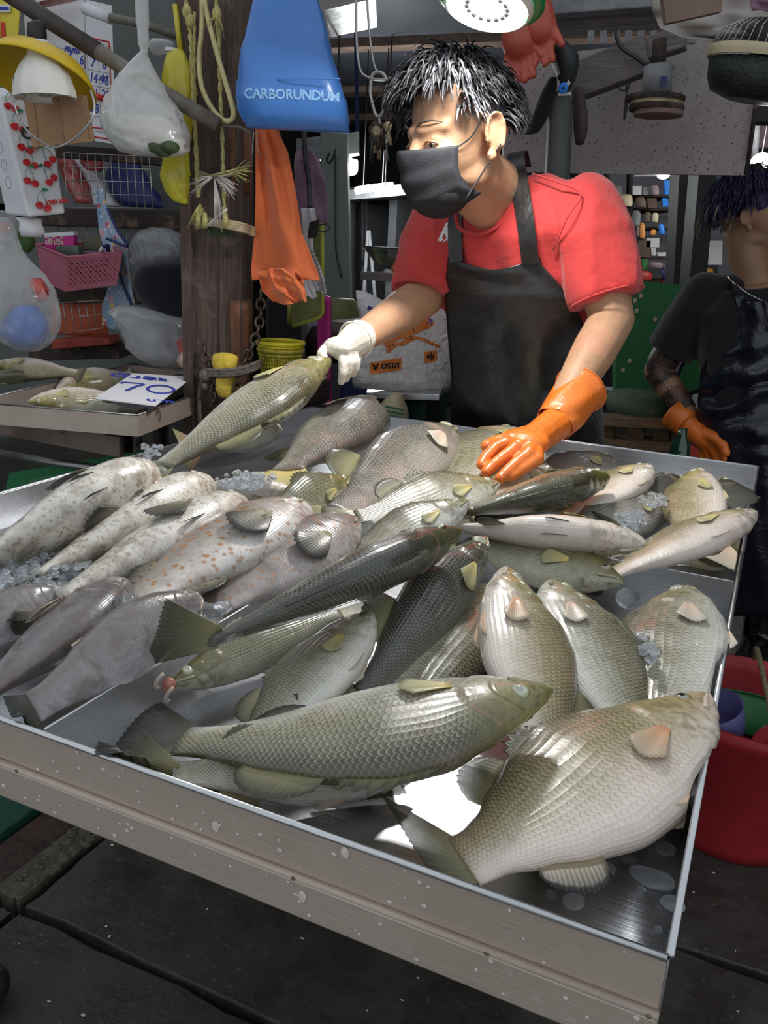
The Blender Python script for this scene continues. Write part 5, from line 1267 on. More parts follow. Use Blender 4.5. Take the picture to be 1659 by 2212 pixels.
for t in (.30, .44, .58, .72): MB().tube([on_face(.55, t, False) + ln_ * .004 + lr * (.012 * math.cos(a)) + lu * (.012 * math.sin(a)) for a in [2 * PI * k / 20 for k in range(20)]], .0006, 4, loop=True).build('round_symbol', 'print_grey', tbody)
# --- calendar and sign behind
YC = 1.92; cal = thing('wall_calendar', P(140, 300, y=YC), 'white wall calendar with blue dates and red frame behind the pole', 'calendar')
K0, K1, K2, K3 = P(48, -34, y=YC), P(241, 12, y=YC + .02), P(250, 312, y=YC + .02), P(66, 282, y=YC)
MB().prism([K3, K2, K1, K0], CF * .003).build('page', 'paper_white', cal, smooth=False)
def kp(s, t): return lerp(lerp(K0, K1, s), lerp(K3, K2, s), t) - CF * .0015
kr, ku = (K1 - K0).normalized(), (K0 - K3).normalized(); kn = kr.cross(ku).normalized(); ku = kn.cross(kr)
def kline(a, b, r, mat, nm): MB().tube([kp(*a), kp(*b)], r, 4).build(nm, mat, cal)
for a, b in (((.06, .26), (.96, .26)), ((.96, .26), (.97, .97)), ((.06, .26), (.08, .97)), ((.08, .90), (.97, .90)), ((.08, .97), (.97, .97))): kline(a, b, .0018, 'print_red', 'red_rule')
for i in range(6): kline((.08, .375 + .11 * i), (.96, .375 + .11 * i), .0006, 'print_grey', 'grid_rule')
for i in range(1, 7): kline((.08 + .126 * i, .36), (.08 + .126 * i, .90), .0006, 'print_grey', 'grid_rule')
MB().prism([kp(.62, .335), kp(.96, .335), kp(.96, .365), kp(.62, .365)], CF * -.0006).build('red_band', 'print_red', cal, smooth=False)
text_mesh('สิงหาคม 2569', .020, 'print_grey', 'month_lettering', cal, kp(.79, .305), kr, ku)
for d in range(2, 30):
    col_, row_ = (d - 2) % 7, (d - 2) // 7
    text_mesh(str(d), .034, 'print_blue', 'date_numeral', cal, kp(.145 + .126 * col_, .430 + .11 * row_), kr, ku, xs=.8)
for x, y in ((.5, .37), (.58, .37), (.88, .53), (.84, .39)): text_mesh('หม', .022, 'print_blue', 'handwriting', cal, kp(x, y), kr, ku, shear=.3, bold=.0006)
MB().tube([P(182, 0, y=YC - .03), P(183, 80, y=YC - .03), P(184, 150, y=YC - .03)], .0022, 6).build('hanging_cord', 'wire_grey', cal)
m = MB(); loft(dense([(70, 20, 5, .004), (120, 4, 30, .01), (170, -4, 10, .006)], 3), YC - .02, 12, m=m); m.build('picture_patch', 'flesh_red', cal)
sg = thing('yellow_sign', P(10, 95, y=1.80), 'yellow shop sign with dark red Thai lettering in the corner', 'sign')
flat([(-70, -30), (40, 10), (42, 30), (36, 96), (-70, 96)], 1.80, .006).build('panel', 'sign_yellow', sg, smooth=False)
text_mesh('กิม.', .068, 'print_red', 'lettering', sg, P(6, 66, y=1.795), CR, V(0, 0, 1), bold=.002, align='CENTER'); flat([(-20, 8), (22, 10), (22, 26), (-20, 28)], 1.794, .002).build('badge', 'paper_white', sg, smooth=False); flat([(-20, 14), (18, 15), (18, 21), (-20, 21)], 1.792, .001).build('badge_stripe', 'print_blue', sg, smooth=False)
mk = MB(); mk.tube([P(200, 205, y=1.88), P(222, 213, y=1.88)], .008, 8); mk.build('red_marker', 'print_red', None, label='red marker pen stuck beside the calendar', cat='pen')
MB().tube([P(182, 18, y=1.85), P(240, 40, y=1.85)], .014, 10).build('cloth_wrapped_pipe', 'paper_white', None, label='white tape-wrapped pipe end above the calendar', cat='pipe')
MB().tube([P(238, 38, y=1.84), P(310, 52, y=1.86), P(390, 80, y=1.9)], .010, 10).build('grey_pipe', 'pole_grey', None, label='thin grey pipe running towards the post above the calendar', cat='pipe')
# --- clear bag of water, yellow bag
wb = thing('water_bag', P(315, 330, y=1.47), 'clear plastic bag with water and greens hanging from a twisted neck', 'bag')
m = MB(); loft(dense([(310, 110, 5, .006), (304, 135, 22, .018), (300, 165, 42, .03), (300, 200, 62, .04), (306, 240, 82, .05), (314, 280, 92, .055), (322, 310, 84, .05), (330, 330, 66, .04), (332, 338, 40, .02)], 4), 1.47, 56, .10, 6, freq=4, m=m); m.build('bag_skin', 'film_milky', wb)
m = MB(); loft(dense([(312, 255, 84, .048), (316, 285, 86, .05), (324, 312, 78, .045), (332, 332, 55, .03)], 3), 1.47, 32, .03, 6, m=m); m.build('water', 'water_murky', wb)
for x, y in ((335, 318), (368, 318), (352, 326)): MB().sphere(P(x, y, y=1.45), (.018, .02, .012), 12).build('leafy_green', 'moss_cloth', wb)
MB().tube(spline([P(306, -20, y=1.47), P(308, 50, y=1.47), P(311, 105, y=1.47), P(312, 118, y=1.47)], 5), [.013] * 6 + [.011] * 4 + [.008] * 4 + [.007, .006], 10).build('twisted_neck', 'film_milky', wb)
yb = thing('yellow_bag', P(385, 440, y=1.585), 'yellow plastic bag hanging behind the clear water bag', 'bag')
m = MB(); loft(dense([(382, 108, 16, .012), (385, 140, 30, .02), (388, 200, 36, .025), (388, 260, 30, .022), (385, 330, 30, .025), (383, 390, 34, .03), (392, 430, 22, .015), (400, 440, 10, .008)], 4), 1.60, 40, .12, 11, m=m); m.build('bag_skin', 'film_yellow', yb)
m = MB(); loft(dense([(370, 104, 14, .01), (372, 112, 16, .012)], 2), 1.595, 16, m=m); m.build('white_knot', 'paper_white', yb); MB().tube([P(378, 10, y=1.6), P(390, 110, y=1.6)], .006, 6).build('yellow_strap', 'film_yellow', yb)
m = MB(); loft(dense([(345, 85, 18, .01), (350, 95, 28, .02), (345, 110, 20, .015), (338, 118, 8, .006)], 3), 1.60, 24, .2, 3, m=m); m.build('crumpled_film', 'film_clear', None, label='scrap of crumpled clear film tucked above the yellow bag', cat='film')
# --- beams, racks
def beam(nm, a, b, y, h, d, mat, kind='structure'): m = MB(); m.bar(P(*a, y=y), P(*b, y=y), d, h); return m.build(nm, mat, None, smooth=False, bevel=.003, kind=kind)
beam('trim_1', (60, 322), (430, 350), 2.04, .034, .05, 'beam_dark'); beam('trim_2', (60, 468), (440, 478), 2.04, .050, .05, 'beam_dark'); beam('trim_3', (60, 636), (300, 640), 2.02, .045, .05, 'beam_dark'); beam('trim_4', (-60, 106), (45, 100), 1.9, .02, .03, 'beam_dark')
def rack(nm, label, x0, x1, y0, y1, dy0, dy1, nvx, nhz, dep):
    t = thing(nm, P((x0 + x1) / 2, y1, y=dep), label, 'rack', 'wire racks')
    for i in range(nvx + 1):
        x = lerp(x0, x1, i / nvx); a = lerp(y0, y0 + dy0, i / nvx); b = lerp(y1, y1 + dy1, i / nvx)
        MB().tube([P(x, a, y=dep), P(x + 8, b, y=dep)], .0013, 5).build('wire', 'wire_grey', t)
    for j in range(nhz + 1): MB().tube([P(x0 + 8 * j / nhz, lerp(y0, y1, j / nhz), y=dep - .002), P(x1 + 8 * j / nhz, lerp(y0 + dy0, y1 + dy1, j / nhz), y=dep - .002)], .0013, 5).build('wire', 'wire_grey', t)
    return t
rack('wire_rack', 'upper wire grid rack between the two dark beams', 138, 322, 330, 448, 8, 2, 11, 4, 2.0); rack('wire_rack', 'lower wire grid rack above the bench, orange sheet behind it', 120, 218, 655, 722, -6, -14, 6, 2, 1.98); rack('wire_rack', 'middle wire grid half hidden behind the pink basket', 125, 420, 490, 620, 0, 0, 14, 3, 2.03)
def soft(nm, rows, y, mat, label, cat, wr=.08, seed=1, n=30, k=3, sq=2.2): m = MB(); loft(dense(rows, k), y, n, wr, seed, m=m, sq=sq); return m.build(nm, mat, None, label=label, cat=cat)
soft('red_cloth_bundle', [(140, 335, 10, .02), (150, 360, 22, .03), (170, 400, 26, .03), (185, 440, 18, .02)], 2.12, 'flesh_red', 'dark red patterned bundle behind the upper wire rack', 'bundle', .2, 2); soft('red_cloth_bundle', [(195, 335, 22, .02), (200, 355, 24, .03), (205, 370, 12, .02)], 2.12, 'flesh_red', 'smaller maroon bundle hanging behind the upper wire rack', 'bundle', .2, 3)
soft('pale_sack', [(165, 335, 6, .02), (185, 370, 14, .03), (215, 420, 30, .03), (230, 445, 34, .03)], 2.16, 'paper_white', 'pale sack leaning behind the upper wire rack', 'sack', .15, 4); soft('dark_sack', [(270, 345, 30, .03), (275, 390, 45, .04), (300, 430, 50, .04), (310, 448, 40, .03)], 2.2, 'navy', 'dark blue sack on the shelf behind the wire rack', 'sack', .15, 5)
soft('orange_sheet', [(170, 650, 55, .005), (172, 690, 60, .006), (170, 725, 62, .006)], 2.06, 'orange_plastic', 'orange plastic sheet behind the lower wire rack', 'sheet', .03, 6)
# --- pink basket with heart-shaped holes and what is in it
pk = thing('storage_basket', P(165, 632, y=1.78), 'pink plastic basket with heart-shaped holes hung on the rack', 'basket')
A_ = [P(78, 528, y=1.92), P(146, 556, y=1.74), P(264, 545, y=1.84), P(224, 522, y=1.98)]; B_ = [P(92, 608, y=1.92), P(142, 630, y=1.75), P(252, 616, y=1.83), P(205, 600, y=1.96)]
def panel(a, b, c, d, nm): # a-b top, d-c bottom
    MB().prism([d, c, b, a], (CF * .003)).build(nm, 'pink_plastic', pk, smooth=False, bevel=.001)
panel(A_[0], A_[1], B_[1], B_[0], 'side_panel'); panel(A_[2], A_[3], B_[3], B_[2], 'side_panel'); panel(A_[3], A_[0], B_[0], B_[3], 'back_panel')
MB().prism(B_, V(0, 0, .003)).build('base_panel', 'pink_plastic', pk, smooth=False)
# front panel built as a plate with real heart-shaped openings
def heart(n=10): return [(.5 * math.sin(t) ** 3, (.42 * math.cos(t) - .16 * math.cos(2 * t) - .06 * math.cos(3 * t) - .03 * math.cos(4 * t)) * 1.0) for t in [2 * PI * k / n for k in range(n)]]
def heart_panel(a, b, c, d, nx, ny):
    m = MB(); fn = lambda s, t: lerp(lerp(a, b, s), lerp(d, c, s), t); hs = heart(12)
    gx, gy = 1 / (nx + .9), 1 / (ny + 1.6)
    def cell(s0, s1, t0, t1, hole):
        if not hole: m.add([fn(s0, t0), fn(s1, t0), fn(s1, t1), fn(s0, t1)], [(0, 1, 2, 3)]); return
        cs, ct = (s0 + s1) / 2, (t0 + t1) / 2; out = []; inn = []
        for k, (hx, hy) in enumerate(hs):
            ang = 2 * PI * k / 12; ux, uy = math.sin(ang), math.cos(ang); q = max(abs(ux), abs(uy)); out.append(fn(cs + ux / q * (s1 - s0) / 2, ct - uy / q * (t1 - t0) / 2)); inn.append(fn(cs + hx * (s1 - s0) * .56, ct - (hy - .02) * (t1 - t0) * .60))
        m.add(out + inn, [(k, (k + 1) % 12, 12 + (k + 1) % 12, 12 + k) for k in range(12)])
    x0, y0 = gx * .45, gy * .75
    for i in range(nx):
        for j in range(ny): cell(x0 + i * gx, x0 + (i + 1) * gx, y0 + j * gy, y0 + (j + 1) * gy, True)
    for s0, s1, t0, t1 in ((0, 1, 0, y0), (0, 1, y0 + ny * gy, 1), (0, x0, y0, y0 + ny * gy), (x0 + nx * gx, 1, y0, y0 + ny * gy)): cell(s0, s1, t0, t1, False)
    return m.build('front_panel', 'pink_plastic', pk, smooth=False, solid=.003)
heart_panel(A_[1], A_[2], B_[2], B_[1], 10, 5)
MB().tube(A_ + [A_[0]], .0038, 8).build('rim', 'pink_plastic', pk)
def small_box(nm, pts, y, th, mat, label, cat): return flat(pts, y, th).build(nm, mat, None, smooth=False, bevel=.002, label=label, cat=cat)
fb = thing('pink_carton', P(130, 560, y=1.88), 'magenta and white carton standing in the pink basket', 'box')
flat([(97, 512), (160, 507), (160, 560), (97, 560)], 1.88, .03).build('carton', 'magenta', fb, smooth=False); flat([(94, 504), (158, 500), (160, 508), (96, 513)], 1.879, .032).build('white_edge', 'paper_white', fb, smooth=False); text_mesh('ไซโซโฮม', .026, 'fillet_cream', 'lettering', fb, P(129, 522, y=1.876), CR, V(0, 0, 1), bold=.001)
small_box('glass_case', [(120, 532), (168, 530), (174, 570), (126, 572)], 1.84, .03, 'glass_green', 'grey-green glass case leaning in the pink basket', 'case'); small_box('dark_mirror', [(178, 506), (218, 510), (226, 560), (176, 560)], 1.90, .012, 'grey_olive', 'brown mirror with a blue frame in the pink basket', 'mirror'); small_box('violet_cup', [(172, 542), (216, 545), (212, 572), (176, 572)], 1.865, .03, 'cloth_mauve', 'violet cup in the pink basket', 'cup')
mk = thing('marker_pen', P(225, 545, y=1.85), 'blue marker pen with white cap in the pink basket', 'pen'); MB().tube([P(216, 545, y=1.84), P(222, 534, y=1.84)], .0055, 8).build('cap', 'paper_white', mk); MB().tube([P(222, 534, y=1.84), P(232, 530, y=1.86), P(236, 548, y=1.86)], .006, 8).build('barrel', 'navy', mk)
# --- soft things below the beams
fl = sheet('floral_apron', 'cloth_floral', [(408, 205, 222), (450, 210, 232), (500, 214, 252), (535, 224, 274), (580, 240, 278), (620, 234, 284), (660, 222, 292), (708, 220, 262)], 1.90, .008, 'light blue floral cloth with navy edging hanging on the rack', 'cloth', 4)
MB().tube(spline([P(232, 450, y=1.885), P(255, 500, y=1.885), P(278, 532, y=1.885), P(230, 515, y=1.885)], 5), .004, 6).build('navy_edging', 'navy', fl); MB().tube(spline([P(258, 585, y=1.885), P(268, 620, y=1.885), P(288, 668, y=1.885)], 5), .004, 6).build('navy_edging', 'navy', fl)
soft('grey_bag', [(345, 492, 20, .02), (345, 505, 46, .05), (350, 530, 66, .07), (352, 560, 66, .07), (340, 578, 48, .05), (335, 585, 20, .02)], 1.86, 'film_grey', 'crumpled grey plastic bag wedged beside the post', 'bag', .16, 7, 44); soft('black_cushion', [(372, 568, 40, .03), (362, 580, 62, .05), (360, 610, 72, .06), (368, 645, 70, .06), (385, 672, 56, .05), (400, 690, 34, .03)], 1.80, 'cloth_black', 'black cloth bundle lying behind the post', 'bundle', .04, 8, 40)
soft('clear_bag', [(300, 662, 44, .03), (318, 675, 74, .06), (345, 700, 88, .07), (355, 740, 82, .07), (365, 775, 66, .06), (372, 790, 40, .03)], 1.76, 'film_clear', 'crumpled clear plastic bag sitting on the bench beside the post', 'bag', .2, 9, 52); soft('grey_film', [(295, 664, 40, .03), (330, 720, 74, .05), (360, 775, 60, .05)], 1.775, 'film_grey', 'grey wadded film inside the clear bag by the post', 'film', .25, 10, 40)
fh = thing('cut_fish_head', P(412, 795, y=1.74), 'red cut fish head lying beside the clear bag', 'fish'); m = MB(); loft(dense([(412, 722, 14, .02), (410, 740, 26, .03), (415, 765, 24, .03), (416, 790, 20, .02)], 3), 1.74, 24, .25, 12, m=m); m.build('flesh', 'flesh_red', fh); m = MB(); loft(dense([(402, 760, 12, .02), (405, 778, 22, .03), (412, 794, 26, .02)], 3), 1.725, 20, .15, 13, m=m); m.build('jaw', 'fillet_cream', fh)
lb = thing('carry_bag', P(58, 755, y=1.50), 'clear carrier bag holding a bright blue cloth, hanging at the left edge', 'bag')
m = MB(); loft(dense([(8, 470, 18, .02), (22, 540, 26, .02), (42, 590, 50, .04), (58, 640, 62, .055), (60, 690, 66, .06), (58, 735, 54, .05), (62, 757, 24, .02)], 4), 1.50, 52, .14, 14, freq=4, m=m); m.build('bag_skin', 'film_clear', lb)
m = MB(); loft(dense([(60, 660, 18, .02), (56, 690, 44, .045), (54, 725, 48, .045), (60, 748, 24, .02)], 3), 1.50, 28, .12, 15, m=m); m.build('blue_content', 'blue_cloth', lb); m = MB(); loft(dense([(75, 600, 14, .015), (88, 630, 18, .02), (92, 650, 10, .01)], 3), 1.50, 18, .2, 16, m=m); m.build('orange_content', 'flesh_red', lb)
plain('leaf_dark', (.05, .12, .02), .5, var=.4); soft('green_fruit', [(52, 498, 10, .01), (54, 510, 20, .02), (56, 530, 18, .02), (56, 545, 8, .01)], 1.66, 'leaf_dark', 'green fruit hanging beside the pink basket', 'fruit', .05, 17)
soft('snack_bag', [(2, 455, 20, .02), (8, 475, 28, .03), (12, 500, 22, .03), (10, 520, 12, .02)], 1.60, 'film_clear', 'small clear snack bag at the left edge under the paper pack', 'bag', .2, 18); soft('orange_snack', [(8, 480, 10, .01), (12, 492, 14, .015), (10, 504, 8, .01)], 1.60, 'orange_plastic', 'orange snack in the small clear bag', 'food', .2, 19)
cb = thing('chopping_tray', P(180, 765, y=1.90), 'dark wet tray with a red board on the back of the bench', 'tray'); flat([(110, 735), (235, 728), (238, 745), (112, 756)], 1.90, .10).build('red_board', 'red_board', cb, smooth=False, bevel=.004); flat([(60, 752), (260, 745), (262, 775), (60, 780)], 1.95, .2).build('dark_base', 'beam_dark', cb, smooth=False, bevel=.004)
# ---------------------------------------------------------------- room shell and the market behind
def concrete(name, a, b, rough=.55, sc=6, wet=.3):
    t = NT(name).s(spec=.5)
    v = t.coord('Object'); n1 = t.noise(v, sc, 6, .65); n2 = t.noise(v, 70, 4, .6); fl = t.voro(v, 34)
    c = t.ramp(n1, [(.3, a), (.7, b)]); c = t.mix(t.math('MULTIPLY', t.ramp(n2, [(.55, 0.0), (.75, 1.0)]), .35), c, tuple(Vector(b) * 1.8))
    c = t.mix(t.math('MULTIPLY', t.ramp(fl, [(.07, 1.0), (.13, 0.0)]), .22), c, (.30, .31, .33))
    t.col(c); t.rough(t.ramp(n1, [(.3, rough - wet), (.7, rough + .2)])); t.bump(t.math('ADD', n2, n1), .4, .006); return t
concrete('floor_concrete', (.030, .028, .024), (.070, .065, .054)); concrete('kerb_concrete', (.05, .046, .036), (.13, .12, .09), .8, 14); concrete('gutter_brown', (.030, .017, .014), (.075, .04, .032), .5, 12); concrete('slime_dark', (.008, .009, .008), (.02, .022, .02), .35, 9)
def speckle():
    t = NT('board_speckled').s(rough=.75); v = t.coord('Object')
    c = t.ramp(t.noise(v, 3.5, 6, .6), [(.3, (.24, .205, .20)), (.7, (.38, .33, .32))])
    c = t.mix(t.ramp(t.voro(v, 60), [(.10, .8), (.20, 0.0)]), c, (.045, .035, .032)); c = t.mix(t.ramp(t.voro(v, 130), [(.14, .55), (.28, 0.0)]), c, (.07, .055, .05))
    c = t.mix(t.ramp(t.noise(v, 12, 6, .7), [(.55, 0.0), (.7, .5)]), c, (.33, .29, .29)); t.col(c); t.bump(t.noise(v, 60, 4), .3, .006)
speckle()
plain('wall_grey', (.13, .135, .13), .8, var=.2, scale=3, bump=.2, bscale=20); plain('wall_dark', (.030, .032, .038), .8, var=.35, scale=2); plain('wall_slate', (.11, .115, .125), .7, var=.3, scale=2); plain('roof_sheet', (.075, .082, .10), .6, var=.3, scale=2); plain('column_green', (.22, .24, .22), .7, var=.12, scale=4)
plain('strip_brown', (.22, .15, .115), .8, var=.3, scale=12); plain('black_metal', (.014, .014, .016), .45, var=.3); plain('tarp_milky', (.42, .38, .35), .35, var=.2, scale=6, bump=.6, bscale=14); plain('green_wall', (.035, .20, .065), .5, var=.12, scale=3, bump=.2, bscale=30)
plain('steel_bowl', (.6, .6, .6), .22, 1.0, .1); plain('item_white', (.60, .59, .58), .6, var=.12); plain('item_blue', (.02, .22, .75), .5); plain('item_pink', (.75, .14, .40), .5); plain('item_orange', (.70, .28, .06), .5); plain('item_lime', (.35, .48, .14), .5); plain('item_brown', (.12, .08, .055), .7, var=.3); plain('item_mauve', (.24, .17, .18), .7); plain('item_cream', (.55, .47, .30), .6); plain('item_red', (.42, .03, .025), .5); plain('item_green', (.06, .22, .05), .5); plain('item_grey', (.20, .20, .21), .6, var=.3, scale=20)
def hang(p, parent, mat='wire_dark', r=.004, nm='hanger'):
    p = Vector(p); return MB().tube([p, V(p.x, p.y, 2.42)], r, 5).build(nm, mat, parent)
def glow(name, col, s): t = NT(name).s(col=col, em=col, ems=s); return t
glow('glow_lamp', (1, 1, 1), 14.0); glow('glow_tube', (.95, 1, 1), 9.0); glow('glow_day', (1, .95, .86), 4.0); plain('shade_green', (.02, .30, .09), .4)
# floor: slabs over a wet base, with a gutter on the left
fl_ = MB().grid(lambda u, v: V(-6 + 12 * u, -2 + 12 * v, -.035), 4, 4).build('floor', 'floor_concrete', None, kind='structure')
def slab(x0, x1, y0, y1, mat='floor_concrete', nm='slab', h=.035):
    rr = random.Random(int(x0 * 100) + int(y0 * 77)); n = 14; ring = []
    for k in range(n): ring.append((lerp(x0, x1, k / n), y0))
    for k in range(n): ring.append((x1, lerp(y0, y1, k / n)))
    for k in range(n): ring.append((lerp(x1, x0, k / n), y1))
    for k in range(n): ring.append((x0, lerp(y1, y0, k / n)))
    j = lambda: rr.uniform(-.005, .005)
    MB().prism([V(x + j(), y + j(), -.034) for x, y in ring], V(0, 0, h)).build(nm, mat, fl_, smooth=False, bevel=.004)
xs_, ys_ = [-1.13, .20, 1.5, 2.8], [-.6, .925, 1.42, 2.6, 3.8]
for x0, x1 in zip(xs_, xs_[1:]):
    for y0, y1 in zip(ys_, ys_[1:]): slab(x0 + .008, x1 - .008, y0 + .008, y1 - .008)
slab(-1.20, -1.135, .93, 3.2, 'kerb_concrete', 'kerb', .040); slab(-1.32, -1.205, .4, 3.2, 'gutter_brown', 'gutter_plate', .022)
plain('tarp_dark', (.012, .07, .045), .6, var=.4, scale=8); slab(-2.6, -1.33, .2, 3.2, 'tarp_dark', 'green_mat', .038); slab(-1.20, -1.135, -.6, .91, 'floor_concrete', 'slab', .03)
rr = random.Random(21); m = MB()
for i in range(55):
    x, y = rr.uniform(-1.2, .3), rr.uniform(.75, 1.9); m.sphere((x, y, .0035), (rr.uniform(.0015, .005), rr.uniform(.0015, .004), .001), 6)
m.build('fish_scales', 'scale_fleck', None, kind='stuff', label='scattered fish scales on the wet concrete floor', cat='scales')
rr = random.Random(22); m = MB()
for i in range(60): x, y = -1.168 + rr.uniform(-.03, .03), rr.uniform(.95, 1.3); m.sphere((x, y, .006), (rr.uniform(.004, .014), rr.uniform(.004, .014), .006), 7)
m.build('kerb_dirt', 'kerb_concrete', None, kind='stuff', label='crumbled grit along the concrete kerb', cat='dirt')
# walls and ceiling
MB().grid(lambda u, v: V(-6 + 12 * u, 9, 3.2 * v), 2, 2).build('wall_back', 'wall_slate', None, kind='structure', solid=.05); MB().grid(lambda u, v: V(-4.6, -1 + 10 * u, 3.2 * v), 2, 2).build('wall_left', 'wall_slate', None, kind='structure', solid=.05); MB().grid(lambda u, v: V(3.2, 2 + 7 * u, 3.2 * v), 2, 2).build('wall_right', 'wall_slate', None, kind='structure', solid=.05)
ceil = MB().grid(lambda u, v: V(-6 + 12 * u, 2.3 + 6.8 * v, 2.42 + .02 * noise.noise(Vector((u * 8, v * 5, 1)))), 30, 20).build('ceiling', 'roof_sheet', None, kind='structure', solid=.03)
for y0, w, x0, x1 in ((3.0, .12, -3.2, .2), (3.9, .16, -3.4, .4), (4.9, .14, -4, 1), (6.3, .2, -4, 2), (7.6, .2, -4, 2)): m = MB(); m.bar((x0, y0, 2.39), (x1, y0 + .3, 2.39), w, .06); m.build('batten', 'strip_brown', ceil, smooth=False)
MB().prism([P(60, -60, y=2.35), P(440, -60, y=2.35), P(440, 470, y=2.35), P(60, 470, y=2.35)], CF * .02).build('wall_stall', 'wall_grey', None, smooth=False, kind='structure'); MB().prism([P(-160, 440, y=2.38), P(450, 440, y=2.38), P(450, 900, y=2.38), P(-160, 900, y=2.38)], CF * .02).build('wall_side', 'wall_grey', None, smooth=False, kind='structure'); MB().prism([P(-160, -60, y=2.38), P(70, -60, y=2.38), P(70, 470, y=2.38), P(-160, 470, y=2.38)], CF * .02).build('wall_end', 'wall_grey', None, smooth=False, kind='structure')
# daylight behind corrugated sheets at the far end
m = MB(); a, b, c, d = P(735, 168, y=7.6), P(905, 160, y=7.6), P(905, 242, y=7.6), P(735, 255, y=7.6)
nn_ = 22
m.grid(lambda u, v: lerp(lerp(a, b, u), lerp(d, c, u), v) + V(0, .03 * math.sin(u * nn_ * PI), 0), 88, 2); 
plain('sheet_warm', (.62, .56, .48), .6, var=.15); so = m.build('corrugated_sheet', 'sheet_warm', None, label='warm backlit corrugated roof sheet at the far end of the hall', cat='roof sheet', solid=.01)
flat([(735, 238), (905, 228), (905, 250), (735, 258)], 7.55, .02).build('daylight_gap', 'glow_day', so, smooth=False)
# column, mid wall, doorway, fluorescent tubes, ladder
col_ = MB(); col_.prism([P(690, 250, y=3.0), P(748, 250, y=3.0), P(770, 1190, y=3.0), P(718, 1190, y=3.0)], CF * .18); col_.build('concrete_column', 'column_green', None, smooth=False, bevel=.006, label='pale green concrete column beyond the orange cloth', cat='column')
MB().tube(spline([P(724, 330, y=2.985), P(725, 430, y=2.985), P(726, 540, y=2.985), P(738, 600, y=2.985)], 6), .003, 5).build('wall_cable', 'wire_dark', None, label='thin cable running down the pale green column', cat='cable')
flat([(640, 300), (775, 284), (775, 330), (690, 345), (640, 330)], 3.3, .1).build('air_duct', 'item_grey', None, smooth=False, label='grey metal box high beside the pale green column', cat='duct')
dw = thing('dark_doorway', P(795, 985, y=5.6), 'doorway opening into an unlit room beyond the pale green column', 'doorway')
d0, d1 = P(748, 430, y=5.6), P(850, 430, y=5.6); dh = P(795, 415, y=5.6).z; dm = (d0.x + d1.x) / 2; dwid = d1.x - d0.x
for x in (d0.x, d1.x): m = MB(); m.box((x, 6.4, dh / 2), (.06, 1.6, dh)); m.build('jamb', 'wall_slate', dw, smooth=False)
m = MB(); m.box((dm, 6.4, dh), (dwid + .06, 1.6, .06)); m.build('lintel', 'wall_slate', dw, smooth=False)
m = MB(); m.box((dm, 7.2, dh / 2), (dwid, .04, dh)); m.build('room_wall', 'wall_slate', dw, smooth=False)
ct = flat([(745, 412), (840, 400), (905, 395), (905, 418), (840, 425), (745, 432)], 5.2, .3).build('counter_fascia', 'item_grey', None, smooth=False, label='pale counter fascia under the fluorescent tubes', cat='counter')
for nm, a, b in (('x', (769, 412), (800, 406)), ('y', (804, 406), (848, 401))): hang(P((a[0] + b[0]) / 2, (a[1] + b[1]) / 2, y=5.0), MB().tube([P(*a, y=5.0), P(*b, y=5.0)], .022, 8).build('fluorescent_tube', 'glow_tube', None, label='lit fluorescent tube far behind the hanging keys', cat='lamp', group='far fluorescent tubes'))
hang(P(832, 408, y=4.9), MB().sphere(P(832, 408, y=4.9), .018, 12).build('far_bulb', 'glow_tube', None, label='small lit bulb beside the far fluorescent tubes', cat='lamp'))
bl = thing('bulb_lamp', P(756, 345, y=3.4), 'lit white bulb hanging beyond the orange cloth', 'lamp')
MB().lathe([(.004, .034), (.030, .032), (.033, .025), (.033, -.012), (.028, -.024), (.012, -.031), (.002, -.032)], P(756, 362, y=3.4), seg=24, caps=True).build('bulb', 'glow_lamp', bl); MB().tube([P(755, 344, y=3.4), P(753, 330, y=3.4)], .012, 8).build('socket', 'lamp_white', bl); MB().tube(spline([P(753, 330, y=3.4), P(740, 290, y=3.4), P(728, 262, y=3.4)], 4), .004, 5).build('cord', 'wire_dark', bl); hang(P(728, 262, y=3.4), bl)
MB().tube(spline([P(712, 330, y=2.95), P(706, 345, y=2.95), P(712, 352, y=2.95), P(722, 335, y=2.95), P(725, 322, y=2.95)], 5), .004, 6).build('cable_coil', 'wire_dark', None, label='small black cable coil on the pale green column', cat='cable')
ld = thing('folding_ladder', P(800, 955, y=5.3), 'metal A-frame stand in the dark doorway', 'ladder')
for a, b in (((795, 498), (764, 955)), ((797, 498), (838, 955)), ((786, 538), (806, 540))): MB().tube([P(*a, y=5.3), P(*b, y=5.3)], .012, 6).build('leg', 'item_grey', ld)
for x in (783, 791): MB().tube([P(x, 425, y=5.4), P(x, 975, y=5.4)], .012, 6).build('door_bar', 'black_metal', None, label='thin metal bar of the dark doorway gate', cat='bar', group='gate bars')
flat([(762, -80), (770, -82), (776, 300), (768, 302)], 4.2, .03).build('blue_pipe', 'navy', None, smooth=False, label='blue vertical pipe beside the hanging keys', cat='pipe')
flat([(650, -20), (760, -30), (812, -4), (700, 22), (640, 30)], 3.0, .4).build('ceiling_box', 'tarp_milky', None, smooth=False, label='pale board under the roof above the blue bag', cat='board')
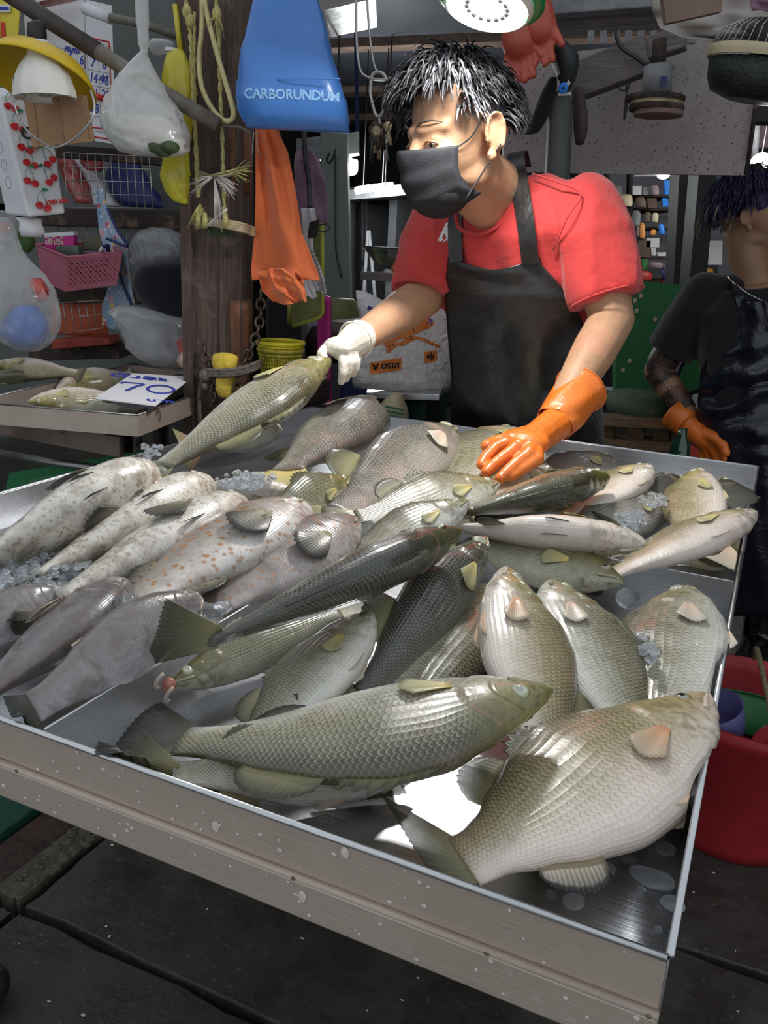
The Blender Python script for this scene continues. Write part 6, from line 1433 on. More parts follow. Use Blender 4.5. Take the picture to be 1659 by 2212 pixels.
# hanging ring with keys
YK = 1.95; kc = thing('key_bunch', P(815, 260, y=YK), 'bunch of keys hanging from a steel carabiner', 'keys')
MB().tube(spline([P(*p, y=YK) for p in ((802, 172), (800, 200), (806, 230), (812, 248), (820, 252), (826, 240), (832, 205), (835, 175), (828, 160), (817, 156), (806, 160), (802, 172))], 5), .0040, 8).build('carabiner', 'wire_grey', kc)
MB().tube(spline([P(769, -20, y=YK), P(770, 80, y=YK), P(778, 150, y=YK), P(798, 168, y=YK), P(822, 172, y=YK), P(846, 168, y=YK), P(870, 150, y=YK)], 6), .0032, 6).build('hanging_wire', 'wire_grey', kc); MB().tube(spline([P(792, -20, y=YK), P(797, 60, y=YK), P(806, 130, y=YK), P(816, 160, y=YK)], 6), .0026, 6).build('hanging_wire', 'wire_grey', kc)
MB().tube([P(819, 252, y=YK), P(820, 272, y=YK)], .003, 6).build('link', 'wire_grey', kc); rr = random.Random(8)
for i in range(16):
    x = 820 + rr.uniform(-18, 18); y0 = rr.uniform(272, 305); ln = rr.uniform(22, 50); dx = (x - 820) * .35; dd = rr.uniform(-.03, .03)
    m = MB(); a, b = P(x, y0, y=YK + dd), P(x + dx, y0 + ln, y=YK + dd); m.bar(a, b, .003, .011, V(.3, 1, 0)); m.sphere(a, (.012, .003, .012), 10); m.build('key', rr.choice(['band_rust', 'wire_dark', 'wire_grey', 'chain_iron']), kc)
# steel bowl, cloths, packs of plastic bags on a scale
bw = P(868, 545, y=2.5); MB().lathe([(.04, -.05), (.08, -.035), (.11, .0), (.118, .012), (.121, .012)], bw, seg=40).build('steel_bowl', 'steel_bowl', None, solid=.003, label='steel bowl on the counter behind the seller', cat='bowl')
soft('orange_heap', [(868, 568, 18, .03), (868, 580, 24, .04), (866, 592, 14, .03)], 2.45, 'item_orange', 'orange heap under the steel bowl', 'heap', .1, 3)
pkm = NT('pack_film').s(col=(.72, .71, .69), rough=.16, spec=.8); v = pkm.coord('Object'); pkm.col(pkm.ramp(pkm.noise(v, 9, 5), [(.3, (.72, .71, .69)), (.7, (.80, .79, .77))])); pkm.bump(pkm.noise(v, 24, 5, .6, 2.0), .9, .012)
YK2 = 1.98
def pack(nm, rows, y, label, wr=.06, seed=2, sq=3.2): m = MB(); loft(dense(rows, 4), y, 44, wr, seed, m=m, sq=sq); return m.build(nm, 'pack_film', None, label=label, cat='pack', group=None)
pk1 = pack('bag_pack', [(905, 655, 70, .010), (890, 680, 96, .022), (880, 720, 108, .032), (876, 760, 112, .038), (872, 800, 112, .040), (870, 825, 108, .040), (868, 842, 100, .022)], YK2, 'stack of clear shopping bags with orange print lying on the scale')
def onpack(pts, nm, mat, y=YK2 - .15):
    o = MB().prism([P(a, b, y=y) for a, b in pts], V(0, .0006, 0)).build(nm, mat, pk1, smooth=False)
    bm = bmesh.new(); bm.from_mesh(o.data); bmesh.ops.triangulate(bm, faces=bm.faces); bmesh.ops.subdivide_edges(bm, edges=bm.edges, cuts=2, use_grid_fill=True); bm.to_mesh(o.data); bm.free(); drape(o, pk1, CF, .0016); return o
plain('print_orange', (.72, .20, .03), .4); plain('print_purple', (.10, .06, .32), .5)
onpack([(797, 797), (800, 793), (868, 786), (870, 789), (868, 814), (801, 820), (797, 817)], 'orange_label', 'print_orange'); onpack([(922, 777), (951, 773), (953, 798), (922, 802)], 'orange_label', 'print_orange')
lo = text_mesh('เกรด A', .022, 'plastic_black', 'label_lettering', pk1, P(834, 803, y=YK2 - .15), -CR + V(0, 0, -.09), V(0, 0, -1), bold=.0008, xs=1.05); drape(lo, pk1, CF, .003)
lo = text_mesh('กุ้ง', .017, 'plastic_black', 'label_lettering', pk1, P(937, 787, y=YK2 - .15), -CR + V(0, 0, -.09), V(0, 0, -1), bold=.0006); drape(lo, pk1, CF, .003)
# the printed crayfish: body segments, tail, legs and a long feeler
for p in ([(806, 742), (820, 733), (850, 728), (880, 716), (915, 702), (935, 706), (938, 716), (920, 726), (890, 738), (855, 748), (825, 752)], [(826, 752), (850, 746), (862, 756), (850, 766), (836, 762)], [(858, 752), (885, 742), (900, 738), (905, 744), (880, 756), (866, 760)], [(918, 702), (934, 697), (946, 712), (930, 724), (918, 720)], [(832, 764), (848, 762), (846, 772), (836, 774)]): onpack(p, 'crayfish_print', 'print_orange')
onpack([(920, 700), (932, 692), (944, 706), (940, 716), (928, 712)], 'crayfish_tail_print', 'print_purple')
for a, b, c in (((878, 742), (912, 744), (958, 766)),): o = MB().tube(spline([P(*q, y=YK2 - .15) for q in (a, b, c)], 6), .0036, 6).build('feeler_print', 'print_orange', pk1); drape(o, pk1, CF, .002)
for x0, y0, x1, y1 in ((820, 740, 825, 750), (838, 736, 843, 748), (856, 732, 862, 744), (874, 725, 880, 738), (892, 716, 898, 730)): onpack([(x0, y0), (x0 + 3, y0), (x1 + 3, y1), (x1, y1)], 'segment_line', 'plastic_black')
pk2 = pack('bag_pack', [(778, 628, 10, .006), (800, 650, 30, .014), (815, 675, 40, .02), (822, 700, 42, .02)], 2.14, 'small clear pack with a blue stripe behind the shopping bags', .05, 5); flat([(795, 660), (815, 668), (812, 678), (793, 668)], 2.10, .002).build('stripe_label', 'print_purple', pk2, smooth=False)
soft('plastic_wrap', [(835, 582, 6, .01), (850, 600, 20, .02), (862, 625, 30, .03), (868, 650, 34, .03)], 2.3, 'film_clear', 'clear crinkled wrap standing behind the red sleeve', 'wrap', .15, 6); soft('olive_tub', [(735, 645, 30, .05), (738, 670, 46, .07), (740, 700, 44, .07), (742, 725, 36, .06)], 2.5, 'board_green', 'olive green tub behind the white glove', 'tub', .03, 7)
sc_ = thing('weighing_scale', P(905, 870, y=2.0), 'steel topped weighing scale carrying the clear shopping bags', 'scale'); m = MB(); q0 = [P(790, 848, y=1.93), P(950, 852, y=1.93), P(968, 820, y=2.12), P(800, 818, y=2.12)]
MB().prism(q0, V(0, 0, -.016)).build('top_plate', 'steel_tray', sc_, smooth=False, bevel=.002); c_ = (q0[0] + q0[1] + q0[2] + q0[3]) / 4
plain('bin_green', (.004, .045, .035), .5, var=.3)
m = MB(); m.box(V(c_.x, c_.y + .02, (c_.z - .016) / 2), (.17, .15, c_.z - .016)); m.build('pedestal', 'bin_green', sc_, smooth=False, bevel=.008)
sk_ = soft('striped_sack', [(858, 850, 10, .02), (852, 865, 22, .04), (850, 885, 32, .05), (848, 910, 36, .05)], 1.90, 'item_cream', 'cream woven sack tip below the scale', 'sack', .04, 8); m = MB()
for k in range(3): flat([(832, 876 + k * 9), (872, 884 + k * 9), (872, 888 + k * 9), (832, 880 + k * 9)], 1.845, .002, m=m)
m.build('sack_stripe', 'leaf_green', sk_, smooth=False)
flat([(735, 800), (830, 812), (830, 1330), (735, 1330)], 2.2, .2).build('dark_crate', 'navy', None, smooth=False, bevel=.01, label='dark blue crate under the white glove', cat='crate'); flat([(650, 700), (735, 690), (738, 1330), (660, 1330)], 2.4, .2).build('steel_box', 'item_grey', None, smooth=False, bevel=.01, label='grey box with white edge behind the cutting board', cat='box')
plain('wine', (.05, .012, .016), .8, var=.3); soft('maroon_bundle', [(695, 705, 20, .03), (705, 725, 40, .06), (705, 755, 44, .06), (700, 780, 36, .05)], 2.25, 'wine', 'maroon bundle behind the white glove', 'bundle', .08, 9); flat([(575, 640), (650, 660), (660, 1290), (575, 1290)], 2.1, .2).build('black_locker', 'cloth_black', None, smooth=False, bevel=.01, label='black cloth covered locker behind the yellow baskets', cat='locker')
# --- speckled board, beams and hanging things above the seller
YS = 2.45
spk = flat([(1088, 130), (1652, 62), (1612, 378), (1088, 370)], YS, .03).build('speckled_board', 'board_speckled', None, smooth=False, label='large grey speckled board hanging behind the seller', cat='board')
flat([(1088, 348), (1616, 346), (1612, 379), (1088, 372)], YS - .012, .012).build('board_flap', 'board_speckled', spk, smooth=False); MB().tube([P(1655, 60, y=YS - .01), P(1612, 378, y=YS - .01)], .006, 6).build('board_edge_bar', 'beam_dark', spk)
def plank(a, b, y, w, d, mat, label, cat='beam', nm='roof_beam', y2=None): m = MB(); m.bar(P(*a, y=y), P(*b, y=y2 or y), d, w); return m.build(nm, mat, None, smooth=False, bevel=.004, label=label, cat=cat)
plank((1090, 60), (1480, 30), 2.6, .05, .08, 'beam_grey', 'grey roof beam above the speckled board'); plank((1080, 24), (1470, -6), 2.5, .05, .06, 'item_grey', 'upper painted roof beam over the seller'); plank((1215, 190), (1400, 118), 2.32, .085, .05, 'beam_grey', 'thick grey timber slanting in front of the speckled board'); plank((1390, 112), (1480, 82), 2.34, .05, .05, 'beam_grey', 'thin end of grey timber near the hanging can')
for i in range(9): flat([(1270 + i * 27, 66), (1284 + i * 27, 65), (1284 + i * 27, 92), (1270 + i * 27, 93)], YS - .004, .004).build('faded_mark', 'item_grey', spk, smooth=False)
hc = thing('hanging_can', P(1420, 250, y=2.25), 'metal can with stacked wooden discs hanging before the speckled board', 'can')
MB().tube([P(1425, 85, y=2.25), P(1423, 145, y=2.25)], .016, 10).build('hanger', 'beam_dark', hc); MB().tube([P(1421, 142, y=2.25), P(1419, 214, y=2.25)], .033, 20).build('can', 'item_grey', hc); flat([(1428, 165), (1441, 163), (1440, 185), (1428, 187)], 2.214, .002).build('can_label', 'navy', hc, smooth=False)
for i, (x, y, w, mt) in enumerate(((1416, 214, .066, 'beam_dark'), (1418, 224, .060, 'band_rust'), (1418, 234, .062, 'beam_dark'), (1422, 245, .056, 'strip_brown'))): MB().lathe([(.001, .006), (w, .006), (w + .002, 0), (w, -.006), (.001, -.006)], P(x, y, y=2.25), seg=28).build('disc', mt, hc, angle=40)
MB().tube(spline([P(1345, 170, y=2.3), P(1335, 188, y=2.3), P(1350, 195, y=2.3), P(1362, 175, y=2.3), P(1352, 210, y=2.3), P(1348, 258, y=2.3), P(1354, 230, y=2.3), P(1352, 180, y=2.3)], 5), .002, 5).build('string_loop', 'wire_dark', None, label='dark string loop hanging on the speckled board', cat='string')
MB().tube(spline([P(1328, 60, y=2.28), P(1340, 100, y=2.28), P(1375, 125, y=2.28), P(1398, 142, y=2.28)], 5), .005, 6).build('looped_cord', 'wire_dark', None, label='black cord looped around the slanting timber', cat='cord')
# red rubber gloves hanging
plain('glove_red', (.50, .09, .055), .4, var=.15)
for gi, (cx, cy, sc, lab) in enumerate(((1125, 110, 1.0, 'red rubber glove hanging fingers-down beside the lamp'), (1168, 85, .85, 'second red rubber glove hanging nearer the dark bag'))):
    m = MB(); pc = P(cx, cy - 20, y=2.12); m.capsule(P(cx - 4, cy - 60, y=2.12), pc, .040 * sc, .045 * sc)
    for dx, ln in ((-34, 40), (-14, 66), (8, 62), (26, 52)): m.capsule(P(cx + dx * .6, cy - 10, y=2.12), P(cx + dx, cy + ln * sc, y=2.11), .013 * sc, .010 * sc, 10)
    m.capsule(P(cx + 24, cy - 30, y=2.12), P(cx + 46, cy + 10, y=2.11), .013 * sc, .010 * sc, 10); m.build('rubber_glove', 'glove_red', None, remesh=.005, smooth_it=2, label=lab, cat='glove')
plain('bag_darkgreen', (.03, .037, .037), .6, var=.25); plain('tube_olive', (.075, .085, .072), .6, var=.2)
soft('dark_bag', [(1205, 90, 16, .03), (1215, 115, 30, .05), (1222, 145, 26, .05), (1225, 175, 16, .03), (1222, 195, 8, .015)], 2.2, 'bag_darkgreen', 'dark bag hanging from the roof beam beside the red gloves', 'bag', .05, 2); soft('umbrella', [(1195, 168, 8, .012), (1186, 200, 16, .018), (1172, 240, 18, .02), (1152, 282, 14, .016), (1140, 290, 8, .01)], 2.2, 'cloth_black', 'folded black umbrella slanting behind the seller', 'umbrella', .04, 3)
sf = thing('green_tube_bag', P(1210, 350, y=2.22), 'long olive sleeve hanging behind the seller with a blue button', 'sleeve'); m = MB(); loft(dense([(1215, 200, 16, .02), (1212, 230, 24, .035), (1208, 290, 26, .04), (1205, 350, 26, .04), (1202, 400, 26, .04)], 3), 2.22, 26, .03, 4, m=m); m.build('sleeve_cloth', 'tube_olive', sf); MB().sphere(P(1217, 190, y=2.16), (.012, .004, .012), 14).build('blue_button', 'item_blue', sf); MB().sphere(P(1217, 190, y=2.155), (.004, .002, .004), 8).build('button_dot', 'navy', sf); flat([(1222, 184), (1228, 172), (1233, 180), (1226, 188)], 2.16, .003).build('silver_tab', 'item_white', sf, smooth=False); flat([(1206, 200), (1234, 199), (1234, 206), (1206, 207)], 2.17, .003).build('stripe_tab', 'item_white', sf, smooth=False)

plain('tube_brown', (.085, .062, .058), .8, var=.2); soft('brown_sleeve', [(1248, 190, 10, .02), (1252, 230, 14, .03), (1254, 280, 14, .03), (1252, 312, 8, .015)], 2.3, 'tube_brown', 'narrow brown cloth strip beside the olive sleeve', 'cloth', .04, 5)
# plastic canopy and board under the roof, caged fan lamp
sheet('plastic_canopy', 'tarp_milky', [(-30, 1400, 1720), (25, 1410, 1720), (60, 1425, 1720), (80, 1470, 1720), (88, 1540, 1720)], 2.0, .03, 'milky plastic sheet sagging under the roof at the right', 'sheet', 3, 4); flat([(1430, -20), (1562, -20), (1560, 24), (1440, 50)], 1.9, .02).build('rusty_board', 'strip_brown', None, smooth=False, label='stained board hanging above the milky plastic sheet', cat='board'); sheet('blue_tarp', 'cloth_mauve', [(-30, 1618, 1720), (0, 1620, 1720), (26, 1624, 1720)], 1.95, .01, 'violet blue tarp corner at the top right', 'tarp', 4)
YF = 2.0; fc = P(1655, 125, y=YF); fan_ = thing('caged_fan', fc, 'black fan with a wire cage and pale yellow ring under the roof', 'fan'); fa = (V(0, 0, 1) + CR * .10 + CF * -.10).normalized(); s1, u1, d1 = basis(fa, V(0, 1, .01)); R0 = .112
MB().lathe([(R0, -.010), (R0 + .002, 0), (R0, .010), (R0 - .004, .010), (R0 - .004, -.010), (R0, -.010)], fc, fa, 48).build('ring', 'item_cream', fan_)

plain('black_green', (.010, .018, .014), .3, var=.3, scale=60, bump=.8, bscale=200); MB().lathe([(R0 - .006, -.012), (R0 - .012, -.045), (R0 * .8, -.066), (R0 * .5, -.078), (.004, -.082)], fc, fa, 40).build('lower_bowl', 'black_green', fan_, solid=.002)
for k in range(44):
    a = 2 * PI * k / 44; dd = s1 * math.cos(a) + u1 * math.sin(a)
    MB().tube([fc + dd * (R0 - .002) + d1 * .010, fc + dd * (R0 * .86) + d1 * .040, fc + dd * (R0 * .6) + d1 * .058, fc + dd * .03 + d1 * .064], .0011, 4).build('cage_wire', 'wire_grey', fan_)
MB().lathe([(.001, .064), (.036, .062), (.044, .03), (.03, .0)], fc, fa, 24).build('motor', 'plastic_black', fan_)
hang(P(1645, 340, y=5.0), MB().sphere(P(1645, 352, y=5.0), (.055, .05, .05), 16).build('far_lamp', 'glow_lamp', None, label='lit white lamp far behind the helper', cat='lamp'))
for x in (1612, 1636): MB().tube([V(P(x, 200, y=5.2).x, 5.2, 2.42), P(x, 250, y=5.2), P(x - 8, 370, y=5.2)], .02, 6).build('lamp_rod', 'item_grey', None, label='thin rod near the far white lamp', cat='rod', group='far rods')
flat([(1612, 196), (1720, 190), (1720, 262), (1618, 262)], 3.2, .1).build('steel_cupboard', 'black_metal', None, smooth=False, label='dark cupboard front under the caged fan', cat='cupboard'); flat([(1612, 262), (1720, 262), (1720, 318), (1616, 318)], 5.5, .1).build('mauve_shutter', 'item_mauve', None, smooth=False, label='mauve shutter far behind the helper', cat='shutter')
# --- green wall, shelves and pillars on the right
gwl = flat([(1330, 600), (1500, 618), (1560, 625), (1560, 860), (1330, 850)], 3.35, .05).build('wall_green', 'green_wall', None, smooth=False, kind='structure')
for i, (x, y) in enumerate(((1415, 690), (1372, 650), (1376, 672), (1360, 780), (1346, 800), (1385, 640), (1462, 820))): MB().sphere(P(x, y, y=3.345), (.008, .003, .010), 8).build('paint_chip', 'item_cream', gwl)
MB().tube(spline([P(1500, 700, y=3.3), P(1480, 760, y=3.3), P(1462, 800, y=3.3), P(1460, 835, y=3.3), P(1475, 848, y=3.3)], 5), .013, 8).build('grey_hose', 'item_grey', None, label='grey hose curving down the green wall beside the helper', cat='hose')
soft('green_drum', [(1385, 850, 60, .12), (1385, 870, 72, .15), (1385, 895, 66, .14), (1382, 906, 50, .1)], 3.0, 'plank_green', 'dark green drum on the wooden pallet', 'drum', .03, 4); pl = thing('wooden_pallet', P(1380, 945, y=2.9), 'old wooden pallet under the green drum', 'pallet')
plank_ = [((1290, 905), (1480, 915)), ((1290, 952), (1480, 962)), ((1290, 990), (1480, 1000))]
wood('beam_board', (.10, .06, .03), (.26, .16, .08), (4, 40, 40))
for a, b in plank_: m = MB(); m.bar(P(*a, y=2.85), P(*b, y=2.85), .10, .028); m.build('plank', 'beam_board', pl, smooth=False)
for x in (1310, 1375, 1430, 1470): m = MB(); m.bar(P(x, 905, y=2.87), P(x, 990, y=2.87), .04, .05, V(1, 0, 0)); m.build('block', 'beam_board', pl, smooth=False)
bt = thing('green_bottle', P(1472, 985, y=2.35), 'dark green bottle standing behind the table beside the helper', 'bottle')
plain('bottle_glass', (.008, .05, .025), .08, var=.3, coat=1.0); MB().lathe([(.026, -.73), (.028, -.02), (.024, .01), (.012, .03), (.011, .05)], P(1470, 965, y=2.35), seg=24, caps=True).build('glass', 'bottle_glass', bt); flat([(1488, 968), (1508, 970), (1508, 1560), (1488, 1560)], 2.4, .1).build('red_block', 'item_red', None, smooth=False, label='dull red block behind the table beside the green bottle', cat='block'); flat([(1500, 855), (1516, 852), (1505, 920), (1496, 918)], 3.33, .02).build('white_paper', 'item_white', None, smooth=False, label='white paper strip beside the navy apron', cat='paper')
def pillar(a, b, c, d, y, label): flat([a, b, c, d], y, .12).build('steel_pillar', 'black_metal', None, smooth=False, label=label, cat='pillar')
pillar((1468, 372), (1506, 372), (1462, 1060), (1430, 1060), 3.9, 'black steel pillar next to the shelf'); pillar((1510, 372), (1548, 372), (1480, 1080), (1448, 1080), 3.7, 'black steel pillar close to the helper'); flat([(1500, 372), (1512, 372), (1462, 1150), (1450, 1150)], 4.2, .05).build('thin_conduit', 'item_grey', None, smooth=False, label='thin grey conduit between the two black pillars', cat='conduit')
YH = 5.4; sh = thing('market_shelf', P(1400, 600, y=YH), 'dark shelf unit crowded with goods beyond the green wall', 'shelf')
for y_ in (421, 450, 490, 556, 606, 619): flat([(1310, y_), (1470, y_), (1470, y_ + 5), (1310, y_ + 5)], YH, .5).build('shelf_board', 'beam_dark', sh, smooth=False)
for x_ in (1312, 1362, 1466): flat([(x_, 372), (x_ + 6, 372), (x_ + 2, 620), (x_ - 4, 620)], YH - .02, .08).build('upright', 'black_metal', sh, smooth=False)
flat([(1300, 365), (1700, 365), (1700, 640), (1300, 640)], YH + .6, .05).build('shelf_back', 'wall_slate', sh, smooth=False)
rr = random.Random(44)
names = [('white', 'item_white'), ('grey', 'item_grey'), ('brown', 'item_brown'), ('cream', 'item_cream'), ('mauve', 'item_mauve')]
goods = [(1326, 402, 1344, 420, 'item_grey', 'grey parcel'), (1368, 402, 1386, 421, 'item_white', 'square white box'), (1389, 404, 1402, 421, 'item_grey', 'small grey box'), (1406, 400, 1424, 421, 'item_mauve', 'mauve jar'), (1436, 390, 1448, 420, 'item_blue', 'bright blue banner'), (1342, 420, 1368, 446, 'item_cream', 'cream paper bag'), (1374, 426, 1396, 448, 'item_brown', 'brown packet'), (1400, 428, 1420, 450, 'item_brown', 'dark brown crate'), (1432, 428, 1444, 446, 'item_blue', 'small blue crate'), (1366, 455, 1384, 488, 'item_grey', 'grey doll-like figure'), (1390, 458, 1405, 480, 'item_brown', 'brown bottle'), (1408, 460, 1422, 480, 'item_cream', 'cream jar'), (1445, 462, 1456, 478, 'item_cream', 'yellowish card'), (1358, 482, 1372, 518, 'item_pink', 'pink toy packet'), (1374, 478, 1382, 512, 'item_mauve', 'lilac strip packet'), (1382, 482, 1394, 515, 'item_orange', 'orange toy packet'), (1424, 484, 1436, 506, 'item_blue', 'blue bag strap'), (1404, 496, 1416, 508, 'item_orange', 'orange jar'), (1396, 514, 1424, 534, 'item_white', 'white printed board'), (1408, 535, 1418, 552, 'item_white', 'white tag'), (1421, 545, 1442, 553, 'item_white', 'flat white tray'), (1352, 530, 1374, 575, 'item_lime', 'lime green bag'), (1378, 520, 1404, 556, 'item_brown', 'brown carton'), (1388, 560, 1402, 582, 'item_green', 'green crate'), (1403, 566, 1432, 580, 'item_mauve', 'mauve bundle'), (1434, 568, 1448, 580, 'item_mauve', 'small mauve box'), (1430, 580, 1452, 604, 'navy', 'navy bucket'), (1366, 585, 1410, 606, 'item_red', 'dark red cloth roll'), (1432, 602, 1470, 618, 'item_red', 'red tray'), (1464, 590, 1486, 616, 'item_grey', 'grey tilted tablet'), (1486, 478, 1502, 560, 'item_cream', 'hanging beige bag'), (1478, 560, 1490, 596, 'item_mauve', 'pinkish parcel'), (1540, 445, 1556, 480, 'item_cream', 'tan board'), (1556, 375, 1580, 440, 'item_blueprint', 'blue and white poster'), (1530, 520, 1560, 572, 'item_white', 'white poster with red head'), (1520, 580, 1540, 592, 'item_orange', 'orange packet')]
plain('item_blueprint', (.12, .20, .36), .6, var=.6, scale=14)
for (a, b, c, d, mt, nm) in goods:
    y_ = YH - .1 if c < 1472 else YH + .57 - .1 * (a > 1515); e = rr.uniform(-2, 2)
    m = MB(); w = (P(c, b, y=y_) - P(a, b, y=y_)).length
    if any(k in nm for k in ('bag', 'bundle', 'cloth', 'packet', 'jar', 'bottle', 'figure', 'bucket')): loft(dense([((a + c) / 2 + e, b, (c - a) * .3, w * .25), ((a + c) / 2 + e, lerp(b, d, .2), (c - a) * .48, w * .4), ((a + c) / 2, lerp(b, d, .7), (c - a) * .5, w * .42), ((a + c) / 2, d, (c - a) * .42, w * .35)], 2), y_, 14, .08, int(a), m=m); sm = True
    else: flat([(a + e, b), (c + e, b), (c, d), (a, d)], y_, min(.2, w * .6), m=m); sm = False
    m.build('shelf_goods', mt, None, smooth=sm, label=nm + ' among the goods behind the green wall', cat='goods', group='goods behind the green wall')
flat([(1372, 378), (1470, 376), (1470, 380), (1372, 381)], YH - .3, .03).build('strip_light', 'item_white', None, smooth=False, label='thin white strip over the crowded shelf', cat='strip'); MB().sphere(P(1432, 382, y=YH - .3), (.03, .03, .012), 10).build('small_lamp', 'glow_tube', None, label='tiny lit lamp over the crowded shelf', cat='lamp')
hang(P(1432, 380, y=YH - .3), bpy.data.objects['small_lamp'])
# --- red bucket with rope handle, at the right of the table
bp0 = V(.075, 1.865, 0); bk = thing('bucket', bp0, 'red rubber bucket with a rope handle beside the table', 'bucket'); plain('bucket_red', (.36, .018, .025), .55, var=.15, scale=14, bump=.3, bscale=60)
MB().lathe([(.13, .0), (.150, .004), (.158, .03), (.198, .295), (.206, .30), (.207, .328), (.198, .330), (.192, .295), (.150, .03), (.0, .018)], bp0, seg=56).build('pail', 'bucket_red', bk)
lg = bp0 + V(.045, -.196, .318); s1 = V(1, .13, 0).normalized(); m = MB(); out = [lg + s1 * (.042 * math.cos(t)) + V(0, 0, max(0, .052 * math.sin(t))) for t in [PI * k / 14 for k in range(15)]]; m.prism(out, V(0, .012, 0)); m.build('lug', 'bucket_red', bk, bevel=.003)

plain('rope_tan', (.24, .19, .10), .85, var=.3, scale=120, bump=.6, bscale=300); MB().sphere(lg + V(0, -.004, .022), (.010, .010, .013), 10).build('rope_knot', 'rope_tan', bk); MB().tube(spline([lg + V(0, .01, .03), lg + V(-.02, .04, .075), lg + V(-.045, .12, .12), lg + V(-.055, .25, .10), lg + V(-.05, .38, .02)], 8), .0055, 8).build('rope_handle', 'rope_tan', bk)
gt = MB(); gt.lathe([(.12, 0), (.150, .03), (.170, .07), (.176, .072), (.177, .080), (.170, .082)], bp0 + V(0, .0, .17), seg=40); gt.build('green_basin', 'green_wall', None, solid=.003, label='green plastic basin inside the red bucket', cat='basin'); m = MB(); m.sphere(bp0 + V(-.085, -.02, .215), (.045, .05, .050), 18)
plain('scoop_violet', (.12, .11, .30), .5, var=.2); m = MB(); m.lathe([(.0, .0), (.04, .004), (.06, .03), (.066, .09), (.064, .09), (.055, .03), (.0, .01)], bp0 + V(-.055, -.09, .25), V(-.3, -.2, 1), 28); m.build('violet_scoop', 'scoop_violet', None, label='violet plastic scoop in the red bucket', cat='scoop')
# --- the lit lamp over the table
def led_lamp(nm, c, tilt, label, power, group, k=1.0):
    t = thing(nm, c, label, 'lamp', group); d = Vector(tilt).normalized(); c = Vector(c)
    MB().lathe([(.056 * k, -.004 * k), (.060 * k, -.002 * k), (.062 * k, .004 * k), (.060 * k, .008 * k)], c, d, 40).build('rim', 'lamp_white', t)
    MB().lathe([(.001 * k, .0005 * k), (.056 * k, .0005 * k)], c, d, 40).build('led_disc', 'glow_lamp', t)
    MB().lathe([(.060 * k, .006 * k), (.074 * k, .012 * k), (.072 * k, .030 * k), (.050 * k, .055 * k), (.026 * k, .075 * k), (.024 * k, .10 * k)], c, d, 40).build('shade', 'shade_green', t, solid=.003)
    for j in range(16): a = 2 * PI * j / 16; s1, u1, _ = basis(d); MB().sphere(c - d * .001 + (s1 * math.cos(a) + u1 * math.sin(a)) * (.028 * k), .0042 * k, 6).build('led_chip', 'item_grey', t)
    MB().tube([c + d * (.095 * k), c + d * (.14 * k), c + V(0, 0, 1.2)], .006, 8).build('cord', 'wire_dark', t)
    L = light(nm + '_light', 'AREA', c - d * .012, power, (1, .985, .96), .11 * k); L.rotation_euler = (-d).to_track_quat('-Z', 'Y').to_euler(); L.data.spread = PI; L.parent = None
    return t

# shelf behind the seller that carries the bowl and the small packs
ss = thing('side_shelf', P(840, 640, y=2.35), 'grimy two-board shelf holding the steel bowl behind the seller', 'shelf')
zb1, zb2 = P(868, 588, y=2.45).z, P(822, 700, y=2.14).z
xa, xb = P(835, 600, y=2.45).x, P(930, 600, y=2.45).x
m = MB(); m.box(((xa + xb) / 2, 2.45, zb1 - .012), (xb - xa, .36, .022)); m.build('board', 'beam_grey', ss, smooth=False)
m = MB(); m.box((P(850, 690, y=2.2).x, 2.2, zb2 - .010), (.30, .22, .020)); m.build('board', 'beam_grey', ss, smooth=False)
for x, y in ((xa + .02, 2.62), (xb - .02, 2.62)): m = MB(); m.bar((x, y, 0), (x, y, zb1 - .02 if y > 2.5 else zb2 - .02), .03, .03, V(0, 1, 0)); m.build('leg', 'beam_dark', ss, smooth=False)
# the one lamp the photograph shows over the table; its mirror image in the pan puts it about 1.4 m away
led_lamp('table_lamp', P(1053, 14, y=1.38), (.06, .30, 1), 'lit round lamp with a green shade hanging over the table', 6.6, None, 1.14)
light('bulb_lamp_light', 'POINT', P(756, 362, y=3.36), 12, (.95, .98, 1), .035)
light('fluorescent_tube_light', 'POINT', P(810, 406, y=4.95), 30, (.95, 1, 1), .06)
light('far_lamp_light', 'POINT', P(1645, 352, y=4.93), 18, (1, 1, 1), .055)
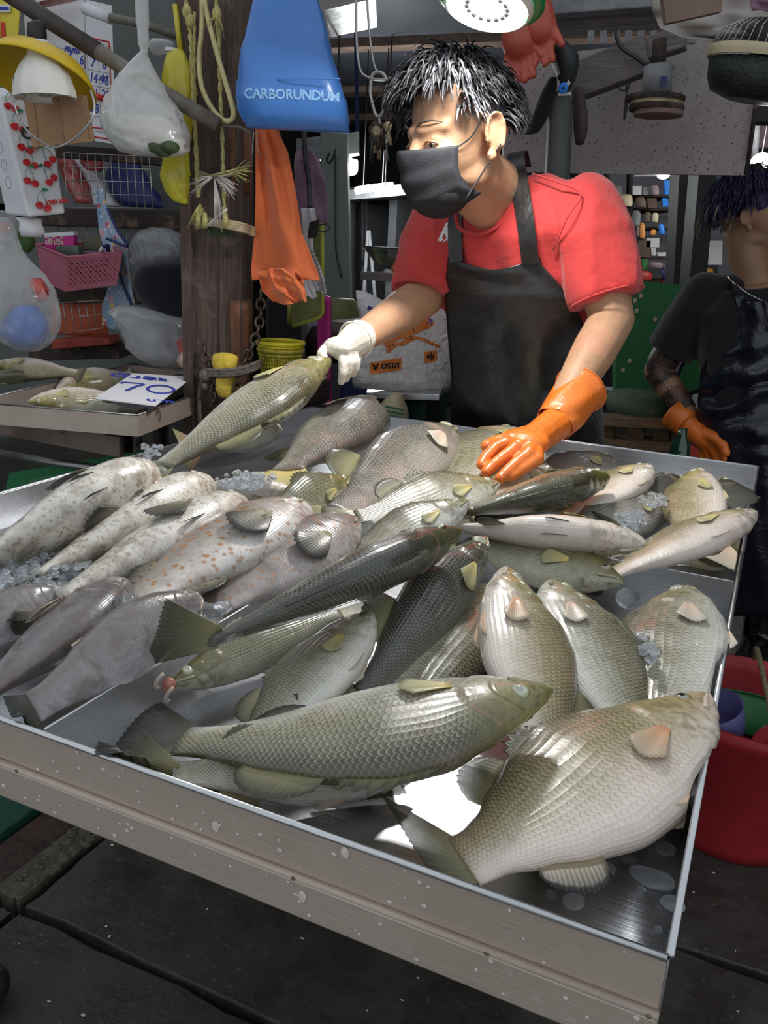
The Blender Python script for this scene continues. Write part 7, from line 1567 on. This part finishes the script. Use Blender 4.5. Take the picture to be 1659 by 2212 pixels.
# ---------------------------------------------------------------- ice
t = NT('ice').s(col=(.84, .87, .90), rough=.05, spec=.7, ior=1.25); t.s(trans=.9, col=(.94, .97, 1.0)); t.bump(t.noise(t.coord('Object'), 60, 4, .6), .6, .004)
t = NT('ice_melt').s(col=(.62, .66, .70), rough=.06, spec=.8, coat=.6); t.b.inputs['Alpha'].default_value = .38
def shard(m, c, s, rr):
    n = 6; pts = []
    for i in range(3):
        z = (-1, 0, 1)[i] * s * rr.uniform(.4, .7); r = s * (.75, 1.1, .6)[i]
        pts.append([c + V(r * math.cos(2 * PI * k / n + i * .4) * rr.uniform(.6, 1.2), r * math.sin(2 * PI * k / n + i * .4) * rr.uniform(.6, 1.2), z * rr.uniform(.7, 1.2)) for k in range(n)])
    m.rings(pts)
def ice_heap(nm, poly, z0, z1, n, seed, label, s=(.003, .0075)):
    """crushed ice filling an outline given in photo pixels, heaped between two heights"""
    rr = random.Random(seed); m = MB(); xs = [p[0] for p in poly]; ys = [p[1] for p in poly]; k = 0
    def inside(x, y):
        c = False
        for (x1, y1), (x2, y2) in zip(poly, poly[1:] + poly[:1]):
            if (y1 > y) != (y2 > y) and x < (x2 - x1) * (y - y1) / (y2 - y1) + x1: c = not c
        return c
    while k < n:
        x, y = rr.uniform(min(xs), max(xs)), rr.uniform(min(ys), max(ys))
        if not inside(x, y): continue
        k += 1; shard(m, P(x, y, z=rr.uniform(z0, z1)), rr.uniform(*s), rr)
    return m.build(nm, 'ice', None, smooth=False, kind='stuff', label=label, cat='ice')
ice_heap('crushed_ice', [(-20, 1180), (60, 1165), (130, 1160), (200, 1120), (235, 1130), (180, 1200), (200, 1215), (150, 1260), (60, 1290), (-20, 1290)], .838, .868, 520, 1, 'crushed ice heaped among the pale groupers')
ice_heap('crushed_ice', [(455, 1035), (520, 1015), (600, 1025), (560, 1055), (480, 1060)], .872, .890, 90, 2, 'crushed ice on the white belly beside the grouper heads'); ice_heap('crushed_ice', [(240, 1060), (320, 1040), (300, 1090), (200, 1120)], .855, .88, 110, 3, 'crushed ice between the two belly-up groupers')
ice_heap('crushed_ice', [(1330, 1110), (1390, 1105), (1400, 1140), (1340, 1145)], .862, .88, 45, 4, 'crushed ice melting on the grey sea bass', (.004, .008)); ice_heap('crushed_ice', [(1380, 1075), (1430, 1060), (1445, 1085), (1390, 1095)], .880, .892, 22, 5, 'peak of ice on the back section fish'); ice_heap('crushed_ice', [(1375, 1375), (1410, 1365), (1425, 1420), (1395, 1430)], .862, .878, 26, 6, 'crushed ice between two coarse-scaled sea bass', (.003, .007)); ice_heap('crushed_ice', [(305, 960), (350, 965), (350, 1005), (320, 1000)], .868, .885, 40, 7, 'spilled ice at the left rim by the lifted fish')
IG = 'single ice pieces'
rr = random.Random(77)
def lump(px, py, s, flatn, z, label): 
    m = MB(); c = P(px, py, z=z); m.sphere(c + V(0, 0, s * flatn * .6), (s * rr.uniform(.9, 1.3), s * rr.uniform(.8, 1.1), s * flatn), 16)
    o = m.build('ice_piece', 'ice_melt' if flatn < .3 else 'ice', None, label=label, cat='ice', group=IG)
    for v in o.data.vertices: v.co *= 1 + .18 * noise.noise(v.co * 90 + Vector((px, py, 0)))
    return o
tl = 'thin melting ice disc lying on the steel pan by the big sea bass'
for px, py, s, f in ((1408, 1900, .013, .22), (1437, 1836, .008, .25), (1408, 1798, .010, .25), (1355, 1855, .006, .3), (1306, 1878, .008, .25), (1452, 1955, .008, .25), (1240, 1950, .008, .2), (1420, 2010, .003, .5), (1385, 1925, .003, .5), (1346, 1800, .004, .4), (1190, 1935, .004, .4), (1440, 1785, .005, .4)): lump(px, py, s, f, PAN + .001, 'widest ragged patch of melting ice on the steel pan by the big sea bass' if s > .012 else ('tiny melted ice drop on the steel pan by the big sea bass' if s <= .005 else tl))
bl_ = 'clear rounded ice chunk between big sea bass and right wall'
lump(1450, 1752, .016, .7, PAN + .004, bl_); lump(1462, 1700, .008, .5, PAN + .002, bl_)
for px, py, s, z in ((335, 1165, .014, .88), (275, 1310, .012, .885), (455, 1330, .012, .87), (480, 1318, .009, .87), (230, 1165, .016, .865), (1355, 1305, .016, .83), (350, 1020, .008, .89)): lump(px, py, s, .7, z, 'rounded ice cube resting between the fish')
for px, py in ((208, 1550), (215, 1490), (160, 1580), (140, 1585)): lump(px, py, .006, .6, .82, 'water drop of ice clinging near the long divider')

# ---------------------------------------------------------------- toe of a visitor's shoe at the edge of the floor
so = P(-22, 2150, z=.02); sh_ = thing('shoe', V(so.x, so.y, .004), 'dark shoe with an orange sole edge standing on the wet floor', 'shoe')
m = MB(); m.capsule(so + V(-.10, -.02, .035), so + V(.0, .0, .022), .040, .034); m.capsule(so + V(-.16, -.03, .05), so + V(-.10, -.02, .035), .045, .04); m.build('upper', 'plastic_black', sh_, remesh=.005, smooth_it=3)
MB().tube([so + V(-.18, -.035, -.008), so + V(-.08, -.015, -.008), so + V(.004, .001, -.008)], .040, 16, True, .28).build('sole', 'orange_plastic', sh_)
bpy.data.scenes.remove(TS)
